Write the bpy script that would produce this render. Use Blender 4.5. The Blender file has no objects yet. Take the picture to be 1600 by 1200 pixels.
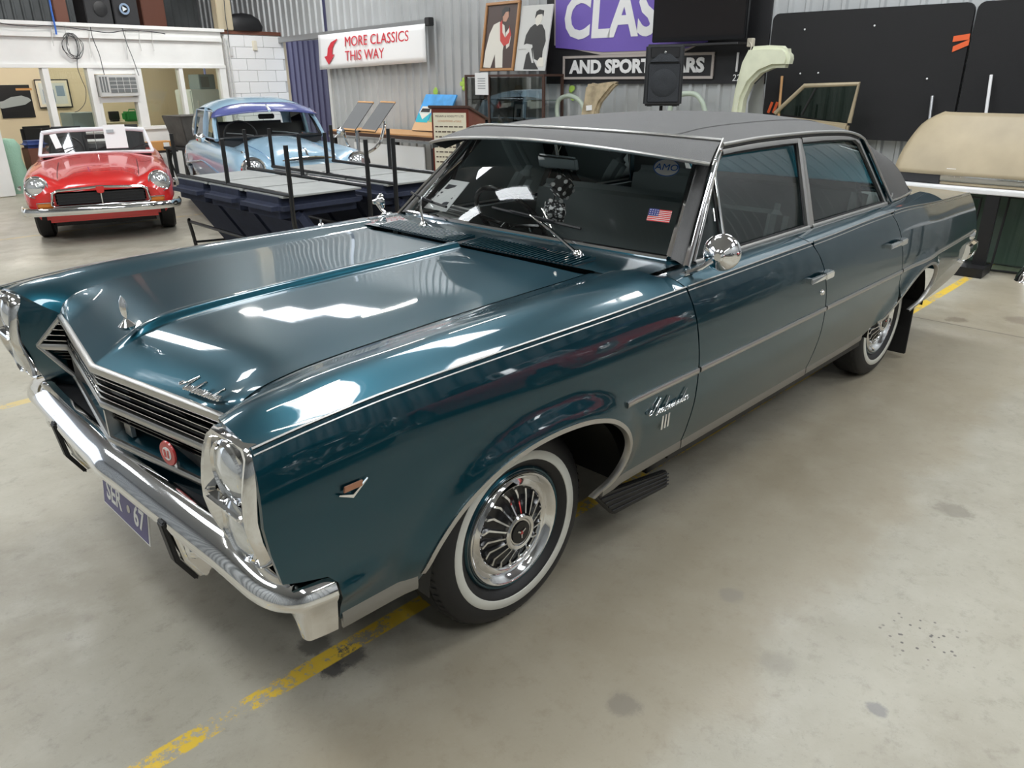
import bpy, bmesh, math, random
from mathutils import Vector, Matrix, Euler
from mathutils.geometry import delaunay_2d_cdt
random.seed(7)
PI = math.pi
SC = bpy.context.scene
COL = SC.collection

# ---------------------------------------------------------------- camera
CAM = (-1.44189, -2.24083, 1.63815); YAW, PIT, ROL, FPX = math.radians(44.66874), math.radians(22.08178), math.radians(-0.48461), 1185.77
_f = Vector((math.cos(PIT)*math.cos(YAW), math.cos(PIT)*math.sin(YAW), -math.sin(PIT)))
_r = Vector((math.sin(YAW), -math.cos(YAW), 0)); _u = _r.cross(_f)
_r2 = math.cos(ROL)*_r + math.sin(ROL)*_u; _u2 = -math.sin(ROL)*_r + math.cos(ROL)*_u
cd = bpy.data.cameras.new('camera'); cam = bpy.data.objects.new('camera', cd); COL.objects.link(cam)
cd.sensor_width = 36; cd.lens = FPX*36/1600; cd.clip_end = 200; cd.clip_start = .05
cam.matrix_world = Matrix(((_r2.x, _u2.x, -_f.x, CAM[0]), (_r2.y, _u2.y, -_f.y, CAM[1]), (_r2.z, _u2.z, -_f.z, CAM[2]), (0, 0, 0, 1)))
SC.camera = cam
def ray(px, py):
    return Vector(CAM), _f + _r2*((px-800)/FPX) + _u2*((600-py)/FPX)
def at(px, py, ax, val):
    """the point that a photo pixel shows on the plane axis = val"""
    o, d = ray(px, py); t = (val-o[ax])/d[ax]; return o + d*t
def at_plane(px, py, p0, n):
    o, d = ray(px, py); t = (Vector(p0)-o).dot(n)/d.dot(n); return o + d*t

# ---------------------------------------------------------------- world and exposure
w = bpy.data.worlds.new('world'); SC.world = w; w.use_nodes = True
bg = w.node_tree.nodes['Background']; bg.inputs[0].default_value = (.80, .88, 1, 1); bg.inputs[1].default_value = 1.2
vs = SC.view_settings; vs.view_transform = 'Standard'; vs.look = 'None'; vs.gamma = 1; vs.use_curve_mapping = False
vs.exposure = 0.42
SKY_W = 13.0      # emission of the translucent roof sheets
TUBE_W = 52.0     # emission of the added strip lights

# ---------------------------------------------------------------- materials
MATS = {}
def nodes_of(m):
    return m.node_tree.nodes, m.node_tree.links
def pm(name, col, rough=.5, metal=0., coat=0., spec=.5, emit=None, es=0., noise=0., nscale=8., bump=0., bscale=60., sheen=0.):
    m = bpy.data.materials.new(name); m.use_nodes = True
    n, l = nodes_of(m); b = n['Principled BSDF']
    b.inputs['Base Color'].default_value = (*col, 1); b.inputs['Roughness'].default_value = rough
    b.inputs['Metallic'].default_value = metal; b.inputs['Coat Weight'].default_value = coat
    b.inputs['Coat Roughness'].default_value = .03; b.inputs['Specular IOR Level'].default_value = spec
    if sheen: b.inputs['Sheen Weight'].default_value = sheen
    if emit: b.inputs['Emission Color'].default_value = (*emit, 1); b.inputs['Emission Strength'].default_value = es
    if noise or bump:
        tc = n.new('ShaderNodeTexCoord')
    if noise:
        t = n.new('ShaderNodeTexNoise'); t.inputs['Scale'].default_value = nscale; t.inputs['Detail'].default_value = 5
        l.new(tc.outputs['Object'], t.inputs['Vector'])
        r = n.new('ShaderNodeMapRange'); r.inputs['From Min'].default_value = .3; r.inputs['From Max'].default_value = .7
        r.inputs['To Min'].default_value = 1-noise; r.inputs['To Max'].default_value = 1+noise
        l.new(t.outputs['Fac'], r.inputs['Value'])
        h = n.new('ShaderNodeMix'); h.data_type = 'RGBA'; h.blend_type = 'MULTIPLY'; h.inputs[0].default_value = 1
        h.inputs[6].default_value = (*col, 1); l.new(r.outputs[0], h.inputs[7]); l.new(h.outputs[2], b.inputs['Base Color'])
    if bump:
        t2 = n.new('ShaderNodeTexNoise'); t2.inputs['Scale'].default_value = bscale; t2.inputs['Detail'].default_value = 3
        l.new(tc.outputs['Object'], t2.inputs['Vector'])
        bp_ = n.new('ShaderNodeBump'); bp_.inputs['Strength'].default_value = bump; bp_.inputs['Distance'].default_value = .01
        l.new(t2.outputs['Fac'], bp_.inputs['Height']); l.new(bp_.outputs[0], b.inputs['Normal'])
    MATS[name] = m; return m
def glass(name, tint, refl=1.0, ior=1.5):
    m = bpy.data.materials.new(name); m.use_nodes = True; n, l = nodes_of(m); n.clear()
    o = n.new('ShaderNodeOutputMaterial'); t = n.new('ShaderNodeBsdfTransparent'); t.inputs[0].default_value = (*tint, 1)
    g = n.new('ShaderNodeBsdfGlossy'); g.inputs['Roughness'].default_value = .01
    f = n.new('ShaderNodeFresnel'); f.inputs['IOR'].default_value = ior
    mx = n.new('ShaderNodeMixShader'); mu = n.new('ShaderNodeMath'); mu.operation = 'MULTIPLY'; mu.inputs[1].default_value = refl; mu.use_clamp = True
    l.new(f.outputs[0], mu.inputs[0]); l.new(mu.outputs[0], mx.inputs[0]); l.new(t.outputs[0], mx.inputs[1]); l.new(g.outputs[0], mx.inputs[2]); l.new(mx.outputs[0], o.inputs[0])
    MATS[name] = m; return m
def emis(name, col, s):
    m = bpy.data.materials.new(name); m.use_nodes = True; n, l = nodes_of(m); n.clear()
    o = n.new('ShaderNodeOutputMaterial'); e = n.new('ShaderNodeEmission'); e.inputs[0].default_value = (*col, 1); e.inputs[1].default_value = s
    l.new(e.outputs[0], o.inputs[0]); MATS[name] = m; return m

pm('paint', (.002, .052, .077), .36, .88, 1.0)
pm('paint_shut', (.003, .02, .028), .5)
pm('chrome', (.82, .82, .82), .06, 1.0)
pm('steel', (.55, .54, .52), .28, 1.0)
pm('satin', (.50, .49, .47), .33, 1.0); pm('rocker_metal', (.30, .295, .285), .38, 1.0)
pm('vinyl', (.098, .097, .096), .55, bump=.5, bscale=420)
pm('rubber', (.012, .012, .013), .55)
pm('tread', (.016, .016, .016), .75)
pm('whitewall', (.72, .72, .66), .55)
pm('black', (.006, .006, .007), .5)
pm('gloss_black', (.006, .006, .007), .18)
pm('dark', (.02, .02, .022), .7)
pm('interior', (.13, .16, .165), .6)
pm('headliner', (.55, .62, .52), .8)
pm('lampglass', (.75, .77, .78), .08, .75)
pm('red_enamel', (.45, .03, .03), .25, coat=.5)
pm('white', (.78, .78, .76), .5)
pm('paper', (.85, .85, .84), .7)
pm('plate_blue', (.09, .08, .21), .4)
pm('amo_blue', (.02, .13, .45), .4)
pm('flag_red', (.62, .04, .04), .5)
pm('flag_blue', (.04, .05, .22), .5)
pm('text_dark', (.05, .05, .06), .6)
pm('text_red', (.62, .03, .05), .5)
pm('badge_amber', (.42, .20, .12), .35, .5)
glass('windscreen', (.95, .97, .96), 1.0)
glass('side_glass', (.90, .95, .91), 1.3)
glass('clear', (.93, .95, .94), .9)
glass('office_glass', (.90, .92, .88), .7)

# ---------------------------------------------------------------- mesh helpers
def link(o, parent=None):
    COL.objects.link(o)
    if parent is not None: o.parent = parent
    return o
def raw(name, vs_, fs, mat, parent=None, smooth=False, angle=None, normals=None):
    me = bpy.data.meshes.new(name); me.from_pydata([tuple(v) for v in vs_], [], fs); me.update()
    if mat is not None: me.materials.append(MATS[mat] if isinstance(mat, str) else mat)
    if smooth:
        me.polygons.foreach_set('use_smooth', [True]*len(me.polygons))
        if normals is not None: me.normals_split_custom_set_from_vertices([tuple(v) for v in normals])
        elif angle is not None: me.set_sharp_from_angle(angle=math.radians(angle))
    return link(bpy.data.objects.new(name, me), parent)
def thing(name, label, cat, loc=(0, 0, 0), rz=0, group=None):
    o = bpy.data.objects.new(name, None); o.empty_display_size = .1; COL.objects.link(o)
    o.location = loc; o.rotation_euler = (0, 0, rz); tag(o, label, cat, group); return o
def tag(o, label, cat, group=None):
    o['label'] = label; o['category'] = cat
    if group: o['group'] = group
    return o
def struct(o):
    o['kind'] = 'structure'; return o
def lab(o, label):
    o['label'] = label; return o
def copy_tree(o, parent=None, mirror=False):
    c = o.copy(); COL.objects.link(c); c.parent = parent
    for ch in list(o.children): copy_tree(ch, c)
    return c

class MB:
    """collects shapes into one mesh"""
    def __init__(s): s.v = []; s.f = []
    def add(s, vs_, fs):
        k = len(s.v); s.v += [Vector(v) for v in vs_]; s.f += [tuple(i+k for i in f) for f in fs]; return s
    def box(s, c, d, rot=None, taper=1.0):
        x, y, z = d[0]/2, d[1]/2, d[2]/2
        vs_ = [Vector((sx*x*(taper if sz > 0 else 1), sy*y*(taper if sz > 0 else 1), sz*z)) for sz in (-1, 1) for sx, sy in ((-1, -1), (1, -1), (1, 1), (-1, 1))]
        if rot is not None:
            R = rot if isinstance(rot, Matrix) else Euler(rot).to_matrix()
            vs_ = [R @ v for v in vs_]
        c = Vector(c)
        return s.add([v+c for v in vs_], [(0, 3, 2, 1), (4, 5, 6, 7), (0, 1, 5, 4), (1, 2, 6, 5), (2, 3, 7, 6), (3, 0, 4, 7)])
    def hexa(s, p):   # 8 points: bottom 4, top 4
        return s.add(p, [(0, 3, 2, 1), (4, 5, 6, 7), (0, 1, 5, 4), (1, 2, 6, 5), (2, 3, 7, 6), (3, 0, 4, 7)])
    def tube(s, path, r, n=8, closed=False, caps=True):
        path = [Vector(p) for p in path]; N = len(path); rings = []; up = None
        for i, p in enumerate(path):
            a = path[(i-1) % N] if (closed or i > 0) else p; b = path[(i+1) % N] if (closed or i < N-1) else p
            t = (b-a).normalized()
            if up is None: up = Vector((0, 0, 1)) if abs(t.z) < .9 else Vector((1, 0, 0))
            x = t.cross(up).normalized(); y = x.cross(t).normalized(); up = y
            rr = r[i] if isinstance(r, (list, tuple)) else r
            rings.append([p + x*(rr*math.cos(2*PI*k/n)) + y*(rr*math.sin(2*PI*k/n)) for k in range(n)])
        vs_ = [v for g in rings for v in g]; fs = []
        for i in range(N if closed else N-1):
            j = (i+1) % N
            for k in range(n): fs.append((i*n+k, i*n+(k+1) % n, j*n+(k+1) % n, j*n+k))
        if caps and not closed: fs.append(tuple(range(n))[::-1]); fs.append(tuple((N-1)*n+k for k in range(n)))
        return s.add(vs_, fs)
    def cyl(s, a, b, r, n=12, r2=None):
        return s.tube([a, b], [r, r if r2 is None else r2], n)
    def sweep(s, prof, path, side, closed_prof=True, caps=True):
        """prof: (n, z) pairs; path: points; side(i) -> outward unit vector"""
        N = len(path); n = 0; vs_ = []; fs = []
        for i, p in enumerate(path):
            o = side(i); pr = prof(i) if callable(prof) else prof
            n = len(pr)
            for a, b in pr: vs_.append(Vector(p) + o*a + Vector((0, 0, b)))
        m = n if closed_prof else n-1
        for i in range(N-1):
            for k in range(m): fs.append((i*n+k, (i+1)*n+k, (i+1)*n+(k+1) % n, i*n+(k+1) % n))
        if caps and closed_prof: fs.append(tuple(range(n))); fs.append(tuple((N-1)*n+k for k in range(n))[::-1])
        return s.add(vs_, fs)
    def lathe(s, prof, n=32, axis='z', c=(0, 0, 0), a0=0, a1=2*PI):
        """prof: (r, h)"""
        full = abs(a1-a0-2*PI) < 1e-6; M = n if full else n+1; k = len(prof); vs_ = []; fs = []; c = Vector(c)
        for i in range(M):
            t = a0+(a1-a0)*i/n
            for r, h in prof:
                a, b = r*math.cos(t), r*math.sin(t)
                vs_.append(c + Vector({'z': (a, b, h), 'y': (a, h, b), 'x': (h, a, b)}[axis]))
        for i in range(n):
            j = (i+1) % M
            for q in range(k-1): fs.append((i*k+q, j*k+q, j*k+q+1, i*k+q+1))
        return s.add(vs_, fs)
    def prism(s, poly, h, M=None):
        """poly in local xy, extruded 0..h along local z, placed by matrix M"""
        n = len(poly); vs_ = [Vector((a, b, 0)) for a, b in poly] + [Vector((a, b, h)) for a, b in poly]
        if M is not None: vs_ = [M @ v for v in vs_]
        return s.add(vs_, [tuple(range(n))[::-1], tuple(range(n, 2*n))] + [(i, (i+1) % n, n+(i+1) % n, n+i) for i in range(n)])
    def grid(s, fn, nu, nv, flip=False):
        vs_ = [fn(i/nu, j/nv) for i in range(nu+1) for j in range(nv+1)]; fs = []
        for i in range(nu):
            for j in range(nv):
                q = (i*(nv+1)+j, (i+1)*(nv+1)+j, (i+1)*(nv+1)+j+1, i*(nv+1)+j+1); fs.append(q[::-1] if flip else q)
        return s.add(vs_, fs)
    def xf(s, M): s.v = [M @ v for v in s.v]; return s
    def build(s, name, mat, parent=None, smooth=True, angle=35, bevel=0, seg=2, fix=True):
        me = bpy.data.meshes.new(name); me.from_pydata([tuple(v) for v in s.v], [], s.f); me.update()
        bm = bmesh.new(); bm.from_mesh(me)
        bmesh.ops.remove_doubles(bm, verts=bm.verts, dist=1e-5)
        if fix: bmesh.ops.recalc_face_normals(bm, faces=bm.faces)
        if bevel:
            es = [e for e in bm.edges if len(e.link_faces) == 2 and e.calc_face_angle(0) > math.radians(25)]
            bmesh.ops.bevel(bm, geom=es, offset=bevel, segments=seg, affect='EDGES', clamp_overlap=True)
        bm.to_mesh(me); bm.free()
        me.materials.append(MATS[mat] if isinstance(mat, str) else mat)
        if smooth:
            me.polygons.foreach_set('use_smooth', [True]*len(me.polygons)); me.set_sharp_from_angle(angle=math.radians(angle))
        return link(bpy.data.objects.new(name, me), parent)

def spl(pts):
    """smooth curve through (x, value...) points"""
    xs = [p[0] for p in pts]; ys = [p[1] for p in pts]; n = len(xs); m = []
    for i in range(n):
        if i == 0: m.append((ys[1]-ys[0])/(xs[1]-xs[0]))
        elif i == n-1: m.append((ys[-1]-ys[-2])/(xs[-1]-xs[-2]))
        else:
            a = (ys[i]-ys[i-1])/(xs[i]-xs[i-1]); b = (ys[i+1]-ys[i])/(xs[i+1]-xs[i]); m.append(0 if a*b <= 0 else 2*a*b/(a+b))
    def f(x):
        if x <= xs[0]: return ys[0]+m[0]*(x-xs[0])
        if x >= xs[-1]: return ys[-1]+m[-1]*(x-xs[-1])
        i = 0
        while x > xs[i+1]: i += 1
        h = xs[i+1]-xs[i]; t = (x-xs[i])/h
        return ys[i]*(2*t**3-3*t*t+1)+m[i]*h*(t**3-2*t*t+t)+ys[i+1]*(-2*t**3+3*t*t)+m[i+1]*h*(t**3-t*t)
    return f
def catmull(P, k=6, closed=False):
    P = [Vector(p) for p in P]; n = len(P); out = []
    for i in range(n if closed else n-1):
        g = lambda q: P[q % n] if closed else P[min(max(q, 0), n-1)]
        p0, p1, p2, p3 = g(i-1), g(i), g(i+1), g(i+2)
        for j in range(k):
            t = j/k
            out.append(.5*((2*p1)+(p2-p0)*t+(2*p0-5*p1+4*p2-p3)*t*t+(3*p1-p0-3*p2+p3)*t**3))
    if not closed: out.append(P[-1])
    return out
def sstep(a, b, x):
    t = min(max((x-a)/(b-a), 0), 1); return t*t*(3-2*t)
def inside(p, poly):
    x, y = p; c = False; n = len(poly)
    for i in range(n):
        x1, y1 = poly[i]; x2, y2 = poly[i-1]
        if (y1 > y) != (y2 > y) and x < (x2-x1)*(y-y1)/(y2-y1)+x1: c = not c
    return c
def segdist(p, poly, closed=True):
    best = 9; n = len(poly)
    for i in range(n if closed else n-1):
        ax, ay = poly[i]; bx, by = poly[(i+1) % n]; dx, dy = bx-ax, by-ay; L = dx*dx+dy*dy
        t = 0 if L == 0 else min(max(((p[0]-ax)*dx+(p[1]-ay)*dy)/L, 0), 1)
        d = math.hypot(p[0]-ax-t*dx, p[1]-ay-t*dy)
        if d < best: best = d
    return best
def resample(poly, step, closed=True):
    out = []; n = len(poly)
    for i in range(n if closed else n-1):
        a, b = poly[i], poly[(i+1) % n]; L = math.hypot(b[0]-a[0], b[1]-a[1]); k = max(1, int(round(L/step)))
        for j in range(k): out.append((a[0]+(b[0]-a[0])*j/k, a[1]+(b[1]-a[1])*j/k))
    if not closed: out.append(poly[-1])
    return out
def panel(name, outline, fn, out, step, mat, parent, flange=.014, off=0.0, uv=None):
    """a sheet over outline (2-D) lifted by fn(a, b) -> Vector, with exact normals towards `out`, edges folded in"""
    bd = resample(outline, step); a0 = min(p[0] for p in bd); a1 = max(p[0] for p in bd); b0 = min(p[1] for p in bd); b1 = max(p[1] for p in bd)
    pts = list(bd); na = int((a1-a0)/step); nb = int((b1-b0)/step)
    for i in range(na+1):
        for j in range(nb+1):
            p = (a0+(i+.5)*step, b0+(j+.5)*step)
            if inside(p, bd) and segdist(p, bd) > .45*step: pts.append(p)
    n = len(bd)
    r = delaunay_2d_cdt([Vector(p) for p in pts], [(i, (i+1) % n) for i in range(n)], [], 1, 1e-6)
    V2, E, F = r[0], r[1], r[2]
    def nrm(a, b):
        e = 1e-3; d1 = fn(a+e, b)-fn(a-e, b); d2 = fn(a, b+e)-fn(a, b-e); q = d1.cross(d2).normalized()
        return q if q.dot(out) >= 0 else -q
    N = [nrm(p.x, p.y) for p in V2]; P = [fn(p.x, p.y)+q*off for p, q in zip(V2, N)]
    faces = []
    for f in F:
        f = list(f); g = (P[f[1]]-P[f[0]]).cross(P[f[2]]-P[f[0]])
        faces.append(f if g.dot(N[f[0]]) >= 0 else f[::-1])
    if flange:
        cnt = {}
        for f in faces:
            for i in range(len(f)): cnt[(f[i], f[(i+1) % len(f)])] = 1
        for (i, j) in list(cnt):
            if (j, i) not in cnt:
                q = (P[j]-P[i]).cross(N[i]).normalized(); k = len(P)
                P += [P[i], P[j], P[j]-N[j]*flange, P[i]-N[i]*flange]; N += [q]*4; faces.append([k+1, k, k+3, k+2])
    return raw(name, P, faces, mat, parent, True, normals=N)
def text(name, body, size, mat, parent, M, ext=.001, shear=0, align='CENTER', sx=1.0, bold=0):
    cu = bpy.data.curves.new(name, 'FONT'); cu.body = body; cu.size = size; cu.extrude = ext; cu.shear = shear; cu.align_x = align; cu.align_y = 'CENTER'; cu.offset = bold
    cu.resolution_u = 3
    o = bpy.data.objects.new(name, cu); COL.objects.link(o)
    me = bpy.data.meshes.new_from_object(o); bpy.data.objects.remove(o); bpy.data.curves.remove(cu)
    me.name = name; me.transform(M @ Matrix.Scale(sx, 4, (1, 0, 0))); me.materials.clear(); me.materials.append(MATS[mat] if isinstance(mat, str) else mat)
    return link(bpy.data.objects.new(name, me), parent)
def frame(o, x, y):
    """matrix with local x, y axes (orthonormalised) at o"""
    x = Vector(x).normalized(); z = x.cross(Vector(y)).normalized(); y = z.cross(x)
    return Matrix(((x.x, y.x, z.x, o[0]), (x.y, y.y, z.y, o[1]), (x.z, y.z, z.z, o[2]), (0, 0, 0, 1)))
# ================================================================ the room
RA = math.radians(5); RB = math.radians(2)   # the hall is turned a little against the parked car
UX = Vector((math.cos(RA), math.sin(RA), 0)); UY = Vector((-math.sin(RA), math.cos(RA), 0)); UZ = Vector((0, 0, 1))
WX = Vector((math.cos(RB), math.sin(RB), 0)); WY = Vector((-math.sin(RB), math.cos(RB), 0))
OFF0 = Vector((1.69, 11.47, 0))           # foot of the office wall
CW0 = Vector((7.15, 2.0, 0))              # foot of the corrugated back wall
_t = (OFF0-CW0).dot(UY)/WY.dot(UY); CORN = CW0 + WY*_t      # their corner
HT = 5.0
def cw(px, py, off=0.0): return at_plane(px, py, CW0-WX*off, WX)
def ow(px, py, off=0.0): return at_plane(px, py, OFF0-UY*off, UY)

def floor_material():
    m = bpy.data.materials.new('concrete'); m.use_nodes = True; n, l = nodes_of(m); b = n['Principled BSDF']
    tc = n.new('ShaderNodeTexCoord'); pos = tc.outputs['Object']
    def noise(sc, det=6, rough=.6):
        t = n.new('ShaderNodeTexNoise'); t.inputs['Scale'].default_value = sc; t.inputs['Detail'].default_value = det; t.inputs['Roughness'].default_value = rough
        l.new(pos, t.inputs['Vector']); return t.outputs['Fac']
    def rng(v, a, c, d=0., e=1.):
        r = n.new('ShaderNodeMapRange'); r.interpolation_type = 'SMOOTHSTEP'
        for k, q in zip(('From Min', 'From Max', 'To Min', 'To Max'), (a, c, d, e)): r.inputs[k].default_value = q
        l.new(v, r.inputs['Value']); return r.outputs[0]
    def math_(op, a, c):
        t = n.new('ShaderNodeMath'); t.operation = op
        for i, q in enumerate((a, c)):
            if isinstance(q, (int, float)): t.inputs[i].default_value = q
            else: l.new(q, t.inputs[i])
        return t.outputs[0]
    def mix(f, a, c):
        t = n.new('ShaderNodeMix'); t.data_type = 'RGBA'
        if isinstance(f, float): t.inputs[0].default_value = f
        else: l.new(f, t.inputs[0])
        for i, q in ((6, a), (7, c)):
            if isinstance(q, tuple): t.inputs[i].default_value = (*q, 1)
            else: l.new(q, t.inputs[i])
        return t.outputs[2]
    base = mix(rng(noise(.9), .35, .68), (.42, .395, .325), (.335, .305, .24))
    base = mix(math_('MULTIPLY', rng(noise(4.5, 8, .7),   .42, .72), .60), base, (.47, .445, .375))
    base = mix(math_('MULTIPLY', rng(noise(14, 8, .75), .50, .72), .55), base, (.255, .23, .185))
    base = mix(math_('MULTIPLY', rng(noise(55, 6, .75), .56, .74), .45), base, (.22, .205, .175))
    base = mix(math_('MULTIPLY', rng(noise(30, 8, .8), .60, .72), .35), base, (.54, .52, .45))
    sx = n.new('ShaderNodeSeparateXYZ'); l.new(pos, sx.inputs[0]); X, Y = sx.outputs[0], sx.outputs[1]
    # darker tan strip beside the parked car
    wob = math_('MULTIPLY', math_('SUBTRACT', noise(2.5), .5), .5)
    st = math_('ADD', math_('ADD', Y, math_('MULTIPLY', X, -.02)), wob)
    base = mix(math_('MULTIPLY', math_('MULTIPLY', rng(st, -1.62, -1.42), rng(st, -.6, -1.0)), .5), base, (.30, .245, .16))
    # oil spots
    def spot(x, y, r, col, amt, hard=.5, squash=1.0):
        nonlocal base
        d = n.new('ShaderNodeVectorMath'); d.operation = 'DISTANCE'; l.new(pos, d.inputs[0]); d.inputs[1].default_value = (x, y, 0)
        dd = math_('ADD', d.outputs['Value'], math_('MULTIPLY', math_('SUBTRACT', noise(7, 8, .75), .5), r*2.6))
        base = mix(math_('MULTIPLY', rng(dd, r, r*hard), amt), base, col)
    for px, py, r, col, amt in ((975, 1100, .055, (.20, .18, .15), .6), (1490, 795, .085, (.20, .18, .14), .6), (1495, 500, .09, (.14, .11, .08), .6), (1368, 1108, .035, (.15, .15, .16), .6),
                                (1140, 930, .05, (.24, .22, .19), .5), (1210, 1035, .08, (.26, .24, .2), .45), (545, 1025, .06, (.03, .03, .035), .7), (520, 1045, .05, (.03, .03, .035), .8), (490, 1005, .06, (.03, .03, .03), .6), (1590, 500, .12, (.16, .12, .09), .5)):
        p = at(px, py, 2, 0); spot(p.x, p.y, r, col, amt)
    # splatter
    p = at(1440, 995, 2, 0); d = n.new('ShaderNodeVectorMath'); d.operation = 'DISTANCE'; l.new(pos, d.inputs[0]); d.inputs[1].default_value = p
    vor = n.new('ShaderNodeTexVoronoi'); vor.inputs['Scale'].default_value = 42; l.new(pos, vor.inputs['Vector'])
    sp = math_('MULTIPLY', rng(vor.outputs['Distance'], .24, .16), rng(math_('ADD', d.outputs['Value'], math_('MULTIPLY', noise(14), .22)), .29, .18))
    base = mix(math_('MULTIPLY', sp, .8), base, (.06, .055, .06))
    # worn yellow bay lines
    wear = noise(26, 8, .8); wear2 = noise(3.0, 3, .5)
    for y0, half, xa, amt in ((-.55, .036, -1.6, 1.0), (2.37, .04, -9, .45), (5.0, .04, -9, .4), (7.7, .04, -9, .4)):
        e = rng(math_('ABSOLUTE', math_('SUBTRACT', Y, y0), 0), half, half-.006)
        thr = math_('ADD', math_('MULTIPLY', wear2, .9), math_('MULTIPLY', rng(X, -.5, -1.2), .16))
        k = math_('SUBTRACT', wear, math_('MULTIPLY', math_('SUBTRACT', thr, .45), .7))
        base = mix(math_('MULTIPLY', math_('MULTIPLY', e, rng(k, .42, .50)), amt), base, (.78, .53, .06))
    # saw-cut joints
    for ax, v0 in ((X, 4.35), (X, -3.4), (Y, 4.1), (Y, -4.6)):
        e = rng(math_('ABSOLUTE', math_('SUBTRACT', ax, v0), 0), .010, .004)
        base = mix(math_('MULTIPLY', e, .75), base, (.10, .09, .08))
    l.new(base, b.inputs['Base Color'])
    l.new(rng(noise(3.3, 6), .3, .75, .30, .52), b.inputs['Roughness']); b.inputs['Specular IOR Level'].default_value = .4
    bu = n.new('ShaderNodeBump'); bu.inputs['Strength'].default_value = .12; bu.inputs['Distance'].default_value = .004; l.new(noise(70, 4), bu.inputs['Height']); l.new(bu.outputs[0], b.inputs['Normal'])
    MATS['concrete'] = m
floor_material()
pm('corrugated', (.50, .515, .52), .42, .35, noise=.12, nscale=1.2)
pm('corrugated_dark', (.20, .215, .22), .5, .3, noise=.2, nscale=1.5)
pm('fence_purple', (.16, .15, .27), .5)
pm('office_white', (.80, .80, .78), .55, noise=.05, nscale=2.5)
pm('block_white', (.82, .82, .82), .55)
pm('mortar', (.55, .55, .55), .8)
pm('cream_wall', (.70, .60, .44), .75)
pm('roof_sheet', (.42, .43, .44), .5, .3)
emis('skylight', (.93, .97, 1), SKY_W)
emis('fill_tube_light', (1, .97, .90), TUBE_W); emis('bay_light', (1, .97, .92), 320); emis('office_tube', (1, .95, .85), 75)

X0, X1, Y0 = -7.0, 7.05, -6.5
f = MB().box((0, 3, -.05), (34, 34, .1)).build('floor', 'concrete', smooth=False); struct(f)

def corrugated(name, a, along, length, z0, z1, normal, mat='corrugated', pitch=.19, depth=.028, parent=None):
    """a ribbed steel sheet wall; ribs stand proud towards `normal`"""
    prof = []; n = int(length/pitch); along = Vector(along).normalized(); normal = Vector(normal).normalized()
    for i in range(n):
        s = i*pitch
        for q, d in ((0, 0), (.60, 0), (.70, 1), (.90, 1)): prof.append((s+q*pitch, d*depth))
    prof.append((n*pitch, 0)); vs_ = []; fs = []
    for s, d in prof:
        p = Vector(a)+along*s+normal*d; vs_ += [Vector((p.x, p.y, z0)), Vector((p.x, p.y, z1))]
    for i in range(len(prof)-1): fs.append((2*i, 2*i+2, 2*i+3, 2*i+1))
    return raw(name, vs_, fs, mat, parent)
# back wall of ribbed steel: from the sliding-door opening towards the camera side
door_a = (cw(447, 150)-CW0).dot(WY); door_b = (cw(521, 150)-CW0).dot(WY)   # edges of the opening, measured along the wall
cs = (CORN-CW0).dot(WY)
wl = struct(corrugated('wall_back', CW0+WY*door_b, -WY, door_b+10.5, 0, HT, -WX))
zdoor = cw(500, 62).z
b = corrugated('wall_back_lintel', CW0+WY*(cs+3.6), -WY, cs+3.6-door_b, zdoor, HT, -WX); struct(b)
# other walls of the hall (seen only in reflections)
struct(corrugated('wall_front', Vector((-6.0, -9, 0)), UY, 24, 0, HT, UX, pitch=.42, depth=.05))
struct(corrugated('wall_right', Vector((-8, -8.2, 0)), UX, 18, 0, HT, UY, pitch=.42, depth=.05))
# dark strips added to these unseen walls for lines in the glass reflections
for nm, p0, al, no, ln in (('wall_front_added_strips', Vector((-6.0, -9, 0)), UY, UX, 24), ('wall_right_added_strips', Vector((-8, -8.2, 0)), UX, UY, 18)):
    mb = MB(); s = .1
    while s < ln:
        p = p0+al*s+no*.06; mb.box((p.x, p.y, HT/2), (.07, .05, HT), rot=Matrix.Rotation(RA if al is UX else RA+PI/2, 3, 'Z')); s += .42
    struct(mb.build(nm, 'corrugated_dark', None, smooth=False))
# ceiling of ribbed sheets with translucent roof lights
cv = MB(); 
ce = corrugated('ceiling', Vector((-8, 0, 0)), Vector((1, 0, 0)), 17, 0, 24, Vector((0, 0, -1)), 'roof_sheet', pitch=.2)
me = ce.data
for v in me.vertices:
    x, y, z = v.co; 
    p = Vector((-8, -9.5, HT)) + UX*(x+8) + UY*v.co.z + Vector((0, 0, -.03 if False else 0))
    v.co = p
# the corrugated() sheet stands up: lay it flat with its ribs pointing down
k = 0
for i, v in enumerate(me.vertices):
    v.co.z = HT - (.028 if (i//2) % 4 in (2, 3) else 0)
struct(ce)
def skylight(c, lx, ly):
    c = Vector(c); vs_ = [c+UX*(sx*lx/2)+UY*(sy*ly/2) for sx, sy in ((-1, -1), (-1, 1), (1, 1), (1, -1))]
    o = raw('skylight', vs_, [(0, 1, 2, 3)], 'skylight', ce); return o
ZS = HT-.045
for (x, y) in ((.1, 6.9), (-2.6, 5.2), (-3.4, 8.8), (-4.6, 2.0), (-2.0, -.2), (1.3, 1.4), (3.6, 2.6), (5.6, .2), (2.4, -2.4), (-2.0, -4.6), (2.2, -5.6), (5.6, -4.2)):
    skylight((x, y, ZS), .78, 1.9)
for (x, y) in ((4.80, 9.75), (5.62, 9.10)): skylight((x, y, ZS), .78, 1.15)
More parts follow.
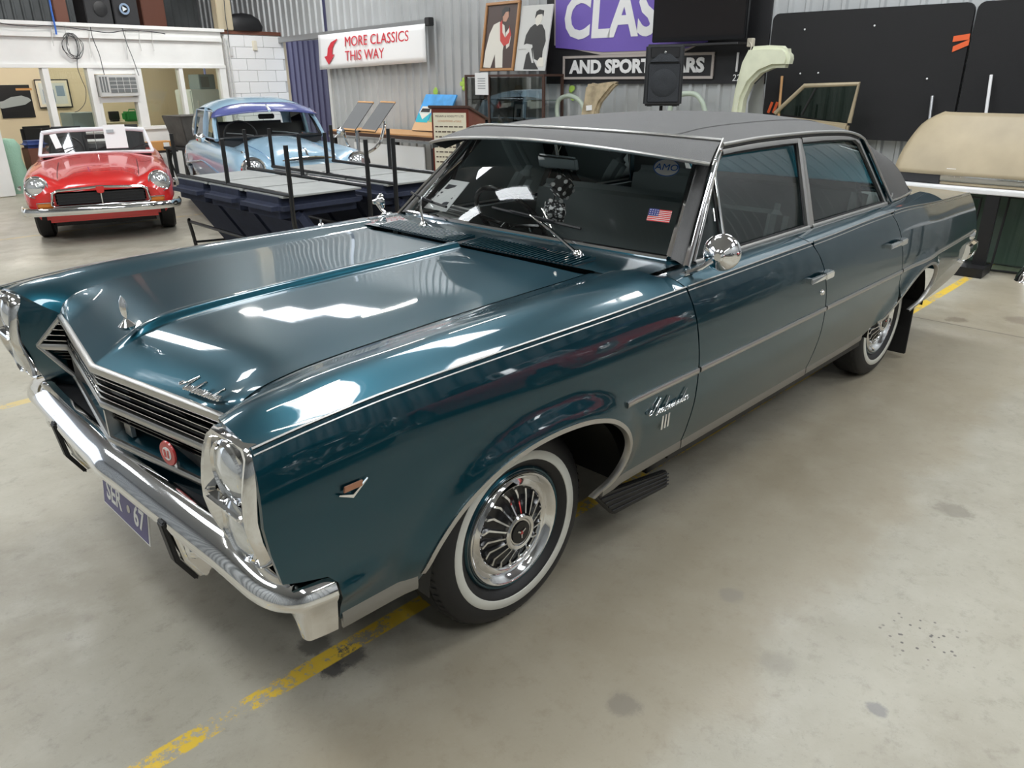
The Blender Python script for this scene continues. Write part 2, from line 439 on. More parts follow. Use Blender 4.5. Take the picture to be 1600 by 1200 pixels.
# round high-bay lamp
hb = thing('pendant_lamp', 'round pendant high-bay lamp hung from the roof near the office', 'light', (3.80, 9.25, HT-.55))
MB().lathe([(.03, .30), (.05, .22), (.16, .08), (.22, 0), (.215, 0), (.15, .07), (.04, .20)], 24, 'z').build('shade', 'office_white', hb); MB().lathe([(.0001, .02), (.10, .02), (.14, .05)], 20, 'z').build('bulb', 'bay_light', hb); MB().cyl((0, 0, .25), (0, 0, .54), .008, 6).build('cord', 'dark', hb)
# strip lights added out of view under the roof to brighten the hall
for i, (x, y) in enumerate(((-2.6, -2.6), (.9, 2.0), (5.3, 4.6), (.2, -6.2), (5.0, -3.0), (.2, 10.3), (5.6, 7.6), (5.9, 1.0), (-3.6, 3.6))):
    t = thing('added_strip_light', 'added white batten light under the ribbed roof, out of view', 'light', (x, y, HT-.35), RA, 'added batten lights under the roof')
    MB().box((0, 0, .03), (1.25, .12, .05)).build('housing', 'office_white', t)
    MB().cyl((-.6, 0, -.02), (.6, 0, -.02), .02).build('lamp_tube', 'fill_tube_light', t)
    MB().cyl((-.5, 0, .05), (-.5, 0, .33), .006, 6).build('hanger', 'steel', t)
    MB().cyl((.5, 0, .05), (.5, 0, .33), .006, 6).build('hanger', 'steel', t)
# ================================================================ the teal sedan (origin under the front axle, nose towards -x)
car = thing('sedan_car', 'large dark teal four-door classic sedan with black vinyl roof and chrome bumpers', 'car')
WB, HUBZ = 2.997, .330
Zc = spl([(-.87, .950), (-.70, .967), (-.5, .979), (-.2, .982), (.2, .981), (.7, .986), (1.2, .990), (1.75, .994), (2.3, 1.006), (2.6, 1.008), (3.2, .978), (3.95, .945), (4.2, .925)])
Yc = spl([(-.87, .922), (-.5, .930), (0, .934), (1, .938), (2, .938), (2.6, .938), (3.3, .925), (4.0, .895), (4.25, .88)])
prof_o = spl([(0, 0), (.08, .016), (.22, .033), (.42, .042), (.6, .036), (.8, .010), (1.0, -.035), (1.2, -.09)])
archF = [(-.475, .452), (-.452, .515), (-.41, .575), (-.34, .633), (-.24, .680), (-.13, .706), (-.03, .714), (.07, .710), (.16, .696), (.25, .665), (.318, .615), (.352, .56), (.357, .51), (.338, .46), (.29, .405), (.265, .365)]
archR = [(2.40, .372), (2.50, .418), (2.60, .458), (2.70, .512), (2.78, .567), (2.88, .614), (2.98, .645), (3.08, .656), (3.17, .650), (3.25, .625), (3.295, .58), (3.300, .52), (3.27, .455), (3.215, .40), (3.18, .365)]
archF = [tuple(p)[:2] for p in catmull([(a, b, 0) for a, b in archF], 4)]
archR = [tuple(p)[:2] for p in catmull([(a, b, 0) for a, b in archR], 4)]
aF, aR = archF[4:-6], archR[8:-6]
def S(x, z):
    zc = Zc(x); t = (zc-z)/(zc-.33)
    y = Yc(x)+prof_o(t)
    d = 9
    if -.62 < x < .52 and z < .85: d = segdist((x, z), aF, False)
    elif 2.3 < x < 3.5 and z < .8: d = segdist((x, z), aR, False)
    if d < .10: y += .020*(1-sstep(0, .10, d))
    # pressed wedge above the bumper end
    if x < -.42 and z < .70:
        u = (x+.74)/.28; zz = .545+.035*u
        if 0 <= u <= 1: y += .012*math.sin(PI*min(u*1.6, 1)**.8)*(1-u)*math.exp(-((z-zz)/.030)**2)*2
    return y
def sidef(sg): return lambda x, z: Vector((x, sg*S(x, z), z))
gap = .0035
xd1 = spl([(.36, .760), (.60, .757), (.825, .742), (.92, .722), (.998, .695)])
xd2 = spl([(.36, 1.785), (.60, 1.782), (.813, 1.752), (.936, 1.690), (1.02, 1.600)])
xd3 = spl([(.50, 2.66), (.60, 2.70), (.705, 2.688), (.844, 2.640), (.94, 2.58), (1.02, 2.49)])
zs = lambda a, b, k: [a+(b-a)*i/k for i in range(k+1)]
top = lambda a, b, k: [(x, Zc(x)-.001) for x in zs(a, b, k)]
BOT = .372
fender_o = ([(-.848, Zc(-.848)-.001), (-.855, .86), (-.862, .79), (-.857, .726), (-.842, .648), (-.80, .632), (-.735, .612), (-.712, .585), (-.702, .462), (-.6, .458)] + archF +
            [(xd1(BOT)-gap, BOT)] + [(xd1(z)-gap, z) for z in zs(.42, Zc(.695)-.001, 10)] + top(.67, -.80, 40))
door1_o = ([(xd1(BOT)+gap, BOT), (xd2(BOT)-gap, BOT)] + [(xd2(z)-gap, z) for z in zs(.42, .995, 10)] + top(1.58, .73, 24) + [(xd1(z)+gap, z) for z in zs(.985, .42, 10)])
kR = [i for i, p in enumerate(archR) if p[1] < .545 and p[0] < 2.9]
cut = archR[kR[-1]]
door2_o = ([(xd2(BOT)+gap, BOT)] + [(a, b) for a, b in archR[:kR[-1]-1]] + [(2.705, .585)] + [(xd3(z)-gap, z) for z in zs(.63, 1.005, 9)] + top(2.46, 1.66, 24) + [(xd2(z)+gap, z) for z in zs(.98, .42, 10)])
quart_o = ([(xd3(z)+gap, z) for z in zs(1.0, .63, 9)] + [(2.712, .590)] + archR[kR[-1]:] + [(3.5, .365), (3.9, .40), (4.02, .425), (4.16, .52), (4.20, .61), (4.17, .72), (4.10, .82), (4.0, .92)] + [(3.97, Zc(3.97)-.001)] + top(3.9, 2.56, 30))
parts = {}; SIDE_SCRIPT = []
for sg in (-1, 1):
    o = Vector((0, sg, 0)); st = .02 if sg < 0 else .045; fn = sidef(sg)
    fe = panel('front_fender', fender_o, fn, o, st, 'paint', car)
    d1 = panel('front_door', door1_o, fn, o, st*1.2, 'paint', car)
    d2 = panel('rear_door', door2_o, fn, o, st*1.2, 'paint', car)
    qp = panel('rear_quarter', quart_o, fn, o, st*1.2, 'paint', car)
    parts[sg] = (fe, d1, d2, qp)
    # dark shut lines behind the gaps
    mb = MB()
    for xd, z0, z1 in ((xd1, .38, .99), (xd2, .38, .99), (xd3, .60, 1.0)):
        P = [Vector((xd(z), sg*(S(xd(z), z)-.010), z)) for z in zs(z0, z1, 14)]
        mb.sweep([(-.003, 0), (.0, 0)], P, lambda i: Vector((0, sg, 0)), closed_prof=False)
        for p, q in zip(P[:-1], P[1:]): mb.add([p+Vector((-.012, 0, 0)), p+Vector((.012, 0, 0)), q+Vector((.012, 0, 0)), q+Vector((-.012, 0, 0))], [(0, 1, 2, 3)])
    mb.build('shut_line', 'paint_shut', car)
    # mouldings: rocker strip, side spear, arch lips, pinstripe on the shoulder
    def strip(name, pts, half, mat, par, proud=.004):
        mb = MB(); P = [fn(x, z) for x, z in pts]
        pr = [(-.004, -half), (proud*.6, -half), (proud, -half*.5), (proud, half*.5), (proud*.6, half), (-.004, half)]
        mb.sweep(pr, P, lambda i: o); return mb.build(name, mat, par, angle=50)
    strip('rocker_molding', [(x, .440+.022-.0) for x in zs(-.698, -.482, 6)], .026, 'rocker_metal', fe, .006)
    strip('rocker_molding', [(x, BOT+.016) for x in zs(.29, xd1(BOT)-gap, 8)], .020, 'rocker_metal', fe, .006)
    strip('rocker_molding', [(x, BOT+.014) for x in zs(xd1(BOT)+gap, xd2(BOT)-gap, 14)], .020, 'rocker_metal', d1, .006)
    strip('rocker_molding', [(x, BOT+.014+.03*max(0, x-2.2)) for x in zs(xd2(BOT)+gap, 2.42, 10)], .018, 'rocker_metal', d2, .006)
    sp = strip('side_molding', [(x, .692) for x in zs(.335, xd1(.69)-.006, 10)], .010, 'satin', fe, .008)
    strip('side_molding', [(x, .692) for x in zs(xd1(.69)+.006, xd2(.69)-.006, 20)], .010, 'satin', d1, .008)
    strip('side_molding', [(x, .693) for x in zs(xd2(.69)+.006, xd3(.69)-.006, 20)], .010, 'satin', d2, .008)
    strip('side_molding', [(x, .694) for x in zs(xd3(.69)+.006, 4.12, 24)], .010, 'satin', qp, .008)
    def archlip(name, pl, par):
        mb = MB(); P = [fn(x, z) for x, z in pl]
        cen = Vector((sum(p.x for p in P)/len(P), 0, .35))
        def pr_pts(i):
            return None
        vs_ = []; fs = []; n = len(P)
        for i, p in enumerate(P):
            t = (P[min(i+1, n-1)]-P[max(i-1, 0)]); t.y = 0; t.normalize(); q = Vector((-t.z, 0, t.x)); q = q if q.dot(p-cen) > 0 else -q
            vs_ += [p+q*.012-o*.001, p+q*.013+o*.004, p-q*.001+o*.005, p-q*.004-o*.002, p-q*.005-o*.014]
        for i in range(n-1):
            for k in range(4): fs.append((i*5+k, (i+1)*5+k, (i+1)*5+k+1, i*5+k+1))
        mb.add(vs_, fs); return mb.build(name, 'satin', par, angle=60)
    archlip('arch_molding', archF[2:], fe); archlip('arch_molding', archR[6:], qp)
    def pins(xa, xb, k, par):
        for dz, r in ((0.004, .0030), (-.010, .0022)):
            P = [Vector((x, sg*(S(x, Zc(x)+min(dz, 0))+.0012), Zc(x)+dz)) for x in zs(xa, xb, k)]
            MB().tube(P, r, 5).build('shoulder_stripe', 'satin', par)
    pins(-.846, xd1(.985)-.006, 40, fe); pins(xd1(.985)+.006, xd2(.985)-.006, 24, d1); pins(xd2(.985)+.008, xd3(.98)-.006, 24, d2); pins(xd3(.98)+.008, 3.95, 30, qp)
    # push-button handles and locks
    for xx, zz, par, L in ((1.655, .853, d1, .20), (2.52, .862, d2, .20)):
        h = MB(); y = S(xx, zz)
        h.hexa([Vector((xx-L*.5, sg*(y+.030), zz-.012)), Vector((xx+L*.25, sg*(y+.030), zz-.012)), Vector((xx+L*.25, sg*(y+.014), zz-.012)), Vector((xx-L*.5, sg*(y+.014), zz-.012)),
                Vector((xx-L*.5, sg*(y+.026), zz+.012)), Vector((xx+L*.25, sg*(y+.030), zz+.012)), Vector((xx+L*.25, sg*(y+.014), zz+.012)), Vector((xx-L*.5, sg*(y+.012), zz+.012))])
        h.box((xx+L*.32, sg*(y+.012), zz), (.075, .044, .030)).box((xx-L*.42, sg*(y+.006), zz), (.03, .03, .02)).box((xx+L*.52, sg*(y+.008), zz+.002), (.03, .02, .02))
        h.build('door_handle', 'chrome', par, bevel=.004)
    MB().lathe([(.0001, .010), (.009, .009), (.013, .003), (.014, -.004)], 14, 'y', (1.715, sg*0, 0)).xf(Matrix.Translation((0, sg*S(1.715, .775), .775)) @ Matrix.Scale(sg, 4, (0, 1, 0))).build('door_lock', 'chrome', d1)
    # side script, bars and the fender emblem
    def on_side(x, z, lift=.004):
        n = Vector((0, sg, 0)); return frame(fn(x, z)+n*lift, Vector((-sg, 0, 0)), Vector((0, 0, 1)))
    SIDE_SCRIPT.append((fe, on_side(.575, .622)))
    mb = MB()
    for i in (-1, 0, 1): mb.box((.575+i*.018, sg*(S(.575, .555)+.003), .555), (.010, .006, .05), rot=(0, .12, 0))
    mb.build('series_bars', 'chrome', fe)
    M = on_side(-.655, .800) @ Matrix.Scale(.80, 4)
    em = MB().prism([(-.04*-1*.0-.045, .000), (.0, -.022), (.05, .016), (.052, .020), (.0, -.012), (-.042, .003)], .005, M).build('fender_emblem', 'chrome', fe)
    MB().prism([(-.028, .004), (.030, .004), (.034, .020), (-.024, .020)], .006, M).build('emblem_bar', 'badge_amber', fe)

# ---------------------------------------------------------------- front fender tops, hood, cowl, deck
gapG = catmull([(-.746, .620, .896), (-.728, .632, .925), (-.686, .640, .950), (-.616, .642, .966), (-.508, .643, .978), (-.309, .643, .988), (-.082, .642, .996), (.181, .640, 1.002), (.44, .638, 1.006), (.60, .636, 1.010)], 8)
def along(P, t):
    q = t*(len(P)-1); i = min(int(q), len(P)-2); return P[i].lerp(P[i+1], q-i)
def resx(P, t):  # by arc length
    L = [0]
    for a, b in zip(P[:-1], P[1:]): L.append(L[-1]+(b-a).length)
    s = t*L[-1]; i = 0
    while i < len(L)-2 and L[i+1] < s: i += 1
    return P[i].lerp(P[i+1], (s-L[i])/(L[i+1]-L[i]))
GL = [resx(gapG, i/200) for i in range(201)]
def gapt(t): return along(GL, t)
def ftop(t, s):
    x = -.848+(.690+.848)*t; c = Vector((x, Yc(x), Zc(x))); g = gapt(t)
    p = c.lerp(g, s)
    k = math.sin(PI*s)
    p.z += .016*k + .016*math.sin(PI*min(1, s*1.0))**2*(1-t*.3)
    p.x -= .055*k*max(0, 1-t*9)**1.5*(s**.5)
    p.z += .020*max(0, 1-t*11)*k*s
    return p
for sg in (-1, 1):
    fl_ = Matrix.Scale(sg, 4, (0, 1, 0))
    mb = MB().grid(lambda u, v: ftop(u, v), 120, 16); mb.xf(fl_)
    o = mb.build('fender_top', 'paint', parts[sg][0], angle=80)
def hood_x(y): return -.846+.100*min(abs(y)/.615, 1)
ZR = spl([(-.85, .965), (-.734, .985), (-.545, 1.005), (-.334, 1.016), (-.098, 1.023), (.032, 1.027), (.229, 1.031), (.465, 1.038), (.60, 1.040)])
gap_by_x = [(p.x, p.y, p.z) for p in GL]
def gxy(x):
    if x <= gap_by_x[0][0]: return gap_by_x[0][1], gap_by_x[0][2]
    for a, b in zip(gap_by_x[:-1], gap_by_x[1:]):
        if a[0] <= x <= b[0]:
            t = (x-a[0])/max(1e-9, b[0]-a[0]); return a[1]+(b[1]-a[1])*t, a[2]+(b[2]-a[2])*t
    return gap_by_x[-1][1], gap_by_x[-1][2]
def hood_rear(y): return .515+.045*(abs(y)/.64)**2
def hoodp(u, v):
    """u: nose to cowl, v: -1..1 across"""
    a = abs(v); q = gapt(min(1, u*.955)); ye = q.y-.004; y = a*ye
    x0 = hood_x(.615*a); 
    xe = q.x  # edge x at this u
    xc = -.846+(hood_rear(0)+.846)*u
    x = xc+(xe-xc)*a**1.6 if u > 0 else x0
    if u > 0: x = (1-sstep(0, .25, u))*(x0+(xe-gapt(0).x)*a**1.6+(xc+.846)*(1-a**1.6))+sstep(0, .25, u)*x
    zr = ZR(x)-.018; ze = q.z+.001
    ztop = ze+(zr-ze)*(1-a**2.0)
    ridge = .018*(1-sstep(.010, .034, y))*sstep(-.80, -.68, x)
    d = x-x0; g = 1-(1-min(max(d, 0)/.24, 1))**2.4
    z = .896+(ztop-.896)*g if a < .999 else ze
    w = sstep(.75, 1.0, a); z = z*(1-w)+ze*w if u > 0 else .896
    return Vector((x, math.copysign(y, v) if v else 0, z+ridge*g))
mb = MB(); nv = [-1, -.985, -.96, -.92, -.87, -.8, -.72, -.64, -.56, -.48, -.4, -.32, -.25, -.18, -.13, -.10, -.075, -.060, -.052, -.045, -.038, -.030, -.022, -.015, 0]
nv = nv+[-v for v in nv[-2::-1]]
us = [0, .004, .01, .018, .028, .04, .055, .07, .085, .1, .12, .14]+[.16+.84*i/44 for i in range(45)]
vs_ = [hoodp(u, v) for u in us for v in nv]; fs = []; K = len(nv)
for i in range(len(us)-1):
    for j in range(K-1): fs.append((i*K+j, (i+1)*K+j, (i+1)*K+j+1, i*K+j+1))
hood = MB().add(vs_, fs).build('hood', 'paint', car, angle=70)
# lip under the hood edges so that the gap reads dark
for sg in (-1, 1):
    P = [Vector((p.x, sg*(p.y-.001), p.z-.006)) for p in GL[::6]]
    MB().tube(P, .006, 6).build('hood_gap', 'paint_shut', car)
# chrome prow moulding along the hood nose, ornament, script
P = [Vector((hood_x(y)-.004, y, .889)) for y in zs(-.612, .612, 24)]
noseprof = [(-.012, -.014), (.006, -.014), (.010, -.008), (.008, .006), (-.002, .010), (-.012, .008)]
MB().sweep(noseprof, P, lambda i: Vector((-1, 0, 0))).build('nose_molding', 'satin', hood, angle=50)
orn = MB(); oz = ZR(-.735)
orn.lathe([(.0001, 0), (.020, .003), (.024, .012), (.014, .022), (.006, .030), (.005, .036)], 16, 'z', (-.738, 0, oz-.010))
orn.build('ornament_base', 'chrome', hood)
MB().lathe([(.0001, -.010), (.012, -.008), (.020, 0), (.012, .008), (.0001, .010)], 20, 'x', (0, 0, 0)).xf(Matrix.Translation((-.738, 0, oz+.055)) @ Matrix.Diagonal((1, 1, 1.75, 1))).build('hood_ornament', 'chrome', hood)
SCR = [(.25, 1.15), (-.25, 1.0), (-.35, .65), (.2, .55), (1.0, 1.2), (1.7, 2.1), (2.05, 2.45), (1.85, 1.4), (1.70, .25), (1.95, .10), (2.35, .55), (2.6, .85), (2.55, .12), (2.95, .8), (2.95, .12), (3.35, .8), (3.35, .12), (3.75, .5), (4.55, 2.1), (4.15, .9), (4.0, .12), (4.4, .12), (4.5, .6), (4.75, .65), (5.25, .75), (4.95, .45), (5.0, .10), (5.35, .4), (5.6, .8), (5.5, .12), (5.85, .3), (6.25, .85), (6.3, .3), (6.1, .1), (6.5, .3), (6.9, .85), (6.95, .3), (6.75, .1), (7.1, .35), (7.65, .75), (7.35, .4), (7.4, .1), (7.75, .4), (8.0, .8), (7.9, .12), (8.3, .35), (8.75, .7), (8.4, .4), (8.5, .1), (8.8, .4), (9.55, 2.0), (9.05, .6), (9.1, .1), (9.45, .45), (9.8, .75), (9.6, .4), (9.75, .1), (10.05, .4), (9.9, .75), (10.3, .7), (10.6, .85), (10.5, .12), (10.9, .35)]
def script(name, par, M, length, lift=.003, r=.0022):
    k = length/11.2; P = [M @ Vector(((a-5.3+.35*b_)*k, (b_-.9)*k*1.15, lift)) for a, b_ in SCR]
    return MB().tube(catmull(P, 3), r, 6).build(name, 'chrome', par, angle=60)
def hood_near(px, py):
    best = None
    for u in zs(0, .5, 60):
        for v in zs(-1, 0, 60):
            p = hoodp(u, v); q = p-Vector(CAM); dz = q.dot(_f); X = 800+FPX*q.dot(_r2)/dz; Y = 600-FPX*q.dot(_u2)/dz; e = (X-px)**2+(Y-py)**2
            if best is None or e < best[0]: best = (e, p, u, v)
    return best
for fe_, M_ in SIDE_SCRIPT: script('name_script', fe_, M_, .235)
_, pa, ua, va = hood_near(288, 604); _, pb, ub, vb = hood_near(350, 626)
nn = (hoodp(ua+.02, va)-hoodp(ua, va)).cross(hoodp(ua, va+.05)-hoodp(ua, va)).normalized(); nn = nn if nn.z > 0 else -nn
xx = (pb-pa); M = frame((pa+pb)/2+nn*.010, xx, nn.cross(xx))
script('name_script', hood, M, xx.length*1.05, .001, .0030)

# cowl with louvred air intake
def cowlp(u, v):
    y = v*.80; a = abs(v)
    x0 = hood_rear(min(abs(y), .64))+.006; x1 = .792+.10*a**2.2
    x = x0+(x1-x0)*u
    z = 1.030+.006*u-.014*a**2-.006*a**6
    return Vector((x, y, z))
cowl = MB().grid(lambda u, v: cowlp(u, v*2-1), 8, 40).build('cowl', 'paint', car, angle=60)
louv = []
for i in range(62):
    v = -.70+1.40*i/61
    if abs(v) < .012: continue
    p, q = cowlp(.03, v), cowlp(.42, v-.012)
    mb = MB(); n_ = Vector((0, 0, 1)); d = Vector((0, .0042, 0))
    louv.append((p, q))
base = MB()
vs_ = []
for k, v in enumerate(zs(-.72, .72, 40)): vs_ += [cowlp(.02, v)+Vector((0, 0, .0015)), cowlp(.43, v)+Vector((0, 0, .0015))]
raw('intake_well', vs_, [(2*i, 2*i+2, 2*i+3, 2*i+1) for i in range(40)], 'black', cowl)
lm = MB().box((0, 0, 0), (1, .0085, .012)).build('louver', 'paint', cowl)
for i, (p, q) in enumerate(louv):
    o = lm if i == 0 else lm.copy()
    if i: COL.objects.link(o)
    o.matrix_local = frame((p+q)/2+Vector((0, 0, .004)), q-p+Vector((0, 0, .008)), Vector((0, 1, 0))) @ Matrix.Diagonal(((q-p).length, 1, 1, 1))
    o.parent = cowl
# shoulder tops beside the doors
BELT_Y, BELT_Z = .822, 1.012
for sg in (-1, 1):
    for par, xa, xb in ((parts[sg][0], .60, xd1(.99)-gap), (parts[sg][1], xd1(.99)+gap, xd2(.995)-gap), (parts[sg][2], xd2(.995)+gap, xd3(1.0)-gap), (parts[sg][3], xd3(1.0)+gap, 3.36)):
        fnn = lambda u, v: Vector((xa+(xb-xa)*u, sg*(Yc(xa+(xb-xa)*u)*(1-v)+(BELT_Y-.03*sstep(2.8, 3.36, xa+(xb-xa)*u))*v), Zc(xa+(xb-xa)*u)*(1-v)+(BELT_Z-.004)*v+.010*math.sin(PI*v)))
        if xa < .61:
            fnn = lambda u, v: Vector((.60+(xb-.60)*u, sg*(Yc(.6)*(1-v)+(.636+.184*u)*v), Zc(.65)*(1-v)+(1.012-.004*u)*v+.012*math.sin(PI*v)))
        MB().grid(fnn, 14, 6, flip=sg > 0).build('shoulder_panel', 'paint', par, angle=80)
# trunk deck
def deckp(u, v):
    x = 3.30+(.70)*u; w = v*2-1; a = abs(w); yc = Yc(x); zc = Zc(x)
    return Vector((x, w*yc, zc+.030*(1-a**3)-.02*u*(1-a**2)))
MB().grid(deckp, 20, 24).build('trunk_lid', 'paint', car, angle=80)
def tailp(u, v):
    w = v*2-1; z = .93-.5*u; xs = spl([(.42, 4.02), (.52, 4.15), (.61, 4.19), (.72, 4.16), (.82, 4.09), (.93, 3.99)])
    return Vector((xs(z)+.05*(1-w*w), w*(S(3.98, z)-.01), z))
MB().grid(tailp, 12, 10).build('tail_panel', 'paint', car, angle=80)
tb = MB(); tpath = [Vector(p) for p in ((3.98, -.93, .60), (4.14, -.925, .60), (4.20, -.88, .60), (4.24, -.5, .60), (4.25, 0, .60), (4.24, .5, .60), (4.20, .88, .60), (4.14, .925, .60), (3.98, .93, .60))]
tpath = catmull(tpath, 5); cen = Vector((3.6, 0, .6))
tb.sweep([(-.01, -.075), (.02, -.07), (.035, -.02), (.030, .015), (.0, .03), (-.03, .03)], tpath, lambda i: ((tpath[i]-cen)*Vector((1, 1, 0))).normalized()).build('rear_bumper', 'chrome', car, angle=50)
for sg in (-1, 1):   # tail-lamp pod tip that shows behind the quarter
    MB().lathe([(.0001, -.12), (.020, -.09), (.034, -.03), (.034, .01), (.020, .04), (.0001, .05)], 14, 'x', (0, 0, 0)).xf(Matrix.Translation((4.11, sg*.925, .672)) @ Matrix.Diagonal((1, .7, 1, 1))).build('tail_lamp', 'chrome', car)
# ---------------------------------------------------------------- grille
def gx(y):
    a = abs(y); return -.846+.098*(a/.61) if a <= .61 else -.748-.070*(a-.61)/.09
def hexend(z): return .61+.09*max(0, 1-abs(z-.780)/.112)
grille = MB()
grille.add([Vector((gx(y)+.075, y, z)) for z in (.66, .885) for y in (-.70, -.61, 0, .61, .70)], [(0, 1, 6, 5), (1, 2, 7, 6), (2, 3, 8, 7), (3, 4, 9, 8)])
grille = grille.build('grille', 'black', car, smooth=False)
def bar(name, z, h, d, mat, out=0.0, e=None, par=grille):
    e = hexend(z) if e is None else e
    ys = zs(-e, e, 28); ys = sorted(set(ys+[0, -.61, .61])) if e > .61 else sorted(set(ys+[0]))
    P = [Vector((gx(y)-out, y, z)) for y in ys]
    pr = [(-d, -h/2), (-.001, -h/2), (.003, -h*.25), (.003, h*.25), (-.001, h/2), (-d, h/2)]
    return MB().sweep(pr, P, lambda i: Vector((-1, 0, 0))).build(name, mat, par, angle=50)
for z in (.860, .840, .820, .800): bar('grille_bar', z, .0040, .005, 'chrome')
bar('grille_bar', .776, .022, .040, 'satin', .004)
for z in (.752, .740, .728): bar('grille_rib', z, .006, .02, 'gloss_black', -.02)
bar('lower_bar', .664, .020, .045, 'satin', .004, .612)
# painted floor of the lower opening, sloping up and back
vs_ = []
for y in zs(-.62, .62, 16): vs_ += [Vector((gx(y)+.0, y, .672)), Vector((gx(y)+.072, y, .695))]
raw('grille_floor', vs_, [(2*i, 2*i+2, 2*i+3, 2*i+1) for i in range(16)], 'paint', grille, True)
mb = MB().box((-.822, 0, .715), (.05, .012, .085)).box((-.806, -.06, .715), (.012, .05, .06)); mb.build('prow_bracket', 'satin', grille)
for sg in (-1, 1):
    P = [Vector((-.748, sg*.612, .890)), Vector((-.818, sg*.702, .780)), Vector((-.748, sg*.612, .668))]
    MB().tube([P[0], P[0].lerp(P[1], .5), P[1]], .008, 8).tube([P[1], P[1].lerp(P[2], .5), P[2]], .008, 8).build('grille_end_trim', 'satin', grille)
# club badge on the lower bar
bdg = at(269, 706, 0, gx(-.30)+.004); by, bz = bdg.y, bdg.z
M = frame((gx(by)-.010, by, bz), Vector((.16, -1, 0)), Vector((0, 0, 1)))
b = MB().lathe([(.0001, .004), (.034, .004), (.036, 0), (.034, -.003), (.0001, -.003)], 24, 'z').xf(M).build('club_badge', 'red_enamel', grille)
MB().lathe([(.0001, .0055), (.019, .0055), (.019, .003)], 20, 'z').xf(M).build('badge_centre', 'white', grille)
MB().prism([(-.012, -.011), (-.003, -.011), (-.003, .011), (-.012, .011)], .007, M).prism([(.003, -.011), (.010, -.011), (.012, .011), (.005, .011)], .007, M).build('badge_mark', 'red_enamel', grille)
MB().box((gx(by)+.006, by, bz-.048), (.008, .020, .035)).build('badge_bracket', 'satin', grille)
# valance under the grille
vs_ = []
for y in zs(-.74, .74, 20):
    q = gx(min(abs(y), .61)); vs_ += [Vector((q+.004, y, .656)), Vector((q+.004, y, .60)), Vector((q+.05, y, .55))]
raw('valance', vs_, [f for i in range(20) for f in ((3*i, 3*i+3, 3*i+4, 3*i+1), (3*i+1, 3*i+4, 3*i+5, 3*i+2))], 'paint', car, True, 40)

# ---------------------------------------------------------------- headlight pods
def pod_w(z):  # half width of the pod at a height
    return spl([(.632, .030), (.66, .066), (.70, .092), (.76, .098), (.90, .098), (.94, .092), (.955, .074)])(z)
def pod_loop(k=.0, xo=0.0):
    L = []; cz = .800
    zz = [.955, .940, .91, .87, .83, .79, .75, .71, .68, .655, .636]
    for z in zz: L.append((z, 1))
    for z in zz[::-1]: L.append((z, -1))
    out = []
    for z, s in L:
        zq = cz+(z-cz)*(1-k*.55); w = max(pod_w(z)-k*.098, .008)
        out.append((zq, s*w))
    return out
def nose_x(z): return spl([(.63, -.838), (.70, -.864), (.80, -.886), (.88, -.876), (.955, -.852)])(z)
for sg in (-1, 1):
    cy = .832
    rings = []
    for k, dx in ((-.0, .030), (-.0, .006), (.05, -.002), (.14, .000), (.22, .022), (.30, .040)):
        rings.append([Vector((nose_x(z)+dx, sg*(cy+w+(.004 if dx > .02 and k <= 0 and w > 0 else 0)), z)) for z, w in pod_loop(k)])
    vs_ = [p for r in rings for p in r]; n = len(rings[0]); fs = []
    for i in range(len(rings)-1):
        for k in range(n): fs.append((i*n+k, i*n+(k+1) % n, (i+1)*n+(k+1) % n, (i+1)*n+k))
    fs.append(tuple((len(rings)-1)*n+k for k in range(n)))
    bz_ = MB().add(vs_, fs).build('headlight_bezel', 'chrome', car, angle=42)
    for zc_ in (.872, .730):
        x0 = nose_x(zc_)+.020
        hl = MB().lathe([(.0001, -.020), (.030, -.016), (.055, -.006), (.064, .004)], 28, 'x', (x0, sg*cy, zc_)).build('headlamp', 'lampglass', bz_)
        MB().lathe([(.064, .006), (.064, -.006), (.069, -.011), (.074, -.006), (.074, .012)], 28, 'x', (x0, sg*cy, zc_)).build('lamp_ring', 'chrome', bz_)
    MB().box((nose_x(.80)+.010, sg*cy, .800), (.030, .150, .018), rot=(0, 0, 0)).build('bezel_divider', 'chrome', bz_, bevel=.006)
    # painted nose faces between pod and grille
    A = Vector((-.746, .618, .896)); T = Vector((-.818, .704, .780)); B = Vector((-.746, .614, .664)); 
    it, im, ib = Vector((-.822, .752, .958)), Vector((-.858, .734, .800)), Vector((-.812, .765, .640))
    V = [A, T, B, it, im, ib, ftop(0, .80), Vector((-.745, .70, .60)), Vector((-.80, .80, .60)), Vector((-.846, .734, .90)), Vector((-.836, .742, .70))]
    vs_ = [Vector((p.x, sg*p.y, p.z)) for p in V]
    MB().add(vs_, [(0, 1, 4, 9), (0, 9, 3, 6), (1, 2, 10, 4), (2, 7, 8, 5), (2, 5, 10)]).build('fender_nose', 'paint', parts[sg][0], angle=50)
    # closing strip between the pod top and the fender top
    P1 = [ftop(0, s) for s in zs(0, 1, 12)]; vs_ = []
    for p in P1: vs_ += [Vector((p.x, sg*p.y, p.z)), Vector((p.x+.004, sg*p.y, p.z-.03))]
    raw('fender_lip', vs_, [(2*i, 2*i+2, 2*i+3, 2*i+1) for i in range(12)], 'paint', parts[sg][0], True)

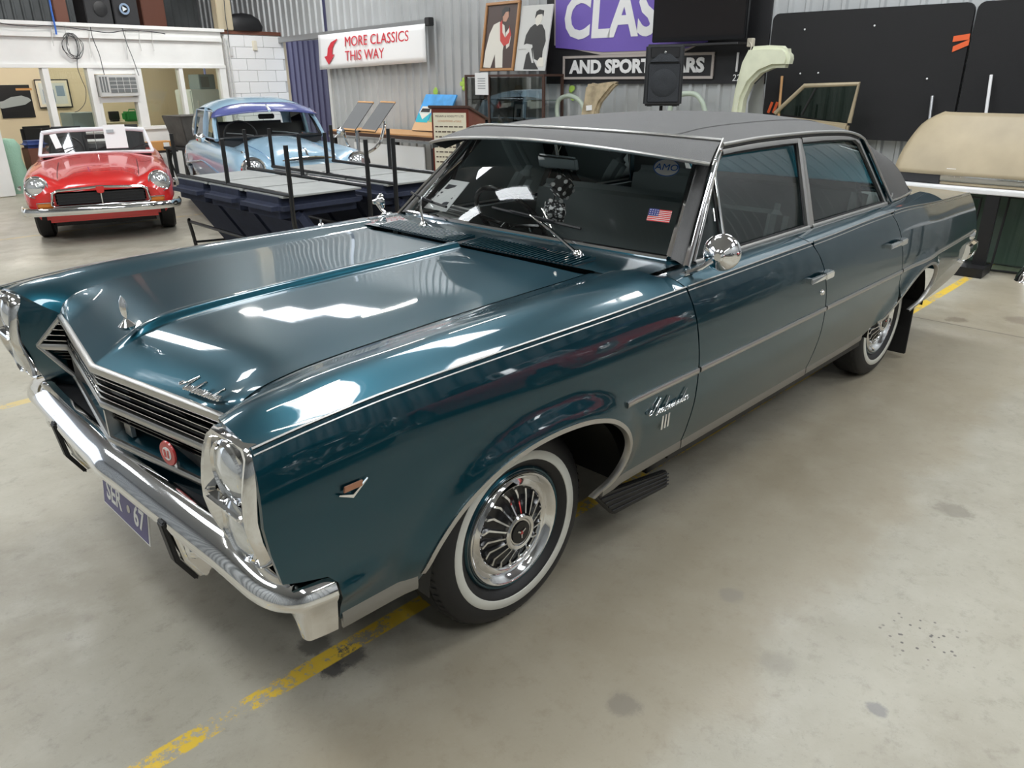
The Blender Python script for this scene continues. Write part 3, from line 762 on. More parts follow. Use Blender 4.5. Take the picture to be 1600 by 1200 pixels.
# ---------------------------------------------------------------- front bumper
half = [(-.902, 0), (-.896, .12), (-.890, .30), (-.884, .45), (-.877, .62), (-.868, .76), (-.858, .85), (-.835, .915), (-.80, .948), (-.76, .960), (-.716, .966)]
bpts = [Vector((x, -y, 0)) for x, y in half[::-1]] + [Vector((x, y, 0)) for x, y in half[1:]]
bpts = catmull(bpts, 6)
def bn(i):
    a = bpts[max(i-1, 0)]; b_ = bpts[min(i+1, len(bpts)-1)]; t = (b_-a).normalized(); n_ = Vector((-t.y, t.x, 0))
    return n_ if n_.dot(bpts[i]-Vector((-.3, 0, 0))) > 0 else -n_
def bprof(i):
    a = abs(bpts[i].y); c = sstep(.66, .90, a); dz = -.022*c
    e = sstep(.90, .955, a); lo = .034*e; k = 1-e      # e: the wrapped end, where the lower skirt comes forward
    return [(-.070, .642-.030*c), (-.045, .640-.030*c), (-.014, .612+dz*.8), (.000, .594+dz), (.004, .582+dz), (.001, .568+dz), (-.010-.022*k, .552+dz), (-.016-.052*k, .505-lo*.7), (-.022-.070*k, .478-lo), (-.035-.070*k, .474-lo), (-.110, .490-lo)]
bump = MB().sweep(bprof, bpts, bn).build('front_bumper', 'chrome', car, angle=48)
for sg in (-1, 1):
    y = sg*.43
    prof = [(-.882, .585), (-.872, .615), (-.835, .628), (-.80, .60), (-.785, .47), (-.80, .405), (-.825, .398), (-.862, .47)]
    M = Matrix(((1, 0, 0, 0), (0, 0, 1, y-.040), (0, 1, 0, 0), (0, 0, 0, 1)))
    ov = MB().prism(prof, .080, M).build('overrider', 'chrome', bump, bevel=.010, seg=3)
    rp = [(-.896, .590), (-.884, .598), (-.866, .47), (-.826, .395), (-.838, .392), (-.880, .468)]
    MB().prism(rp, .036, Matrix(((1, 0, 0, 0), (0, 0, 1, y-.018), (0, 1, 0, 0), (0, 0, 0, 1)))).build('overrider_rubber', 'rubber', ov, bevel=.004)
    # parking lamp let into the bumper
    MB().lathe([(.0001, -.012), (.018, -.008), (.026, .004), (.026, .03)], 18, 'x', (-.872, sg*.55, .555)).build('parking_lamp', 'chrome', bump)
# number plate, hung below the bumper
pc = Vector((-.838, .035, .425)); M = frame(pc, Vector((0.0, -1, 0)), Vector((.12, 0, 1)))
np_ = MB().box((0, 0, 0), (.372, .128, .004)).xf(M).build('number_plate', 'white', car, bevel=.0015)
MB().box((0, 0, .0026), (.358, .114, .001)).xf(M).build('plate_field', 'plate_blue', np_)
text('plate_text', 'SER', .092, 'white', np_, M @ Matrix.Translation((-.085, -.002, .0034)), .0006, sx=.88, bold=.002)
text('plate_text', '67', .092, 'white', np_, M @ Matrix.Translation((.115, -.002, .0034)), .0006, sx=.88, bold=.002)
MB().lathe([(.0001, .0042), (.013, .0042), (.013, .003)], 14, 'z', (.035, 0, 0)).xf(M).build('plate_emblem', 'satin', np_)
MB().box((-.79, .0, .50), (.06, .30, .03)).build('plate_bracket', 'black', car)
# bumper-to-body filler and splash apron
MB().box((-.765, 0, .590), (.06, 1.50, .05)).build('splash_apron', 'black', car)

# ---------------------------------------------------------------- underbody
ub = MB()
ub.box((.15, 0, .52), (1.12, 1.16, .56)).box((-.58, 0, .71), (.35, 1.16, .22)).box((1.70, 0, .31), (2.0, 1.66, .12)).box((3.25, 0, .54), (1.5, 1.16, .60)).box((.82, 0, .64), (.06, 1.76, .56))
ub.box((-.05, 0, .80), (1.25, 1.66, .02)).box((3.0, 0, .84), (.9, 1.66, .02)).box((.60, 0, .55), (.03, 1.70, .44)).box((2.50, 0, .52), (.03, 1.70, .35)).box((-.66, 0, .66), (.03, 1.70, .14)).box((3.42, 0, .58), (.03, 1.70, .30))
ub.build('underbody', 'black', car, smooth=False)
for x in (0, WB):
    for sg in (-1, 1): MB().lathe([(.42, .90), (.42, .57), (.0001, .57)], 28, 'y', (0, 0, 0), .02, PI-.02).xf(Matrix.Translation((x+.02, 0, .33)) @ Matrix.Scale(sg, 4, (0, 1, 0)) @ Matrix.Diagonal((1.02, 1, .95, 1))).build('wheel_house', 'black', car)

# ---------------------------------------------------------------- wheels
def make_wheel(sg, x, yc):
    """one wheel; part of the car, its pieces are sub-parts"""
    s = sg
    tp = [(.196, .058), (.205, .072), (.225, .088), (.232, .0925), (.264, .0945), (.285, .093), (.305, .084), (.320, .070), (.3285, .052), (.330, .03), (.330, -.03), (.3285, -.052), (.318, -.072), (.29, -.09), (.24, -.092), (.196, -.06)]
    base = Matrix.Translation((x, s*yc, HUBZ)) @ Matrix.Scale(s, 4, (0, 1, 0))
    wh = MB().lathe(tp, 64, 'y').xf(base).build('wheel', 'rubber', car, angle=40)
    # tread grooves
    mb = MB()
    for h in (-.045, -.022, 0, .022, .045): mb.lathe([(.3308, h-.003), (.3308, h+.003)], 64, 'y')
    mb.xf(base).build('tread_groove', 'black', wh)
    mb = MB()
    for i in range(72):
        a = 2*PI*i/72
        mb.add([Vector((math.cos(a+d)*r, h, math.sin(a+d)*r)) for d, r, h in ((0, .330, .055), (.030, .330, .055), (.042, .3215, .071), (.012, .3215, .071))], [(0, 1, 2, 3)])
    mb.xf(base @ Matrix.Diagonal((1.003, 1, 1.003, 1))).build('tread_block', 'black', wh)
    MB().lathe([(.2335, .0930), (.2345, .0955), (.2610, .0968), (.2625, .0945)], 64, 'y').xf(base).build('whitewall', 'whitewall', wh, angle=60)
    MB().lathe([(.204, .060), (.206, .074), (.200, .080), (.194, .078), (.190, .064), (.188, .030), (.150, .020)], 56, 'y').xf(base).build('rim', 'paint', wh, angle=50)
    MB().lathe([(.190, .066), (.192, .080), (.186, .086), (.178, .083), (.170, .066), (.160, .060), (.152, .066), (.146, .074), (.138, .072), (.134, .062)], 56, 'y').xf(base).build('trim_ring', 'chrome', wh, angle=60)
    MB().lathe([(.138, .060), (.120, .060), (.085, .078), (.055, .094), (.0001, .096)], 48, 'y').xf(base).build('hub_dish', 'gloss_black', wh, angle=40)
    MB().lathe([(.060, .088), (.060, .104), (.055, .109), (.046, .107), (.044, .100), (.042, .104), (.0001, .106)], 40, 'y').xf(base).build('hub_cap', 'chrome', wh, angle=40)
    MB().lathe([(.038, .1055), (.037, .1085), (.0001, .1095)], 32, 'y').xf(base).build('hub_centre', 'gloss_black', wh)
    mb = MB()
    for a in (.5, 2.6, 4.7): mb.box((.010*math.cos(a), .111, .010*math.sin(a)), (.018, .002, .005), rot=(0, -a, 0))
    mb.xf(base).build('hub_emblem', 'chrome', wh)
    MB().prism([(-.006, -.004), (.006, -.004), (0, .008)], .003, frame((0, .110, 0), Vector((1, 0, 0)), Vector((0, 0, 1))) @ Matrix.Scale(-1, 4, (0, 0, 1))).xf(base).build('hub_emblem', 'red_enamel', wh)
    # bent radial fins
    rp = [(.058, .096), (.090, .082), (.112, .072), (.132, .070)]
    mb = MB(); wdt = [.0022, .0028, .0034, .0040]; tw = [0, 0, .00, .085]
    for sd in (-1, 1):
        pass
    vs_ = []
    for (r, h), wd, t in zip(rp, wdt, tw):
        ca, sa = math.cos(t), math.sin(t); ex = Vector((ca, 0, sa)); et = Vector((-sa, 0, ca))
        vs_ += [ex*r-et*wd+Vector((0, h-.012, 0)), ex*r-et*wd+Vector((0, h+.004, 0)), ex*r+et*wd+Vector((0, h+.004, 0)), ex*r+et*wd+Vector((0, h-.012, 0))]
    fs = [(i*4+k, (i+1)*4+k, (i+1)*4+(k+1) % 4, i*4+(k+1) % 4) for i in range(3) for k in range(4)]+[(0, 1, 2, 3), (12, 13, 14, 15)]
    f0 = MB().add(vs_, fs).build('wheel_fin', 'chrome', wh, angle=30)
    for i in range(18):
        o = f0 if i == 0 else f0.copy()
        if i: COL.objects.link(o)
        o.parent = wh; o.matrix_local = base @ Matrix.Rotation(2*PI*i/18, 4, 'Y')
    return wh
for x in (0, WB):
    for sg in (-1, 1): make_wheel(sg, x, .742)
# ribbed rubber step behind the front wheel and flap behind the rear wheel
for sg in (-1, 1):
    a = [Vector((.33, .885, .335)), Vector((.76, .885, .262)), Vector((.80, .865, .165)), Vector((.50, .84, .165)), Vector((.36, .87, .30))]
    a = [Vector((p.x, sg*p.y, p.z)) for p in a]; n_ = Vector((0, sg, .25)).normalized()
    mf = MB().add([p for p in a]+[p-n_*.03 for p in a], [(0, 1, 2, 3, 4), (9, 8, 7, 6, 5)]+[(i, (i+1) % 5, 5+(i+1) % 5, 5+i) for i in range(5)]).build('mud_guard', 'rubber', car, bevel=.006)
    mb = MB()
    for k in range(1, 5):
        t = k/5; mb.tube([a[0].lerp(a[3], t)+n_*.002, a[1].lerp(a[2], t)+n_*.002], .003, 5)
    mb.build('guard_rib', 'dark', mf)
    MB().box((3.40, sg*.76, .20), (.02, .22, .34)).build('mud_flap', 'rubber', car, bevel=.004)
    MB().box((1.6, sg*.80, .335), (1.62, .12, .09)).build('sill', 'black', car)

# ---------------------------------------------------------------- greenhouse
SLY = .145/.385
def gy(z): return BELT_Y-(z-BELT_Z)*SLY
def gp(sg, x, z, out=0.0): return Vector((x, sg*(gy(z)+out), z))
RAILZ = spl([(1.28, 1.390), (1.6, 1.397), (2.0, 1.394), (2.3, 1.384), (2.46, 1.372), (2.60, 1.345)])
apx = lambda z: .875+(z-1.012)*(1.292-.875)/(1.392-1.012)     # A pillar leading edge
cpx = lambda z: 2.79-(z-1.012)*(2.79-2.585)/(1.35-1.012)       # rear edge of the rear door frame
for sg in (-1, 1):
    fe, d1, d2, qp = parts[sg]; o = Vector((0, sg, .36)).normalized()
    plane = lambda a, b, sg=sg: Vector((a, sg*gy(b), b))
    # window glass
    g1 = [(1.165, 1.020), (1.845, 1.020), (1.915, 1.352), (1.300, 1.352), (1.200, 1.30)]
    g2 = [(1.905, 1.020), (2.735, 1.020), (2.66, 1.16), (2.565, 1.335), (1.965, 1.352)]
    gv = [(.945, 1.020), (1.140, 1.020), (1.180, 1.27), (1.215, 1.325)]
    def pane(nm, poly, par, inn=.012):
        xc = sum(p_[0] for p_ in poly)/len(poly); hw = max(p_[0] for p_ in poly)-min(p_[0] for p_ in poly)
        fnp = lambda a, b_: Vector((a, sg*(gy(b_)-inn-.016+.028*(1-((b_-1.18)/.19)**2)*.55-.020*((a-xc)/hw)**2), b_))
        return panel(nm, poly, fnp, Vector((0, sg, SLY)), .035, 'side_glass', par, flange=0)
    pane('window_glass', g1, d1); pane('window_glass', g2, d2); pane('vent_glass', gv, d1)
    def tub(nm, pts, r, mat, par, n=8, out=0): return MB().tube([gp(sg, a, b, out) for a, b in pts], r, n).build(nm, mat, par, angle=60)
    def flat(nm, pts, wd, mat, par, out=.004, th=.016):
        """flat frame strip following pts in the window plane"""
        n_ = Vector((0, sg, SLY)).normalized(); P = [plane(a, b) for a, b in pts]; vs_ = []; fs = []; N = len(P)
        for i, p in enumerate(P):
            t = (P[min(i+1, N-1)]-P[max(i-1, 0)]).normalized(); q = t.cross(n_).normalized()
            vs_ += [p-q*wd+n_*(out-th), p-q*wd+n_*out*.6, p-q*wd*.5+n_*out, p+q*wd*.5+n_*out, p+q*wd+n_*out*.6, p+q*wd+n_*(out-th)]
        for i in range(N-1):
            for k in range(6): fs.append((i*6+k, (i+1)*6+k, (i+1)*6+(k+1) % 6, i*6+(k+1) % 6))
        fs += [tuple(range(6)), tuple((N-1)*6+k for k in range(6))]
        return MB().add(vs_, fs).build(nm, mat, par, angle=40)
    top1 = [(1.285, 1.366), (1.40, 1.370), (1.6, 1.372), (1.80, 1.372), (1.925, 1.369)]
    top2 = [(1.965, 1.368), (2.2, 1.364), (2.40, 1.356), (2.53, 1.347), (2.575, 1.325)]
    flat('window_frame', top1, .014, 'satin', d1)
    flat('window_frame', [(1.940, 1.372), (1.925, 1.30), (1.895, 1.16), (1.862, 1.012)], .020, 'satin', d1, .006)
    flat('window_frame', top2, .014, 'satin', d2)
    flat('window_frame', [(1.945, 1.372), (1.950, 1.30), (1.925, 1.16), (1.892, 1.012)], .012, 'satin', d2, .005)
    flat('window_frame', [(2.575, 1.330), (2.63, 1.235), (2.69, 1.13), (2.752, 1.014)], .010, 'satin', d2, .004)
    flat('belt_molding', [(x, 1.012) for x in zs(.93, 1.855, 10)], .009, 'satin', d1, .008)
    flat('belt_molding', [(x, 1.012) for x in zs(1.885, 2.76, 10)], .009, 'satin', d2, .008)
    flat('vent_divider', [(1.152, 1.014), (1.160, 1.10), (1.190, 1.27), (1.225, 1.350)], .008, 'chrome', d1, .006)
    flat('vent_frame', [(.925, 1.016), (1.06, 1.150), (1.20, 1.300), (1.262, 1.360)], .007, 'chrome', d1, .006)
    tub('vent_latch', [(1.115, 1.13), (1.125, 1.175)], .005, 'chrome', d1, out=.004)
    flat('windscreen_pillar_trim', [(.872, 1.005), (1.00, 1.130), (1.15, 1.268), (1.283, 1.388)], .013, 'chrome', car, .012)
    flat('rear_frame', [(2.600, 1.350), (2.66, 1.240), (2.72, 1.130), (2.790, 1.012)], .016, 'paint', qp, .000)
    # drip rail
    rail = [(x, RAILZ(x)) for x in zs(1.275, 2.56, 26)]+[(2.61, 1.335), (2.66, 1.270), (2.72, 1.16), (2.80, 1.02)]
    MB().tube([gp(sg, a, b, .014) for a, b in rail], .0075, 8).build('drip_rail', 'satin', car, angle=60)
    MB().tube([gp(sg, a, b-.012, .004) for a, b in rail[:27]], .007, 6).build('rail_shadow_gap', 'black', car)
    # A pillar
    n_ = Vector((0, sg, SLY)).normalized()
    A0, A1 = Vector((.885, sg*.800, 1.010)), Vector((1.300, sg*.668, 1.392))

    # seal around the openings
    MB().tube([gp(sg, a, b, -.012) for a, b in g1], .006, 5, closed=True).tube([gp(sg, a, b, -.012) for a, b in g2], .006, 5, closed=True).tube([gp(sg, a, b, -.012) for a, b in gv], .005, 5, closed=True).build('window_seal', 'black', d1)

# roof skin, vinyl covered
def roof_front(y): a = abs(y)/.69; return 1.015+.262*a**2.3
def roof_fz(y): a = abs(y)/.69; return 1.433-.036*a**2.5
def roofp(u, v):
    w = v*2-1; a = abs(w)
    xf = roof_front(.69*a); xr = 3.02-.10*a**2
    x = xf+(xr-xf)*u
    rz = RAILZ(min(max(x, 1.285), 2.6)) if x < 2.6 else 1.345+(2.6-x)*.12
    yr = gy(rz)+.016; yr = yr+(.612-yr)*sstep(2.50, 3.0, x)
    crown = spl([(1.0, .036), (1.4, .056), (1.9, .066), (2.4, .070), (2.8, .060), (3.02, .045)])(x)
    z = rz+.006+crown*(1-a**2.6)
    if x > 2.5: z -= .10*((x-2.5)/.52)**2*.6*(1-.0*a)
    fz = roof_fz(.69*a); k = 1-sstep(0, .16, u); z = z*(1-k)+min(z, fz)*k
    return Vector((x, w*yr, z))
roof = MB().grid(roofp, 60, 48).build('vinyl_roof', 'vinyl', car, angle=70)
for sg in (-1, 1):   # seams in the vinyl
    MB().tube([roofp(u, .5+sg*.36)+Vector((0, 0, .0005)) for u in zs(.0, .98, 40)], .003, 5).build('roof_seam', 'vinyl', roof)
# C pillars
def cpil(sg):
    def fn(u, v):
        # v: bottom to top, u: front to back; the top edge is the roof skin's own edge
        f0 = Vector((2.795, BELT_Y-.004, 1.014)); r0 = Vector((3.345, .742, .998)); a = f0.lerp(r0, u)
        xt = 2.605+(2.915-2.605)*u; t = roofp((xt-roof_front(.69))/(2.92-roof_front(.69)), 1); p = a.lerp(t, v)
        p.y += .018*math.sin(PI*v)*(1-u*.3)+.012*math.sin(PI*u)*(1-v)
        p.z += .030*math.sin(PI*v)*u; p.x += .035*math.sin(PI*v)*u
        return Vector((p.x, sg*p.y, p.z))
    return fn
for sg in (-1, 1):
    fn = cpil(sg)
    MB().grid(fn, 14, 14).build('rear_pillar', 'vinyl', roof, angle=70)
    MB().tube([fn(u, 0)+Vector((0, sg*.004, .002)) for u in zs(0, 1, 10)], .007, 6).build('pillar_molding', 'satin', roof)
    MB().box(fn(.12, .10)+Vector((0, sg*.008, 0)), (.020, .008, .022)).build('pillar_badge', 'chrome', roof, bevel=.003)
# deck panel between the rear pillars and rear window
def rwin(u, v):
    w = v*2-1; a = roofp(1, v)-Vector((0, 0, .006)); b_ = Vector((3.40+.08*(1-w*w), .73*w, 1.0)); p = a.lerp(b_, u); p.z += .03*math.sin(PI*u); return p
MB().grid(rwin, 10, 16).build('rear_window', 'side_glass', car)
MB().tube([rwin(1, v) for v in zs(0, 1, 16)], .012, 6).tube([rwin(0, v) for v in zs(0, 1, 16)], .012, 6).build('rear_window_trim', 'chrome', car)
MB().box((3.05, 0, .985), (.70, 1.46, .01)).build('parcel_shelf', 'interior', car)

# windscreen
def wsc(u, v):
    w = v*2-1; a = abs(w)
    b_ = Vector((.800+.075*a**2.3, .748*w, 1.040-.016*a**2)); t = Vector((roof_front(.63*a)+.020, .620*w, roof_fz(.63*a)-.012))
    p = b_.lerp(t, u); p.x -= .020*math.sin(PI*u)*(1-a**3); return p
ws = MB().grid(wsc, 12, 30).build('windscreen', 'windscreen', car, angle=80)
MB().tube([wsc(0, v)+Vector((-.006, 0, .002)) for v in zs(0, 1, 30)], .013, 8).build('windscreen_trim', 'chrome', ws)
for v, sg in ((0, -1), (1, 1)):
    A0, A1 = Vector((.872, sg*.812, 1.012)), Vector((1.290, sg*.672, 1.392)); vs_ = []
    for u in zs(0, 1, 10):
        p, q = wsc(u, v)+Vector((.0, 0, .004)), A0.lerp(A1, u); m_ = (p+q)/2+Vector((-.010, sg*.006, .006)); vs_ += [p, m_, q, q+Vector((.05, -sg*.02, -.01)), p+Vector((.05, 0, -.02))]
    MB().add(vs_, [(5*i+k, 5*i+5+k, 5*i+5+(k+1) % 5, 5*i+(k+1) % 5) for i in range(10) for k in range(5)]).build('windscreen_pillar', 'vinyl', car, angle=50)
    MB().tube([wsc(u, v)+Vector((-.004, sg*.002, .004)) for u in zs(0, .93, 10)], .012, 8).build('windscreen_side_trim', 'chrome', ws)
# external sun visor
def visp(u, v):
    w = v*2-1; a = abs(w)
    r = Vector((roof_front(.69*a)-.002, (.675+.012)*w, roof_fz(.69*a)+.004)); f = Vector((.985+.075*a**2.2, .775*w, 1.368-.028*a**2.0))
    f.x = .865+.190*a**2.2; f.z = 1.402-.062*a**2
    p = r.lerp(f, u); p.z += .010*math.sin(PI*u); return p
def vfront(a):  # lower front lip, read off the photograph
    return visp(1, .5+.5*a)
visor = MB().grid(visp, 8, 40).build('sun_visor', 'vinyl', car, angle=70)
MB().tube([visp(1, v) for v in zs(0, 1, 40)], .0075, 8).build('visor_lip', 'satin', visor, angle=60)
MB().tube([visp(0, v)+Vector((0, 0, .004)) for v in zs(0, 1, 40)], .0075, 8).build('visor_trim', 'satin', visor, angle=60)
for sg, v in ((-1, 0), (1, 1)):
    p, q = visp(0, v), visp(1, v)
    MB().add([p, q, q+Vector((.05, -sg*.05, -.030)), p+Vector((.015, -sg*.004, -.035))], [(0, 1, 2, 3)]).build('visor_end', 'vinyl', visor)
    P = [p+Vector((0, sg*.004, 0)), p.lerp(q, .5)+Vector((0, sg*.004, -.012)), q+Vector((.012, sg*.002, -.014))]
    br = MB()
    for a, b_ in zip(P[:-1], P[1:]): br.hexa([a+Vector((0, 0, -.018)), b_+Vector((0, 0, -.016)), b_+Vector((0, sg*.006, -.016)), a+Vector((0, sg*.006, -.018)), a+Vector((0, 0, .014)), b_+Vector((0, 0, .012)), b_+Vector((0, sg*.006, .012)), a+Vector((0, sg*.006, .014))])
    br.build('visor_bracket', 'satin', visor)
    for t in (.3, .75):
        MB().lathe([(.0001, .010), (.008, .007), (.010, 0)], 10, 'y').xf(Matrix.Translation(p.lerp(q, t)+Vector((0, sg*.010, -.006))) @ Matrix.Scale(sg, 4, (0, 1, 0))).build('bracket_screw', 'chrome', visor)

# wipers, door mirrors, aerial
for y, ang in ((-.50, 1.0), (.36, 1.0)):
    p0 = cowlp(.38, y/.80)+Vector((.01, 0, .012)); tip = wsc(.16, .5+(y+.36)/1.58)+Vector((-.022, 0, .018)); mid = p0.lerp(tip, .5)+Vector((-.01, 0, .012))
    wp = MB().tube([p0, mid, tip], [.007, .005, .004], 6).build('wiper_arm', 'chrome', car)
    MB().lathe([(.0001, .022), (.010, .020), (.018, .010), (.022, -.006)], 14, 'z', p0+Vector((0, 0, -.004))).build('wiper_pivot', 'chrome', wp)
    B = [wsc(.16+.035*t, .5+(y+.36+.26*t)/1.58)+Vector((-.008, 0, .008)) for t in (-1, -.5, 0, .5, 1)]
    MB().tube(B, .006, 6).build('wiper_blade', 'rubber', wp)
    MB().tube([b_+Vector((-.010, 0, .008)) for b_ in B[1:4]], .004, 6).build('blade_bridge', 'dark', wp)
for sg in (-1, 1):
    c = Vector((.862, sg*.962, 1.078)) if sg < 0 else Vector((.86, .955, 1.060)); ax = Vector((-.86, sg*.30, -.10)).normalized()
    M = frame(c, ax.cross(Vector((0, 0, 1))), Vector((0, 0, 1)))
    if (M.to_3x3() @ Vector((0, 0, 1))).dot(ax) < 0: M = M @ Matrix.Rotation(PI, 4, 'Y')
    if sg > 0: M = M @ Matrix.Scale(.62, 4)
    mr = MB().lathe([(.0001, .066), (.012, .066), (.018, .060), (.020, .040), (.032, .030), (.054, .010), (.062, -.004), (.064, -.014), (.060, -.018), (.0001, -.016)], 32, 'z').xf(M).build('door_mirror', 'chrome', car, angle=30)
    foot = Vector((c.x-.075 if sg < 0 else c.x-.02, sg*.880, 1.008))
    MB().tube([c+ax*.02, c.lerp(foot, .5)+Vector((-.01, 0, -.012)), foot], [.010, .008, .009], 8).build('mirror_stem', 'chrome', mr)
    MB().box(foot, (.06, .026, .012)).build('mirror_foot', 'chrome', mr, bevel=.004)
pa = at(503, 364, 1, .80)
MB().lathe([(.0001, .035), (.004, .034), (.005, .020), (.012, .014), (.018, .0), (.018, -.02)], 12, 'z', Vector((pa.x, pa.y, 1.012))).build('aerial_base', 'chrome', car)

# ---------------------------------------------------------------- cabin
MB().box((1.9, 0, .375), (2.1, 1.66, .02)).build('cabin_floor', 'interior', car)
for sg in (-1, 1): MB().box((1.80, sg*.80, .70), (1.95, .04, .58)).build('door_card', 'interior', car)
def seat(x, nm):
    s_ = MB().box((x+.02, 0, .60), (.50, 1.46, .22)).build(nm, 'interior', car, bevel=.05, seg=3)
    MB().box((x+.33, 0, .86), (.16, 1.46, .50), rot=(0, .20, 0)).build('seat_back', 'interior', s_, bevel=.05, seg=3)
seat(1.45, 'front_seat'); seat(2.35, 'rear_seat')
ds = MB().prism([(.84, .70), (1.05, .72), (1.09, .80), (1.09, .93), (1.05, .985), (.86, 1.012), (.82, 1.00)], 1.54, Matrix(((1, 0, 0, 0), (0, 0, 1, -.77), (0, 1, 0, 0), (0, 0, 0, 1)))).build('dashboard', 'interior', car, bevel=.015)
MB().box((1.094, -.38, .88), (.006, .16, .035)).build('ashtray', 'satin', ds, bevel=.004)
MB().box((1.10, -.30, .82), (.02, .34, .10)).build('glove_box', 'interior', ds, bevel=.006)
cst = Vector((1.20, .37, .985)); ax = Vector((.80, 0, .55)).normalized(); M = frame(cst, Vector((0, 1, 0)), Vector((-.55, 0, .80)))
stw = MB().tube([M @ Vector((.205*math.cos(2*PI*i/36), .205*math.sin(2*PI*i/36), 0)) for i in range(36)], .012, 8, closed=True)
stw = stw.build('steering_wheel', 'gloss_black', car)
MB().tube([M @ Vector((-.20, 0, 0)), M @ Vector((0, 0, -.03)), M @ Vector((.20, 0, 0))], .010, 6).cyl(M @ Vector((0, 0, -.03)), cst-ax*.40, .022).build('steering_column', 'gloss_black', stw)
MB().tube([M @ Vector((.135*math.cos(a), .135*math.sin(a), -.02)) for a in zs(PI, 2*PI, 16)], .005, 6).build('horn_ring', 'chrome', stw)
im = at(872, 254, 0, 1.10)
mi = MB().box((im.x, im.y, im.z), (.022, .25, .062), rot=(0, -.2, -.12)).build('rear_view_mirror', 'chrome', car, bevel=.010, seg=3)
MB().cyl((im.x, im.y, im.z+.02), (im.x-.02, im.y, im.z+.09), .007).build('mirror_stalk', 'chrome', mi)
MB().grid(lambda u, v: roofp(.06+.88*u, .08+.84*v)-Vector((0, 0, .030)), 14, 14).build('headliner', 'headliner', roof)
# stickers on the windscreen
def wsc_at(px, py):
    best = None
    for u in zs(0, 1, 60):
        for v in zs(0, 1, 120):
            q = wsc(u, v)-Vector(CAM); dz = q.dot(_f); e = (800+FPX*q.dot(_r2)/dz-px)**2+(600-FPX*q.dot(_u2)/dz-py)**2
            if best is None or e < best[0]: best = (e, u, v)
    _, u, v = best; p = wsc(u, v); eu = (wsc(u+.01, v)-p).normalized(); ev = (wsc(u, v-.01)-p).normalized()
    M = frame(p, ev, eu); n_ = M.to_3x3() @ Vector((0, 0, 1)); n_ = n_ if n_.x < 0 else -n_
    return p+n_*.004, ev, eu, n_
p, ev, eu, n_ = wsc_at(1043, 264)
ev = -ev if ev.dot(_r2) < 0 else ev
M = frame(p, ev, eu)
MB().lathe([(.0001, .001), (.048, .001), (.048, 0)], 32, 'z').xf(M @ Matrix.Diagonal((1, .80, 1, 1))).build('club_sticker', 'white', ws)
MB().lathe([(.046, .0016), (.049, .0016), (.049, 0)], 32, 'z').xf(M @ Matrix.Diagonal((1, .80, 1, 1))).build('sticker_rim', 'amo_blue', ws)
text('sticker_text', 'AMO', .042, 'amo_blue', ws, M @ Matrix.Translation((0, 0, .002)), .0004, .15, sx=.92)
p, ev, eu, n_ = wsc_at(1032, 338); ev = -ev if ev.dot(_r2) < 0 else ev
M = frame(p, ev, eu)
fl0 = MB().box((0, 0, 0), (.085, .052, .001)).xf(M).build('flag_sticker', 'white', ws)
mb = MB()
for i in range(7): mb.box((.0, -.024+i*.008, .0012), (.085, .0042, .001))
mb.xf(M).build('flag_stripe', 'flag_red', ws)
MB().box((-.023, .012, .002), (.038, .030, .001)).xf(M).build('flag_canton', 'flag_blue', ws)
mb = MB()
for i in range(4):
    for j in range(3): mb.box((-.036+i*.009, .003+j*.009, .003), (.003, .003, .0006))
mb.xf(M).build('flag_star', 'white', ws)

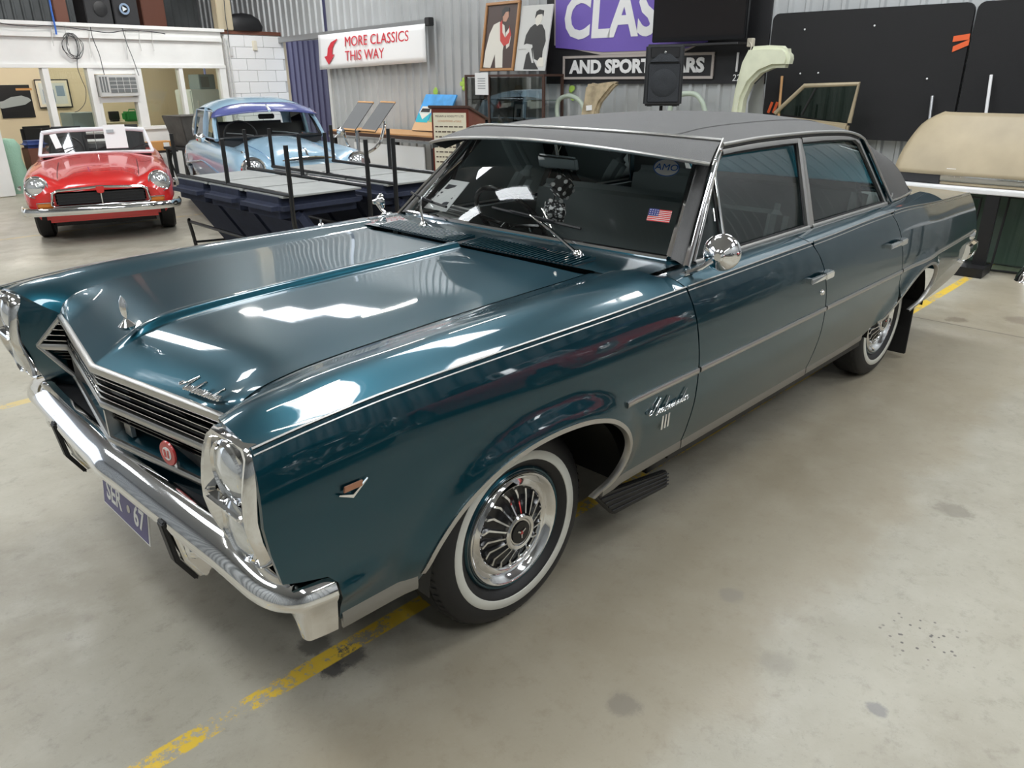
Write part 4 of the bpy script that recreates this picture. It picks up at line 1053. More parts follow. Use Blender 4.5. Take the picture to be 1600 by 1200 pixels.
# fluffy dice hung from the mirror
def fuzz_mat():
    m = bpy.data.materials.new('dice_cloth'); m.use_nodes = True; n, l = nodes_of(m); b = n['Principled BSDF']
    tc = n.new('ShaderNodeTexCoord'); v = n.new('ShaderNodeTexVoronoi'); v.inputs['Scale'].default_value = 75; l.new(tc.outputs['Object'], v.inputs['Vector'])
    r = n.new('ShaderNodeValToRGB'); r.color_ramp.elements[0].position = .30; r.color_ramp.elements[0].color = (.65, .65, .65, 1); r.color_ramp.elements[1].position = .45; r.color_ramp.elements[1].color = (.02, .02, .022, 1)
    l.new(v.outputs['Distance'], r.inputs[0]); l.new(r.outputs[0], b.inputs['Base Color']); b.inputs['Roughness'].default_value = .9; MATS['dice_cloth'] = m
fuzz_mat()
for px, py, sz, rot, nm in ((879, 293, .080, (.5, .6, .3), 'black fabric die with white pips hanging under the car mirror'), (866, 331, .088, (.2, .9, 1.0), 'grey speckled fuzzy die hanging lowest from the car mirror')):
    p = at(px, py, 0, 1.085)
    t = thing('fuzzy_die', nm, 'dice', p, 0, 'dice on the mirror')
    MB().box((0, 0, 0), (sz, sz, sz), rot=rot).build('cube', 'black' if sz < .085 else 'dice_cloth', t, bevel=.016, seg=3)
    mb = MB(); R = Euler(rot).to_matrix()
    for ax in range(3):
        for s in (-1, 1):
            for a, b_ in ((-.25, -.25), (.25, .25), (.25, -.25), (-.25, .25)):
                q = [0, 0, 0]; q[ax] = s*.5; q[(ax+1) % 3] = a; q[(ax+2) % 3] = b_; c = R @ Vector(q)*sz; e = R @ Vector([s if k == ax else 0 for k in range(3)])
                mb.lathe([(.0001, .002), (.009, .0015), (.010, -.001)], 10, 'z').v
                k = len(mb.v); 
    pm_ = MB()
    for ax in range(3):
        for s in (-1, 1):
            for a, b_ in ((-.25, -.25), (.25, .25), (.25, -.25), (-.25, .25)):
                q = [0, 0, 0]; q[ax] = s*.5; q[(ax+1) % 3] = a; q[(ax+2) % 3] = b_; c = R @ Vector(q)*sz; e = R @ Vector([s if k == ax else 0 for k in range(3)])
                Mx = frame(c, e.orthogonal(), e.cross(e.orthogonal())); pm_.add([Mx @ v for v in MB().lathe([(.0001, .002), (.009, .0015), (.010, -.001)], 10, 'z').v], MB().lathe([(.0001, .002), (.009, .0015), (.010, -.001)], 10, 'z').f)
    pm_.build('pip', 'paper', t)
    MB().cyl((0, 0, sz*.6), Vector((im.x, im.y, im.z-.02))-p, .0025, 6).build('cord', 'black', t)
# sheets of paper on the dash
for quad, lb in ((((598, 338), (652, 285), (686, 276), (640, 330)), 'printed lot sheet leaning behind the windscreen corner of the teal sedan'), (((682, 335), (700, 318), (750, 330), (715, 345)), 'folded white notice lying flat on the sedan dashboard')):
    P = [at(a, b_, 2, 1.035+(.0 if i in (0, 3) else .06)) if 'leaning' in lb else at(a, b_, 2, 1.016) for i, (a, b_) in enumerate(quad)]
    if 'leaning' in lb: P = [wsc(.05, .985)+Vector((.06, 0, 0)), wsc(.40, .95)+Vector((.06, 0, 0)), wsc(.40, .80)+Vector((.06, 0, 0)), wsc(.05, .84)+Vector((.06, 0, 0))]
    t = thing('paper_sheet', lb, 'paper')
    n_ = (P[1]-P[0]).cross(P[3]-P[0]).normalized(); n_ = n_ if n_.z > 0 else -n_
    MB().add(P+[p_-n_*.002 for p_ in P], [(0, 1, 2, 3), (7, 6, 5, 4), (0, 1, 5, 4), (1, 2, 6, 5), (2, 3, 7, 6), (3, 0, 4, 7)]).build('sheet', 'paper', t, smooth=False)
    mb = MB()
    for r_, hgt in ((.2, .10), (.40, .06), (.52, .06), (.68, .16)):
        a, b_ = P[0].lerp(P[1], r_), P[3].lerp(P[2], r_); c, d_ = P[0].lerp(P[1], r_+hgt), P[3].lerp(P[2], r_+hgt)
        mb.add([a.lerp(b_, .12)+n_*.002, a.lerp(b_, .85)+n_*.002, c.lerp(d_, .85)+n_*.002, c.lerp(d_, .12)+n_*.002], [(0, 1, 2, 3)])
    mb.build('print', 'text_dark', t, smooth=False)
# ================================================================ the office built into the hall
def oS(px, py, off=0): p = ow(px, py, off); return (p-OFF0).dot(UX), p.z
def obox(name, s0, s1, z0, z1, d0, d1, mat, parent=None, bevel=0):
    """box on the office wall: s along it, d out of it towards the hall"""
    c = OFF0+UX*((s0+s1)/2)-UY*((d0+d1)/2); R = Matrix.Rotation(RA, 3, 'Z')
    return MB().box((c.x, c.y, (z0+z1)/2), (s1-s0, abs(d1-d0), z1-z0), rot=R).build(name, mat, parent, smooth=bool(bevel), bevel=bevel)
pm('aluminium', (.72, .72, .70), .4, .4); pm('poster_black', (.012, .012, .016), .3); pm('poster_car', (.35, .38, .40), .4); pm('poster_gold', (.55, .28, .10), .4)
pm('print_pale', (.62, .66, .68), .5); pm('print_blue', (.22, .30, .42), .5); pm('mount', (.75, .70, .58), .6); pm('green_plastic', (.03, .30, .07), .35)
pm('cable', (.05, .05, .055), .5); pm('cable_white', (.6, .6, .58), .5); pm('cable_blue', (.05, .16, .55), .4); pm('fridge', (.66, .73, .74), .3); pm('ac_grille', (.16, .17, .17), .5)
pm('red_sign', (.6, .05, .06), .5); pm('towel', (.28, .46, .36), .9, bump=.6, bscale=40); pm('cushion_blue', (.03, .06, .22), .8); pm('brown_timber', (.14, .05, .03), .6); pm('beige_post', (.50, .43, .30), .6); pm('grey_blue', (.22, .28, .30), .5)
HEAD, SILL, TOPZ = 1.83, .88, 2.40
s_end = oS(345, 60)[0]; s_blk = (CORN-OFF0).dot(UX)-.02
ofw = struct(obox('wall_office', -4.5, s_end, HEAD, TOPZ, -.10, .0, 'office_white'))
struct(obox('trim_1', -4.5, s_end-.02, TOPZ-.16, TOPZ-.10, .0, .05, 'office_white'))
struct(obox('trim_2', -4.5, s_end+.05, TOPZ, TOPZ+.05, -.2, .06, 'office_white'))
m1 = .79; m2 = oS(146, 150)[0]; m3 = oS(222, 150)[0]; m4 = oS(288, 150)[0]
struct(obox('wall_office_sill', m1, s_end, 0, SILL, -.10, 0, 'office_white'))
struct(obox('trim_3', m1-.04, s_end, SILL-.03, SILL+.02, -.11, .03, 'office_white'))
struct(obox('trim_4', -4.5, s_end, HEAD-.02, HEAD+.03, -.11, .03, 'office_white'))
for i, (s, wd) in enumerate(((m1, .045), (m2+.02, .045), (m3, .05), (m4, .035), (s_end-.06, .06))):
    struct(obox('trim_%d' % (5+i), s-wd, s+wd, 0 if i == 0 else SILL, HEAD, -.11, .02, 'office_white'))
# glazing
for i, (a, b_) in enumerate(((m1+.045, m2-.025), (m3+.05, m4-.035), (m4+.035, s_end-.12))):
    wn = struct(obox('window_%d' % (i+1), a, b_, SILL+.02, HEAD-.02, -.055, -.049, 'office_glass'))
# the unit column: wall air conditioner above a small window
za, zb = 1.38, 1.71
struct(obox('window_4', m2+.10, m3-.09, SILL+.06, za-.09, -.055, -.049, 'office_glass'))
struct(obox('trim_10', m2+.06, m3-.05, za-.09, za-.01, -.11, .025, 'office_white'))
struct(obox('trim_11', m2+.06, m3-.05, zb+.01, HEAD, -.10, 0.0, 'office_white'))
struct(obox('trim_12', m2+.06, m2+.11, SILL, za, -.11, .02, 'office_white')); struct(obox('trim_13', m3-.10, m3-.05, SILL, za, -.11, .02, 'office_white'))
ac = tag(obox('air_conditioner', m2+.08, m3-.07, za, zb, -.30, .10, 'aluminium', bevel=.01), 'white window air conditioner with dark grille set in the office wall', 'air conditioner')
a0, a1 = m2+.25, m3-.11
gr = obox('intake_grille', a0, a1, za+.06, zb-.04, .10, .108, 'ac_grille', ac)
for k in range(1, 4): obox('grille_rail', a0, a1, za+.06+(zb-za-.10)*k/4-.004, za+.06+(zb-za-.10)*k/4+.004, .108, .114, 'aluminium', ac)
for k in range(1, 4): obox('grille_stile', a0+(a1-a0)*k/4-.004, a0+(a1-a0)*k/4+.004, za+.06, zb-.04, .108, .114, 'aluminium', ac)
for k in range(3): obox('louvre', m2+.10+k*.045, m2+.125+k*.045, za+.07, zb-.03, .10, .108, 'ac_grille', ac)
# open doorway on the left with its white door leaf
p = ow(14, 250); dl = thing('office_door', 'white office door leaf standing open with a red notice', 'door', OFF0+UX*(-.22)-UY*.02, RA)
MB().box((0, 0, .54), (.40, .045, 1.06)).build('leaf', 'office_white', dl, bevel=.004)
MB().box((-.10, -.026, .62), (.14, .004, .10)).build('notice', 'red_sign', dl); MB().box((-.10, -.026, .75), (.14, .004, .12)).build('notice', 'paper', dl)
struct(obox('wall_office_low', -4.5, -.44, 0, 1.03, -.10, 0, 'office_white')); struct(obox('window_5', -4.5, -.46, 1.03, HEAD-.02, -.055, -.049, 'office_glass'))
struct(obox('trim_14', -.50, -.42, 0, HEAD, -.11, .02, 'office_white')); struct(obox('trim_15', -2.5, -2.42, 1.03, HEAD, -.11, .02, 'office_white'))
# inside of the office
IN = 3.0
struct(obox('wall_office_inner', -4.5, s_blk, 0, HEAD+.6, -IN-.1, -IN, 'cream_wall')); struct(obox('ceiling_office', -4.5, s_blk, TOPZ-.06, TOPZ, -IN, -.1, 'office_white'))
struct(obox('wall_office_side', s_blk+.05, s_blk+.12, 0, TOPZ-.1, -IN, -.1, 'cream_wall'))
struct(obox('wall_office_far', -4.6, -4.5, 0, TOPZ-.1, -IN, -.1, 'cream_wall'))
for s in (.5, 2.6):
    c = OFF0+UX*s+UY*1.5
    t = thing('office_light', 'batten light fixed under the office ceiling', 'light', (c.x, c.y, TOPZ-.12), RA, 'office batten lights')
    MB().box((0, 0, .03), (1.25, .12, .05)).build('housing', 'office_white', t); MB().cyl((-.6, 0, -.02), (.6, 0, -.02), .02).build('lamp_tube', 'office_tube', t)
def inner(px, py, d=IN): p = ow(px, py, -d); return (p-OFF0).dot(UX), p.z
def irect(name, px0, py0, px1, py1, d, th, mat, parent=None, bevel=0):
    a, zt = inner(px0, py0, d); b_, zl = inner(px1, py1, d); return obox(name, min(a, b_), max(a, b_), min(zl, zt), max(zl, zt), -d, -d+th, mat, parent, bevel)
ps = tag(irect('car_poster', -8, 133, 56, 183, IN-.01, .01, 'poster_black'), 'black poster of a silver sports car on the cream office wall', 'poster')
s0, z0 = inner(-5, 170, IN); s1, z1 = inner(46, 148, IN)
def carshape(s0, s1, z0, z1, d):
    w_, h_ = s1-s0, z1-z0; pts = [(0, .1), (.15, 0), (.8, .25), (1, .55), (.95, .75), (.75, .95), (.45, .85), (.2, .55), (0, .5)]
    vs_ = [OFF0+UX*(s0+a*w_)-UY*d+Vector((0, 0, z0+b_*h_)) for a, b_ in pts]; return vs_, [tuple(range(len(pts)))]
v_, f_ = carshape(s0, s1, z0, z1, -IN+.026); raw('printed_car', v_, f_, 'poster_car', ps)
irect('printed_strip', 24, 138, 50, 141, IN-.021, .004, 'poster_gold', ps)
fp = tag(irect('framed_print', 52, 124, 114, 168, IN-.03, .03, 'poster_black', bevel=.004), 'framed landscape print with pale mount on the office wall', 'picture')
irect('mount_board', 54, 126, 112, 166, IN-.061, .004, 'mount', fp); irect('print_sheet', 59, 130, 107, 162, IN-.066, .004, 'print_pale', fp)
irect('print_shape', 66, 140, 88, 160, IN-.071, .003, 'print_blue', fp); irect('print_shape', 86, 134, 102, 150, IN-.071, .003, 'print_blue', fp)
# furniture seen through the panes: each stands on the office floor
def istand(name, px0, py0, px1, d, th, mat, label, cat, bevel=.01):
    a, zt = inner(px0, py0, d); b_, _ = inner(px1, py0, d)
    return tag(obox(name, min(a, b_), max(a, b_), 0, zt, -d, -d-th, mat, None, bevel), label, cat)
istand('office_cabinet', 112, 177, 160, 1.0, .5, 'grey_blue', 'grey blue steel cabinet behind the office window', 'cabinet')
fr = istand('refrigerator', 297, 140, 343, 1.2, .6, 'fridge', 'pale refrigerator behind the right office pane with a box on top', 'refrigerator', .02)
a, zt = inner(300, 140, 1.2); 
obox('fridge_handle', a+.08, a+.10, zt-.6, zt-.2, -1.17, -1.20, 'aluminium', fr)
a0, zt2 = inner(312, 117, 1.2); a1, zl = inner(340, 140, 1.2)
mw = tag(obox('microwave_oven', a0, a1, zt, zt+(zt2-zl), -1.25, -1.65, 'grey_blue', None, .01), 'grey microwave oven standing on the refrigerator', 'microwave')
obox('oven_door', a0+.03, a0+(a1-a0)*.6, zt+.04, zt+(zt2-zl)-.04, -1.245, -1.25, 'ac_grille', mw)
istand('desk', 168, 192, 224, .55, .42, 'beige_post', 'beige office desk under the small window', 'desk')
a0, zt = inner(193, 178, .7); a1, zl = inner(224, 192, .7)
dz_ = inner(168, 192, .55)[1]+.002; zt = zt-zl+dz_; zl = dz_
gb = tag(obox('toolbox', a0, a1, zl, zt, -.62, -.80, 'green_plastic', None, .03), 'green plastic toolbox on the desk behind the small office window', 'toolbox')
c = (a0+a1)/2; q = OFF0+UX*c+UY*.71
MB().tube([q-UX*.06+Vector((0, 0, zt-.005)), q-UX*.05+Vector((0, 0, zt+.03)), q+UX*.05+Vector((0, 0, zt+.03)), q+UX*.06+Vector((0, 0, zt-.005))], .010, 6).build('carry_handle', 'green_plastic', gb)
a0, zt = inner(168, 177, .9); a1, zl = inner(187, 192, .9)
zt = zt-zl+dz_; zl = dz_
mon = tag(obox('monitor', a0, a1, zl+.03, zt, -.85, -.89, 'poster_black', None, .005), 'dark computer monitor on the desk beside the green toolbox', 'monitor'); obox('monitor_foot', (a0+a1)/2-.06, (a0+a1)/2+.06, zl, zl+.035, -.82, -.92, 'poster_black', mon)
a0, _ = inner(52, 198, 1.0); a1, zt = inner(86, 198, 1.0)
ch = thing('office_chair', 'black high-backed chair inside the office doorway', 'chair', OFF0+UX*((a0+a1)/2)+UY*1.15, RA)
MB().box((0, .20, zt-.30), (.50, .10, .62)).build('backrest', 'dark', ch, bevel=.04); MB().box((0, -.02, .46), (.50, .48, .10)).build('seat', 'dark', ch, bevel=.03); MB().cyl((0, 0, .05), (0, 0, .42), .03).build('stem', 'black', ch)
for k in range(5): MB().cyl((0, 0, .06), (.26*math.cos(k*1.2566), .26*math.sin(k*1.2566), .03), .018, 6).build('foot', 'black', ch)
# heap by the doorway: towel over a drum, blue cushion on a dark chest
a0, zt = inner(12, 215, .45); q = OFF0+UX*(a0-.08)+UY*.36
tw = MB().lathe([(.0001, zt), (.13, zt-.02), (.19, zt-.12), (.17, zt-.3), (.20, .35), (.16, 0)], 14, 'z', (q.x, q.y, 0)).build('draped_towel', 'towel', None, angle=60); tag(tw, 'green towel draped over a drum inside the office doorway', 'towel')
a0, zt = inner(33, 232, .50); q = OFF0+UX*(a0+.20)+UY*.50
ckt = zt
tag(MB().box((q.x+.05, q.y, ckt/2), (.40, .36, ckt)).build('dark_chest', 'brown_timber', None, bevel=.01), 'dark brown chest under the blue cushion in the office doorway', 'chest')
tag(MB().box((q.x, q.y, ckt+.055), (.34, .34, .11)).build('cushion', 'cushion_blue', None, bevel=.05, seg=3), 'round-edged blue cushion lying on the dark chest', 'cushion')

# ---------------------------------------------------------------- painted block wall beside the office
bw = struct(obox('wall_block', s_end+.05, s_blk+.0, 0, 2.34, -.16, -.012, 'mortar'))
rows = 12
blk = None
for r in range(rows):
    z0 = r*.197; off = 0 if r % 2 else -.2
    s = s_end+.06+off
    while s < s_blk-.03:
        a, b_ = max(s, s_end+.06), min(s+.392, s_blk-.01)
        if b_-a > .04:
            c = OFF0+UX*((a+b_)/2)+UY*.06; key = round(b_-a, 3)
            if blk is None: blk = {}
            if key not in blk: blk[key] = MB().box((0, 0, 0), (b_-a-.006, .14, .191)).build('block', 'block_white', bw, smooth=False, bevel=.003, seg=1); o = blk[key]
            else: o = blk[key].copy(); COL.objects.link(o); o.parent = bw
            o.location = (c.x, c.y, z0+.099); o.rotation_euler = (0, 0, RA)
        s += .398
# conduits, alarm box, switch, wall bracket
for k, (px, zb_) in enumerate(((349, .95), (353, .80))):
    a = oS(px, 60)[0]; q = OFF0+UX*a-UY*.05
    tag(MB().cyl((q.x, q.y, zb_), (q.x, q.y, 2.30), .012, 8).build('conduit', 'cable_white', None), ('short white conduit running down the office corner', 'long white conduit running down beside the block wall')[k], 'conduit', 'conduits at the office corner')
a, z = oS(359, 79); sb = tag(obox('junction_box', a-.05, a+.05, z-.10, z+.07, -.012, .03, 'aluminium', None, .008), 'small white junction box on the block wall below a cable', 'box')
a, z = oS(397, 71); al = tag(obox('alarm_box', a-.045, a+.045, z-.09, z+.08, -.012, .04, 'mount', None, .01), 'cream alarm sounder high on the white block wall', 'alarm')
a, z = oS(388, 144); q = OFF0+UX*a-UY*.03
br = tag(MB().tube([q-UX*.18+Vector((0, 0, -.04)), q-UY*.05, q+UX*.16+Vector((0, 0, .06))], .022, 6).build('wall_bracket', 'black', None), 'black angled bracket fixed to the block wall above the blue car', 'bracket')
# ---------------------------------------------------------------- loft above the office
z0 = TOPZ+.05
lf = struct(obox('floor_loft', -4.5, s_blk+.1, TOPZ-.02, TOPZ+.04, -IN-.2, -.05, 'brown_timber'))
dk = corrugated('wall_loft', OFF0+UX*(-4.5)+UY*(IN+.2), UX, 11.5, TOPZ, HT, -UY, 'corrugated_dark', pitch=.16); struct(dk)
struct(obox('wall_block_upper', s_blk-.9, s_blk, 2.35, 2.36, -.16, -.012, 'brown_timber'))
def lbox(name, px0, px1, pyb, d, h, th, mat, label, cat, bevel=.01):
    a = (ow(px0, pyb, -d)-OFF0).dot(UX); b_ = (ow(px1, pyb, -d)-OFF0).dot(UX); return tag(obox(name, a, b_, z0-.01, z0-.01+h, -d, -d-th, mat, None, bevel), label, cat)
l1 = lbox('loudspeaker', 137, 178, 36, .25, .72, .4, 'dark', 'dark grey loudspeaker cabinet on the loft, beside the one with the round badge', 'loudspeaker')
l2 = lbox('loudspeaker', 181, 219, 36, .28, .80, .4, 'dark', 'dark grey loudspeaker cabinet with a round blue badge on the loft', 'loudspeaker')
for o_, px, bad in ((l1, 157, False), (l2, 194, True)):
    q = ow(px, 14, -.24); Mx = frame(q, UX, UZ)
    if bad:
        MB().lathe([(.055, 0), (.055, .012), (.085, .012), (.085, 0)], 24, 'z').xf(Mx).build('round_badge', 'print_blue', o_)
        MB().prism([(-.03, -.04), (.045, 0), (-.03, .04)], .01, Mx).build('badge_arrow', 'print_pale', o_)
    else:
        MB().lathe([(.0001, .004), (.10, .004), (.11, 0)], 24, 'z').xf(Mx @ Matrix.Translation((0, .0, 0))).build('speaker_cone', 'black', o_)
lbox('timber_post', 88, 109, 33, .35, 2.4, .12, 'brown_timber', 'dark red brown timber post standing on the loft', 'post')
lbox('loft_crate', 226, 262, 42, .9, .55, .5, 'brown_timber', 'brown wooden crate at the back of the loft', 'crate')
pst = lbox('steel_column', 343, 366, 50, .02, 2.5, .16, 'beige_post', 'beige steel column rising from the end of the loft', 'column')
a = (ow(330, 48, -.2)-OFF0).dot(UX); q = OFF0+UX*(a+.62)+UY*.12
tag(MB().lathe([(.0001, .30), (.12, .28), (.22, .20), (.26, .08), (.24, 0), (.0001, 0)], 16, 'z').xf(Matrix.Translation((q.x, q.y, z0-.01)) @ Matrix.Rotation(RA, 4, 'Z') @ Matrix.Diagonal((1.5, .5, 1, 1))).build('duffel_bag', 'black', None, angle=60), 'black duffel bag slumped at the end of the loft', 'bag')
# loose cables on the office fascia
def fcable(name, pts, r, mat, label, off=.03):
    P = catmull([ow(a, b_, off) for a, b_ in pts], 5); return tag(MB().tube(P, r, 5).build(name, mat, None), label, 'cable')
fcable('power_cable', [(0, 36), (20, 39), (50, 41), (75, 40), (100, 42), (130, 46), (170, 51), (200, 47), (240, 50), (258, 53)], .007, 'cable', 'dark cable swagged along the top of the office fascia', .075)
fcable('drop_cable', [(141, 42), (145, 60), (155, 85), (160, 105), (163, 117)], .006, 'cable', 'dark cable dropping from the fascia to the air conditioner left side', .12)
fcable('drop_cable', [(191, 44), (198, 68), (207, 90), (214, 110), (217, 118)], .006, 'cable', 'dark cable dropping from the fascia to the air conditioner right side', .12)
fcable('drop_cable', [(121, 84), (121, 105), (128, 125), (134, 140), (133, 160), (124, 172), (117, 175)], .005, 'cable', 'thin cable hanging from the coil down across the window')
fcable('air_hose', [(77, 0), (81, 20), (86, 42), (88, 54)], .014, 'cable_blue', 'bright blue hose hanging down over the fascia', .09)
fcable('column_cable', [(350, 0), (352, 25), (356, 50), (358, 74)], .008, 'cable', 'dark cable running down the steel column to the junction box', .05)
for k, (px, y0, y1) in enumerate(((80, 40, 72), (101, 40, 57), (139, 42, 90), (196, 46, 92), (217, 48, 80), (237, 50, 80))):
    fcable('hanging_lead', [(px, y0), (px+1, (y0+y1)/2), (px+4, y1)], .006, 'cable_white', 'pale lead hanging short from the office fascia', .06)['group'] = 'leads on the fascia'
cc = ow(113, 72, .05); co = thing('cable_coil', 'loose coil of thin dark cable hanging on the office fascia', 'cable coil', cc, RA)
random.seed(3)
for k in range(5):
    ph = random.random()*3; rx, rz_ = .13+.03*random.random(), .15+.04*random.random()
    MB().tube([Vector((rx*math.cos(t+ph)*math.cos(k), -.012*k*.5, rz_*math.sin(t+ph)+.02*math.sin(3*t))) for t in zs(0, 2*PI*.97, 24)], .005, 5).build('cable_loop', 'cable', co)
# ================================================================ doorway in the back wall and what hangs on the wall
pm('sign_purple', (.17, .11, .46), .45); pm('sign_white', (.82, .82, .82), .5); pm('sign_black', (.012, .012, .014), .55); pm('sign_frame', (.45, .40, .37), .6)
pm('banner', (.86, .86, .86), .6); pm('wood_frame', (.42, .21, .08), .45); pm('photo_dark', (.06, .035, .03), .5); pm('photo_white', (.72, .69, .62), .6); pm('photo_red', (.55, .06, .05), .6); pm('photo_skin', (.50, .28, .20), .6); pm('photo_grey', (.62, .62, .60), .6); pm('photo_black', (.02, .02, .02), .5)
pm('carpet_black', (.017, .017, .018), .95, bump=.4, bscale=300); pm('tape_orange', (.75, .12, .03), .5); pm('cream_paint', (.66, .68, .52), .35, noise=.06); pm('tan_paint', (.37, .305, .20), .48, noise=.12, nscale=3); pm('rust_paint', (.42, .34, .22), .6, noise=.4, nscale=9); pm('green_paint', (.45, .52, .43), .5); pm('mahogany', (.16, .028, .014), .3, coat=.4); pm('dark_wood', (.07, .035, .025), .4)
pm('tv_screen', (.012, .010, .010), .12); pm('speaker_black', (.016, .017, .019), .6); pm('speaker_grille', (.022, .025, .030), .75, bump=.6, bscale=260); pm('poster_cream', (.72, .66, .50), .7); pm('text_brown', (.10, .07, .05), .7); pm('text_orange', (.55, .26, .12), .7); pm('sky_paint', (.06, .33, .72), .6, noise=.25, nscale=6); pm('van_teal', (.02, .42, .52), .5); pm('van_green', (.18, .40, .20), .5); pm('sand', (.62, .40, .22), .7); pm('alloy', (.42, .43, .44), .35, .7); pm('board_grey', (.16, .165, .17), .6); pm('wood_light', (.60, .33, .14), .5); pm('dark_glassy', (.10, .13, .115), .2); pm('moss_paint', (.40, .62, .10), .6)
pm('brick_red', (.55, .20, .10), .8)
glass('green_glass', (.62, .76, .66), 1.2)
def cS(px, py, off=0): p = cw(px, py, off); return (p-CW0).dot(WY), p.z
def wpt(s, z, d=0): p = CW0+WY*s-WX*d; return Vector((p.x, p.y, z))
def wM(s, z, d): return frame(wpt(s, z, d), -WY, UZ)      # local x to the right, y up, z out of the wall
def wbox(name, s0, s1, z0, z1, d0, d1, mat, parent=None, bevel=0, seg=2):
    M = wM((s0+s1)/2, (z0+z1)/2, (d0+d1)/2); return MB().box((0, 0, 0), (abs(s1-s0), abs(z1-z0), abs(d1-d0))).xf(M).build(name, mat, parent, smooth=bool(bevel), bevel=bevel, seg=seg)
def wpoly(name, px, d, th, mat, parent=None, bevel=0):
    """a plate standing at distance d from the wall, outline read off the photograph"""
    S_ = [(cS(a, b_, d)[0], cS(a, b_, d)[1] if b_ < 330 else 0.0) for a, b_ in px]; M = wM(0, 0, d)
    return MB().prism([(-s, z) for s, z in S_], th, M).build(name, mat, parent, smooth=bool(bevel), bevel=bevel, seg=4)
# outside, seen through the door opening
fence = corrugated('wall_outside', wpt(door_b-1.5, 0, -2.2), WY, 13, 0, 3.6, -WX, 'fence_purple', pitch=.22); struct(fence)
MB().box((CW0.x+3.2, 9.5, -.03), (6, 8, .06)).build('floor_outside', 'concrete', None, smooth=False)['kind'] = 'structure'
for k, z in enumerate((.45, 1.30)):
    struct(wbox('trim_%d' % (20+k), door_b-.5, door_b+2.8, z-.02, z+.03, -2.14, -2.10, 'brown_timber'))
a0, zz0 = cS(447, 112, -1.2); a1, zz1 = cS(478, 205, -1.2)
sh = thing('brick_pallet', 'stack of orange bricks standing in a wire cage outside the doorway', 'bricks', wpt((a0+a1)/2, 0, -1.2), RB)
MB().box((0, 0, .06), (.9, 1.1, .12)).build('pallet', 'wood_light', sh, smooth=False)
bk = MB().box((0, 0, 0), (.20, .225, .10)).build('brick', 'brick_red', sh, smooth=False)
n_ = 0
for zi in range(9):
    for yi in range(4):
        o = bk if n_ == 0 else bk.copy()
        if n_: COL.objects.link(o); o.parent = sh
        o.location = (-.30, -.36+.24*yi+(.02 if zi % 2 else 0), .175+zi*.108); n_ += 1
for y in (-.52, 0, .52): MB().cyl((-.44, y, .12), (-.44, y, 1.62), .014, 6).build('cage_post', 'aluminium', sh)
for z in (.6, 1.1, 1.6): MB().cyl((-.44, -.53, z), (-.44, .53, z), .014, 6).build('cage_rail', 'rust_paint', sh)
# steel edge of the opening and the door track
struct(wbox('trim_22', door_b-.03, door_b+.05, 0, zdoor, -.02, .05, 'aluminium'))
pa_, pb_ = cS(431, 63, .10), cS(672, 34, .10)
tr = thing('door_track', 'grey steel sliding-door track above the banner', 'track')
MB().hexa([wpt(pa_[0], pa_[1]-.05, .06), wpt(pb_[0], pb_[1]-.05, .06), wpt(pb_[0], pb_[1]-.05, .14), wpt(pa_[0], pa_[1]-.05, .14), wpt(pa_[0], pa_[1]+.04, .06), wpt(pb_[0], pb_[1]+.04, .06), wpt(pb_[0], pb_[1]+.04, .14), wpt(pa_[0], pa_[1]+.04, .14)]).build('rail', 'alloy', tr, smooth=False)
MB().box(wpt(pb_[0], pb_[1], .12), (.10, .12, .12)).build('end_stop', 'dark', tr, bevel=.01)
# banner
bq = [cS(497, 55, .17), cS(664, 37, .17), cS(667, 97, .17), cS(500, 109, .17)]
def bpt(u, v, lift=0):
    a = Vector(bq[0]).lerp(Vector(bq[1]), u); b_ = Vector(bq[3]).lerp(Vector(bq[2]), u); q = a.lerp(b_, v); return wpt(q.x, q.y, .17+.012*math.sin(9*u)*v+lift)
bn_ = MB().grid(lambda u, v: bpt(u, v), 30, 6).build('banner', 'banner', None, angle=80); tag(bn_, 'white banner with red arrow and lettering hung from the door track', 'banner')
sol = bn_.modifiers.new('thickness', 'SOLIDIFY'); sol.thickness = .004
def btext(body, u, v, size, sx):
    p, q, r_ = bpt(u, v, .022), bpt(u+.1, v, .022), bpt(u, v-.1, .022)
    return text('banner_lettering', body, size, 'text_red', bn_, frame(p, q-p, r_-p), .001, .12, 'LEFT', sx, 0)
L_ = (bpt(1, .5)-bpt(0, .5)).length; H_ = (bpt(.5, 1)-bpt(.5, 0)).length
btext('MORE CLASSICS', .275, .28, H_*.40, .0+L_*.68/(H_*.40*8.35)); btext('THIS WAY', .275, .68, H_*.40, L_*.38/(H_*.40*4.85))
Mb = frame(bpt(.14, .5, .02), bpt(.24, .5, .02)-bpt(.14, .5, .02), bpt(.14, .4, .02)-bpt(.14, .5, .02)); k = H_
MB().prism([(a_*1.75, b_) for a_, b_ in ((-.02*k-.08*k, -.38*k), (-.22*k, -.14*k), (-.13*k, -.12*k), (-.09*k, .10*k), (.02*k, .26*k), (.20*k, .34*k), (.22*k, .32*k), (.12*k, .22*k), (.05*k, .08*k), (.03*k, -.10*k), (.10*k, -.09*k))], .002, Mb).build('banner_arrow', 'text_red', bn_, smooth=False)
# moss-green paint marks on the ribbed sheets
for k, (px, py, r_) in enumerate(((680, 143, .10), (723, 130, .09), (893, 143, .09))):
    s, z = cS(px, py, .03); mb = MB(); random.seed(k)
    for i in range(5): mb.lathe([(.0001, .0035), (r_*.35*(.6+.6*random.random()), .003), (r_*.4, 0)], 12, 'z', (random.uniform(-.03, .03), random.uniform(-r_, r_), 0))
    o = mb.xf(wM(s, z, .030)).build('paint_mark', 'moss_paint', wl); 
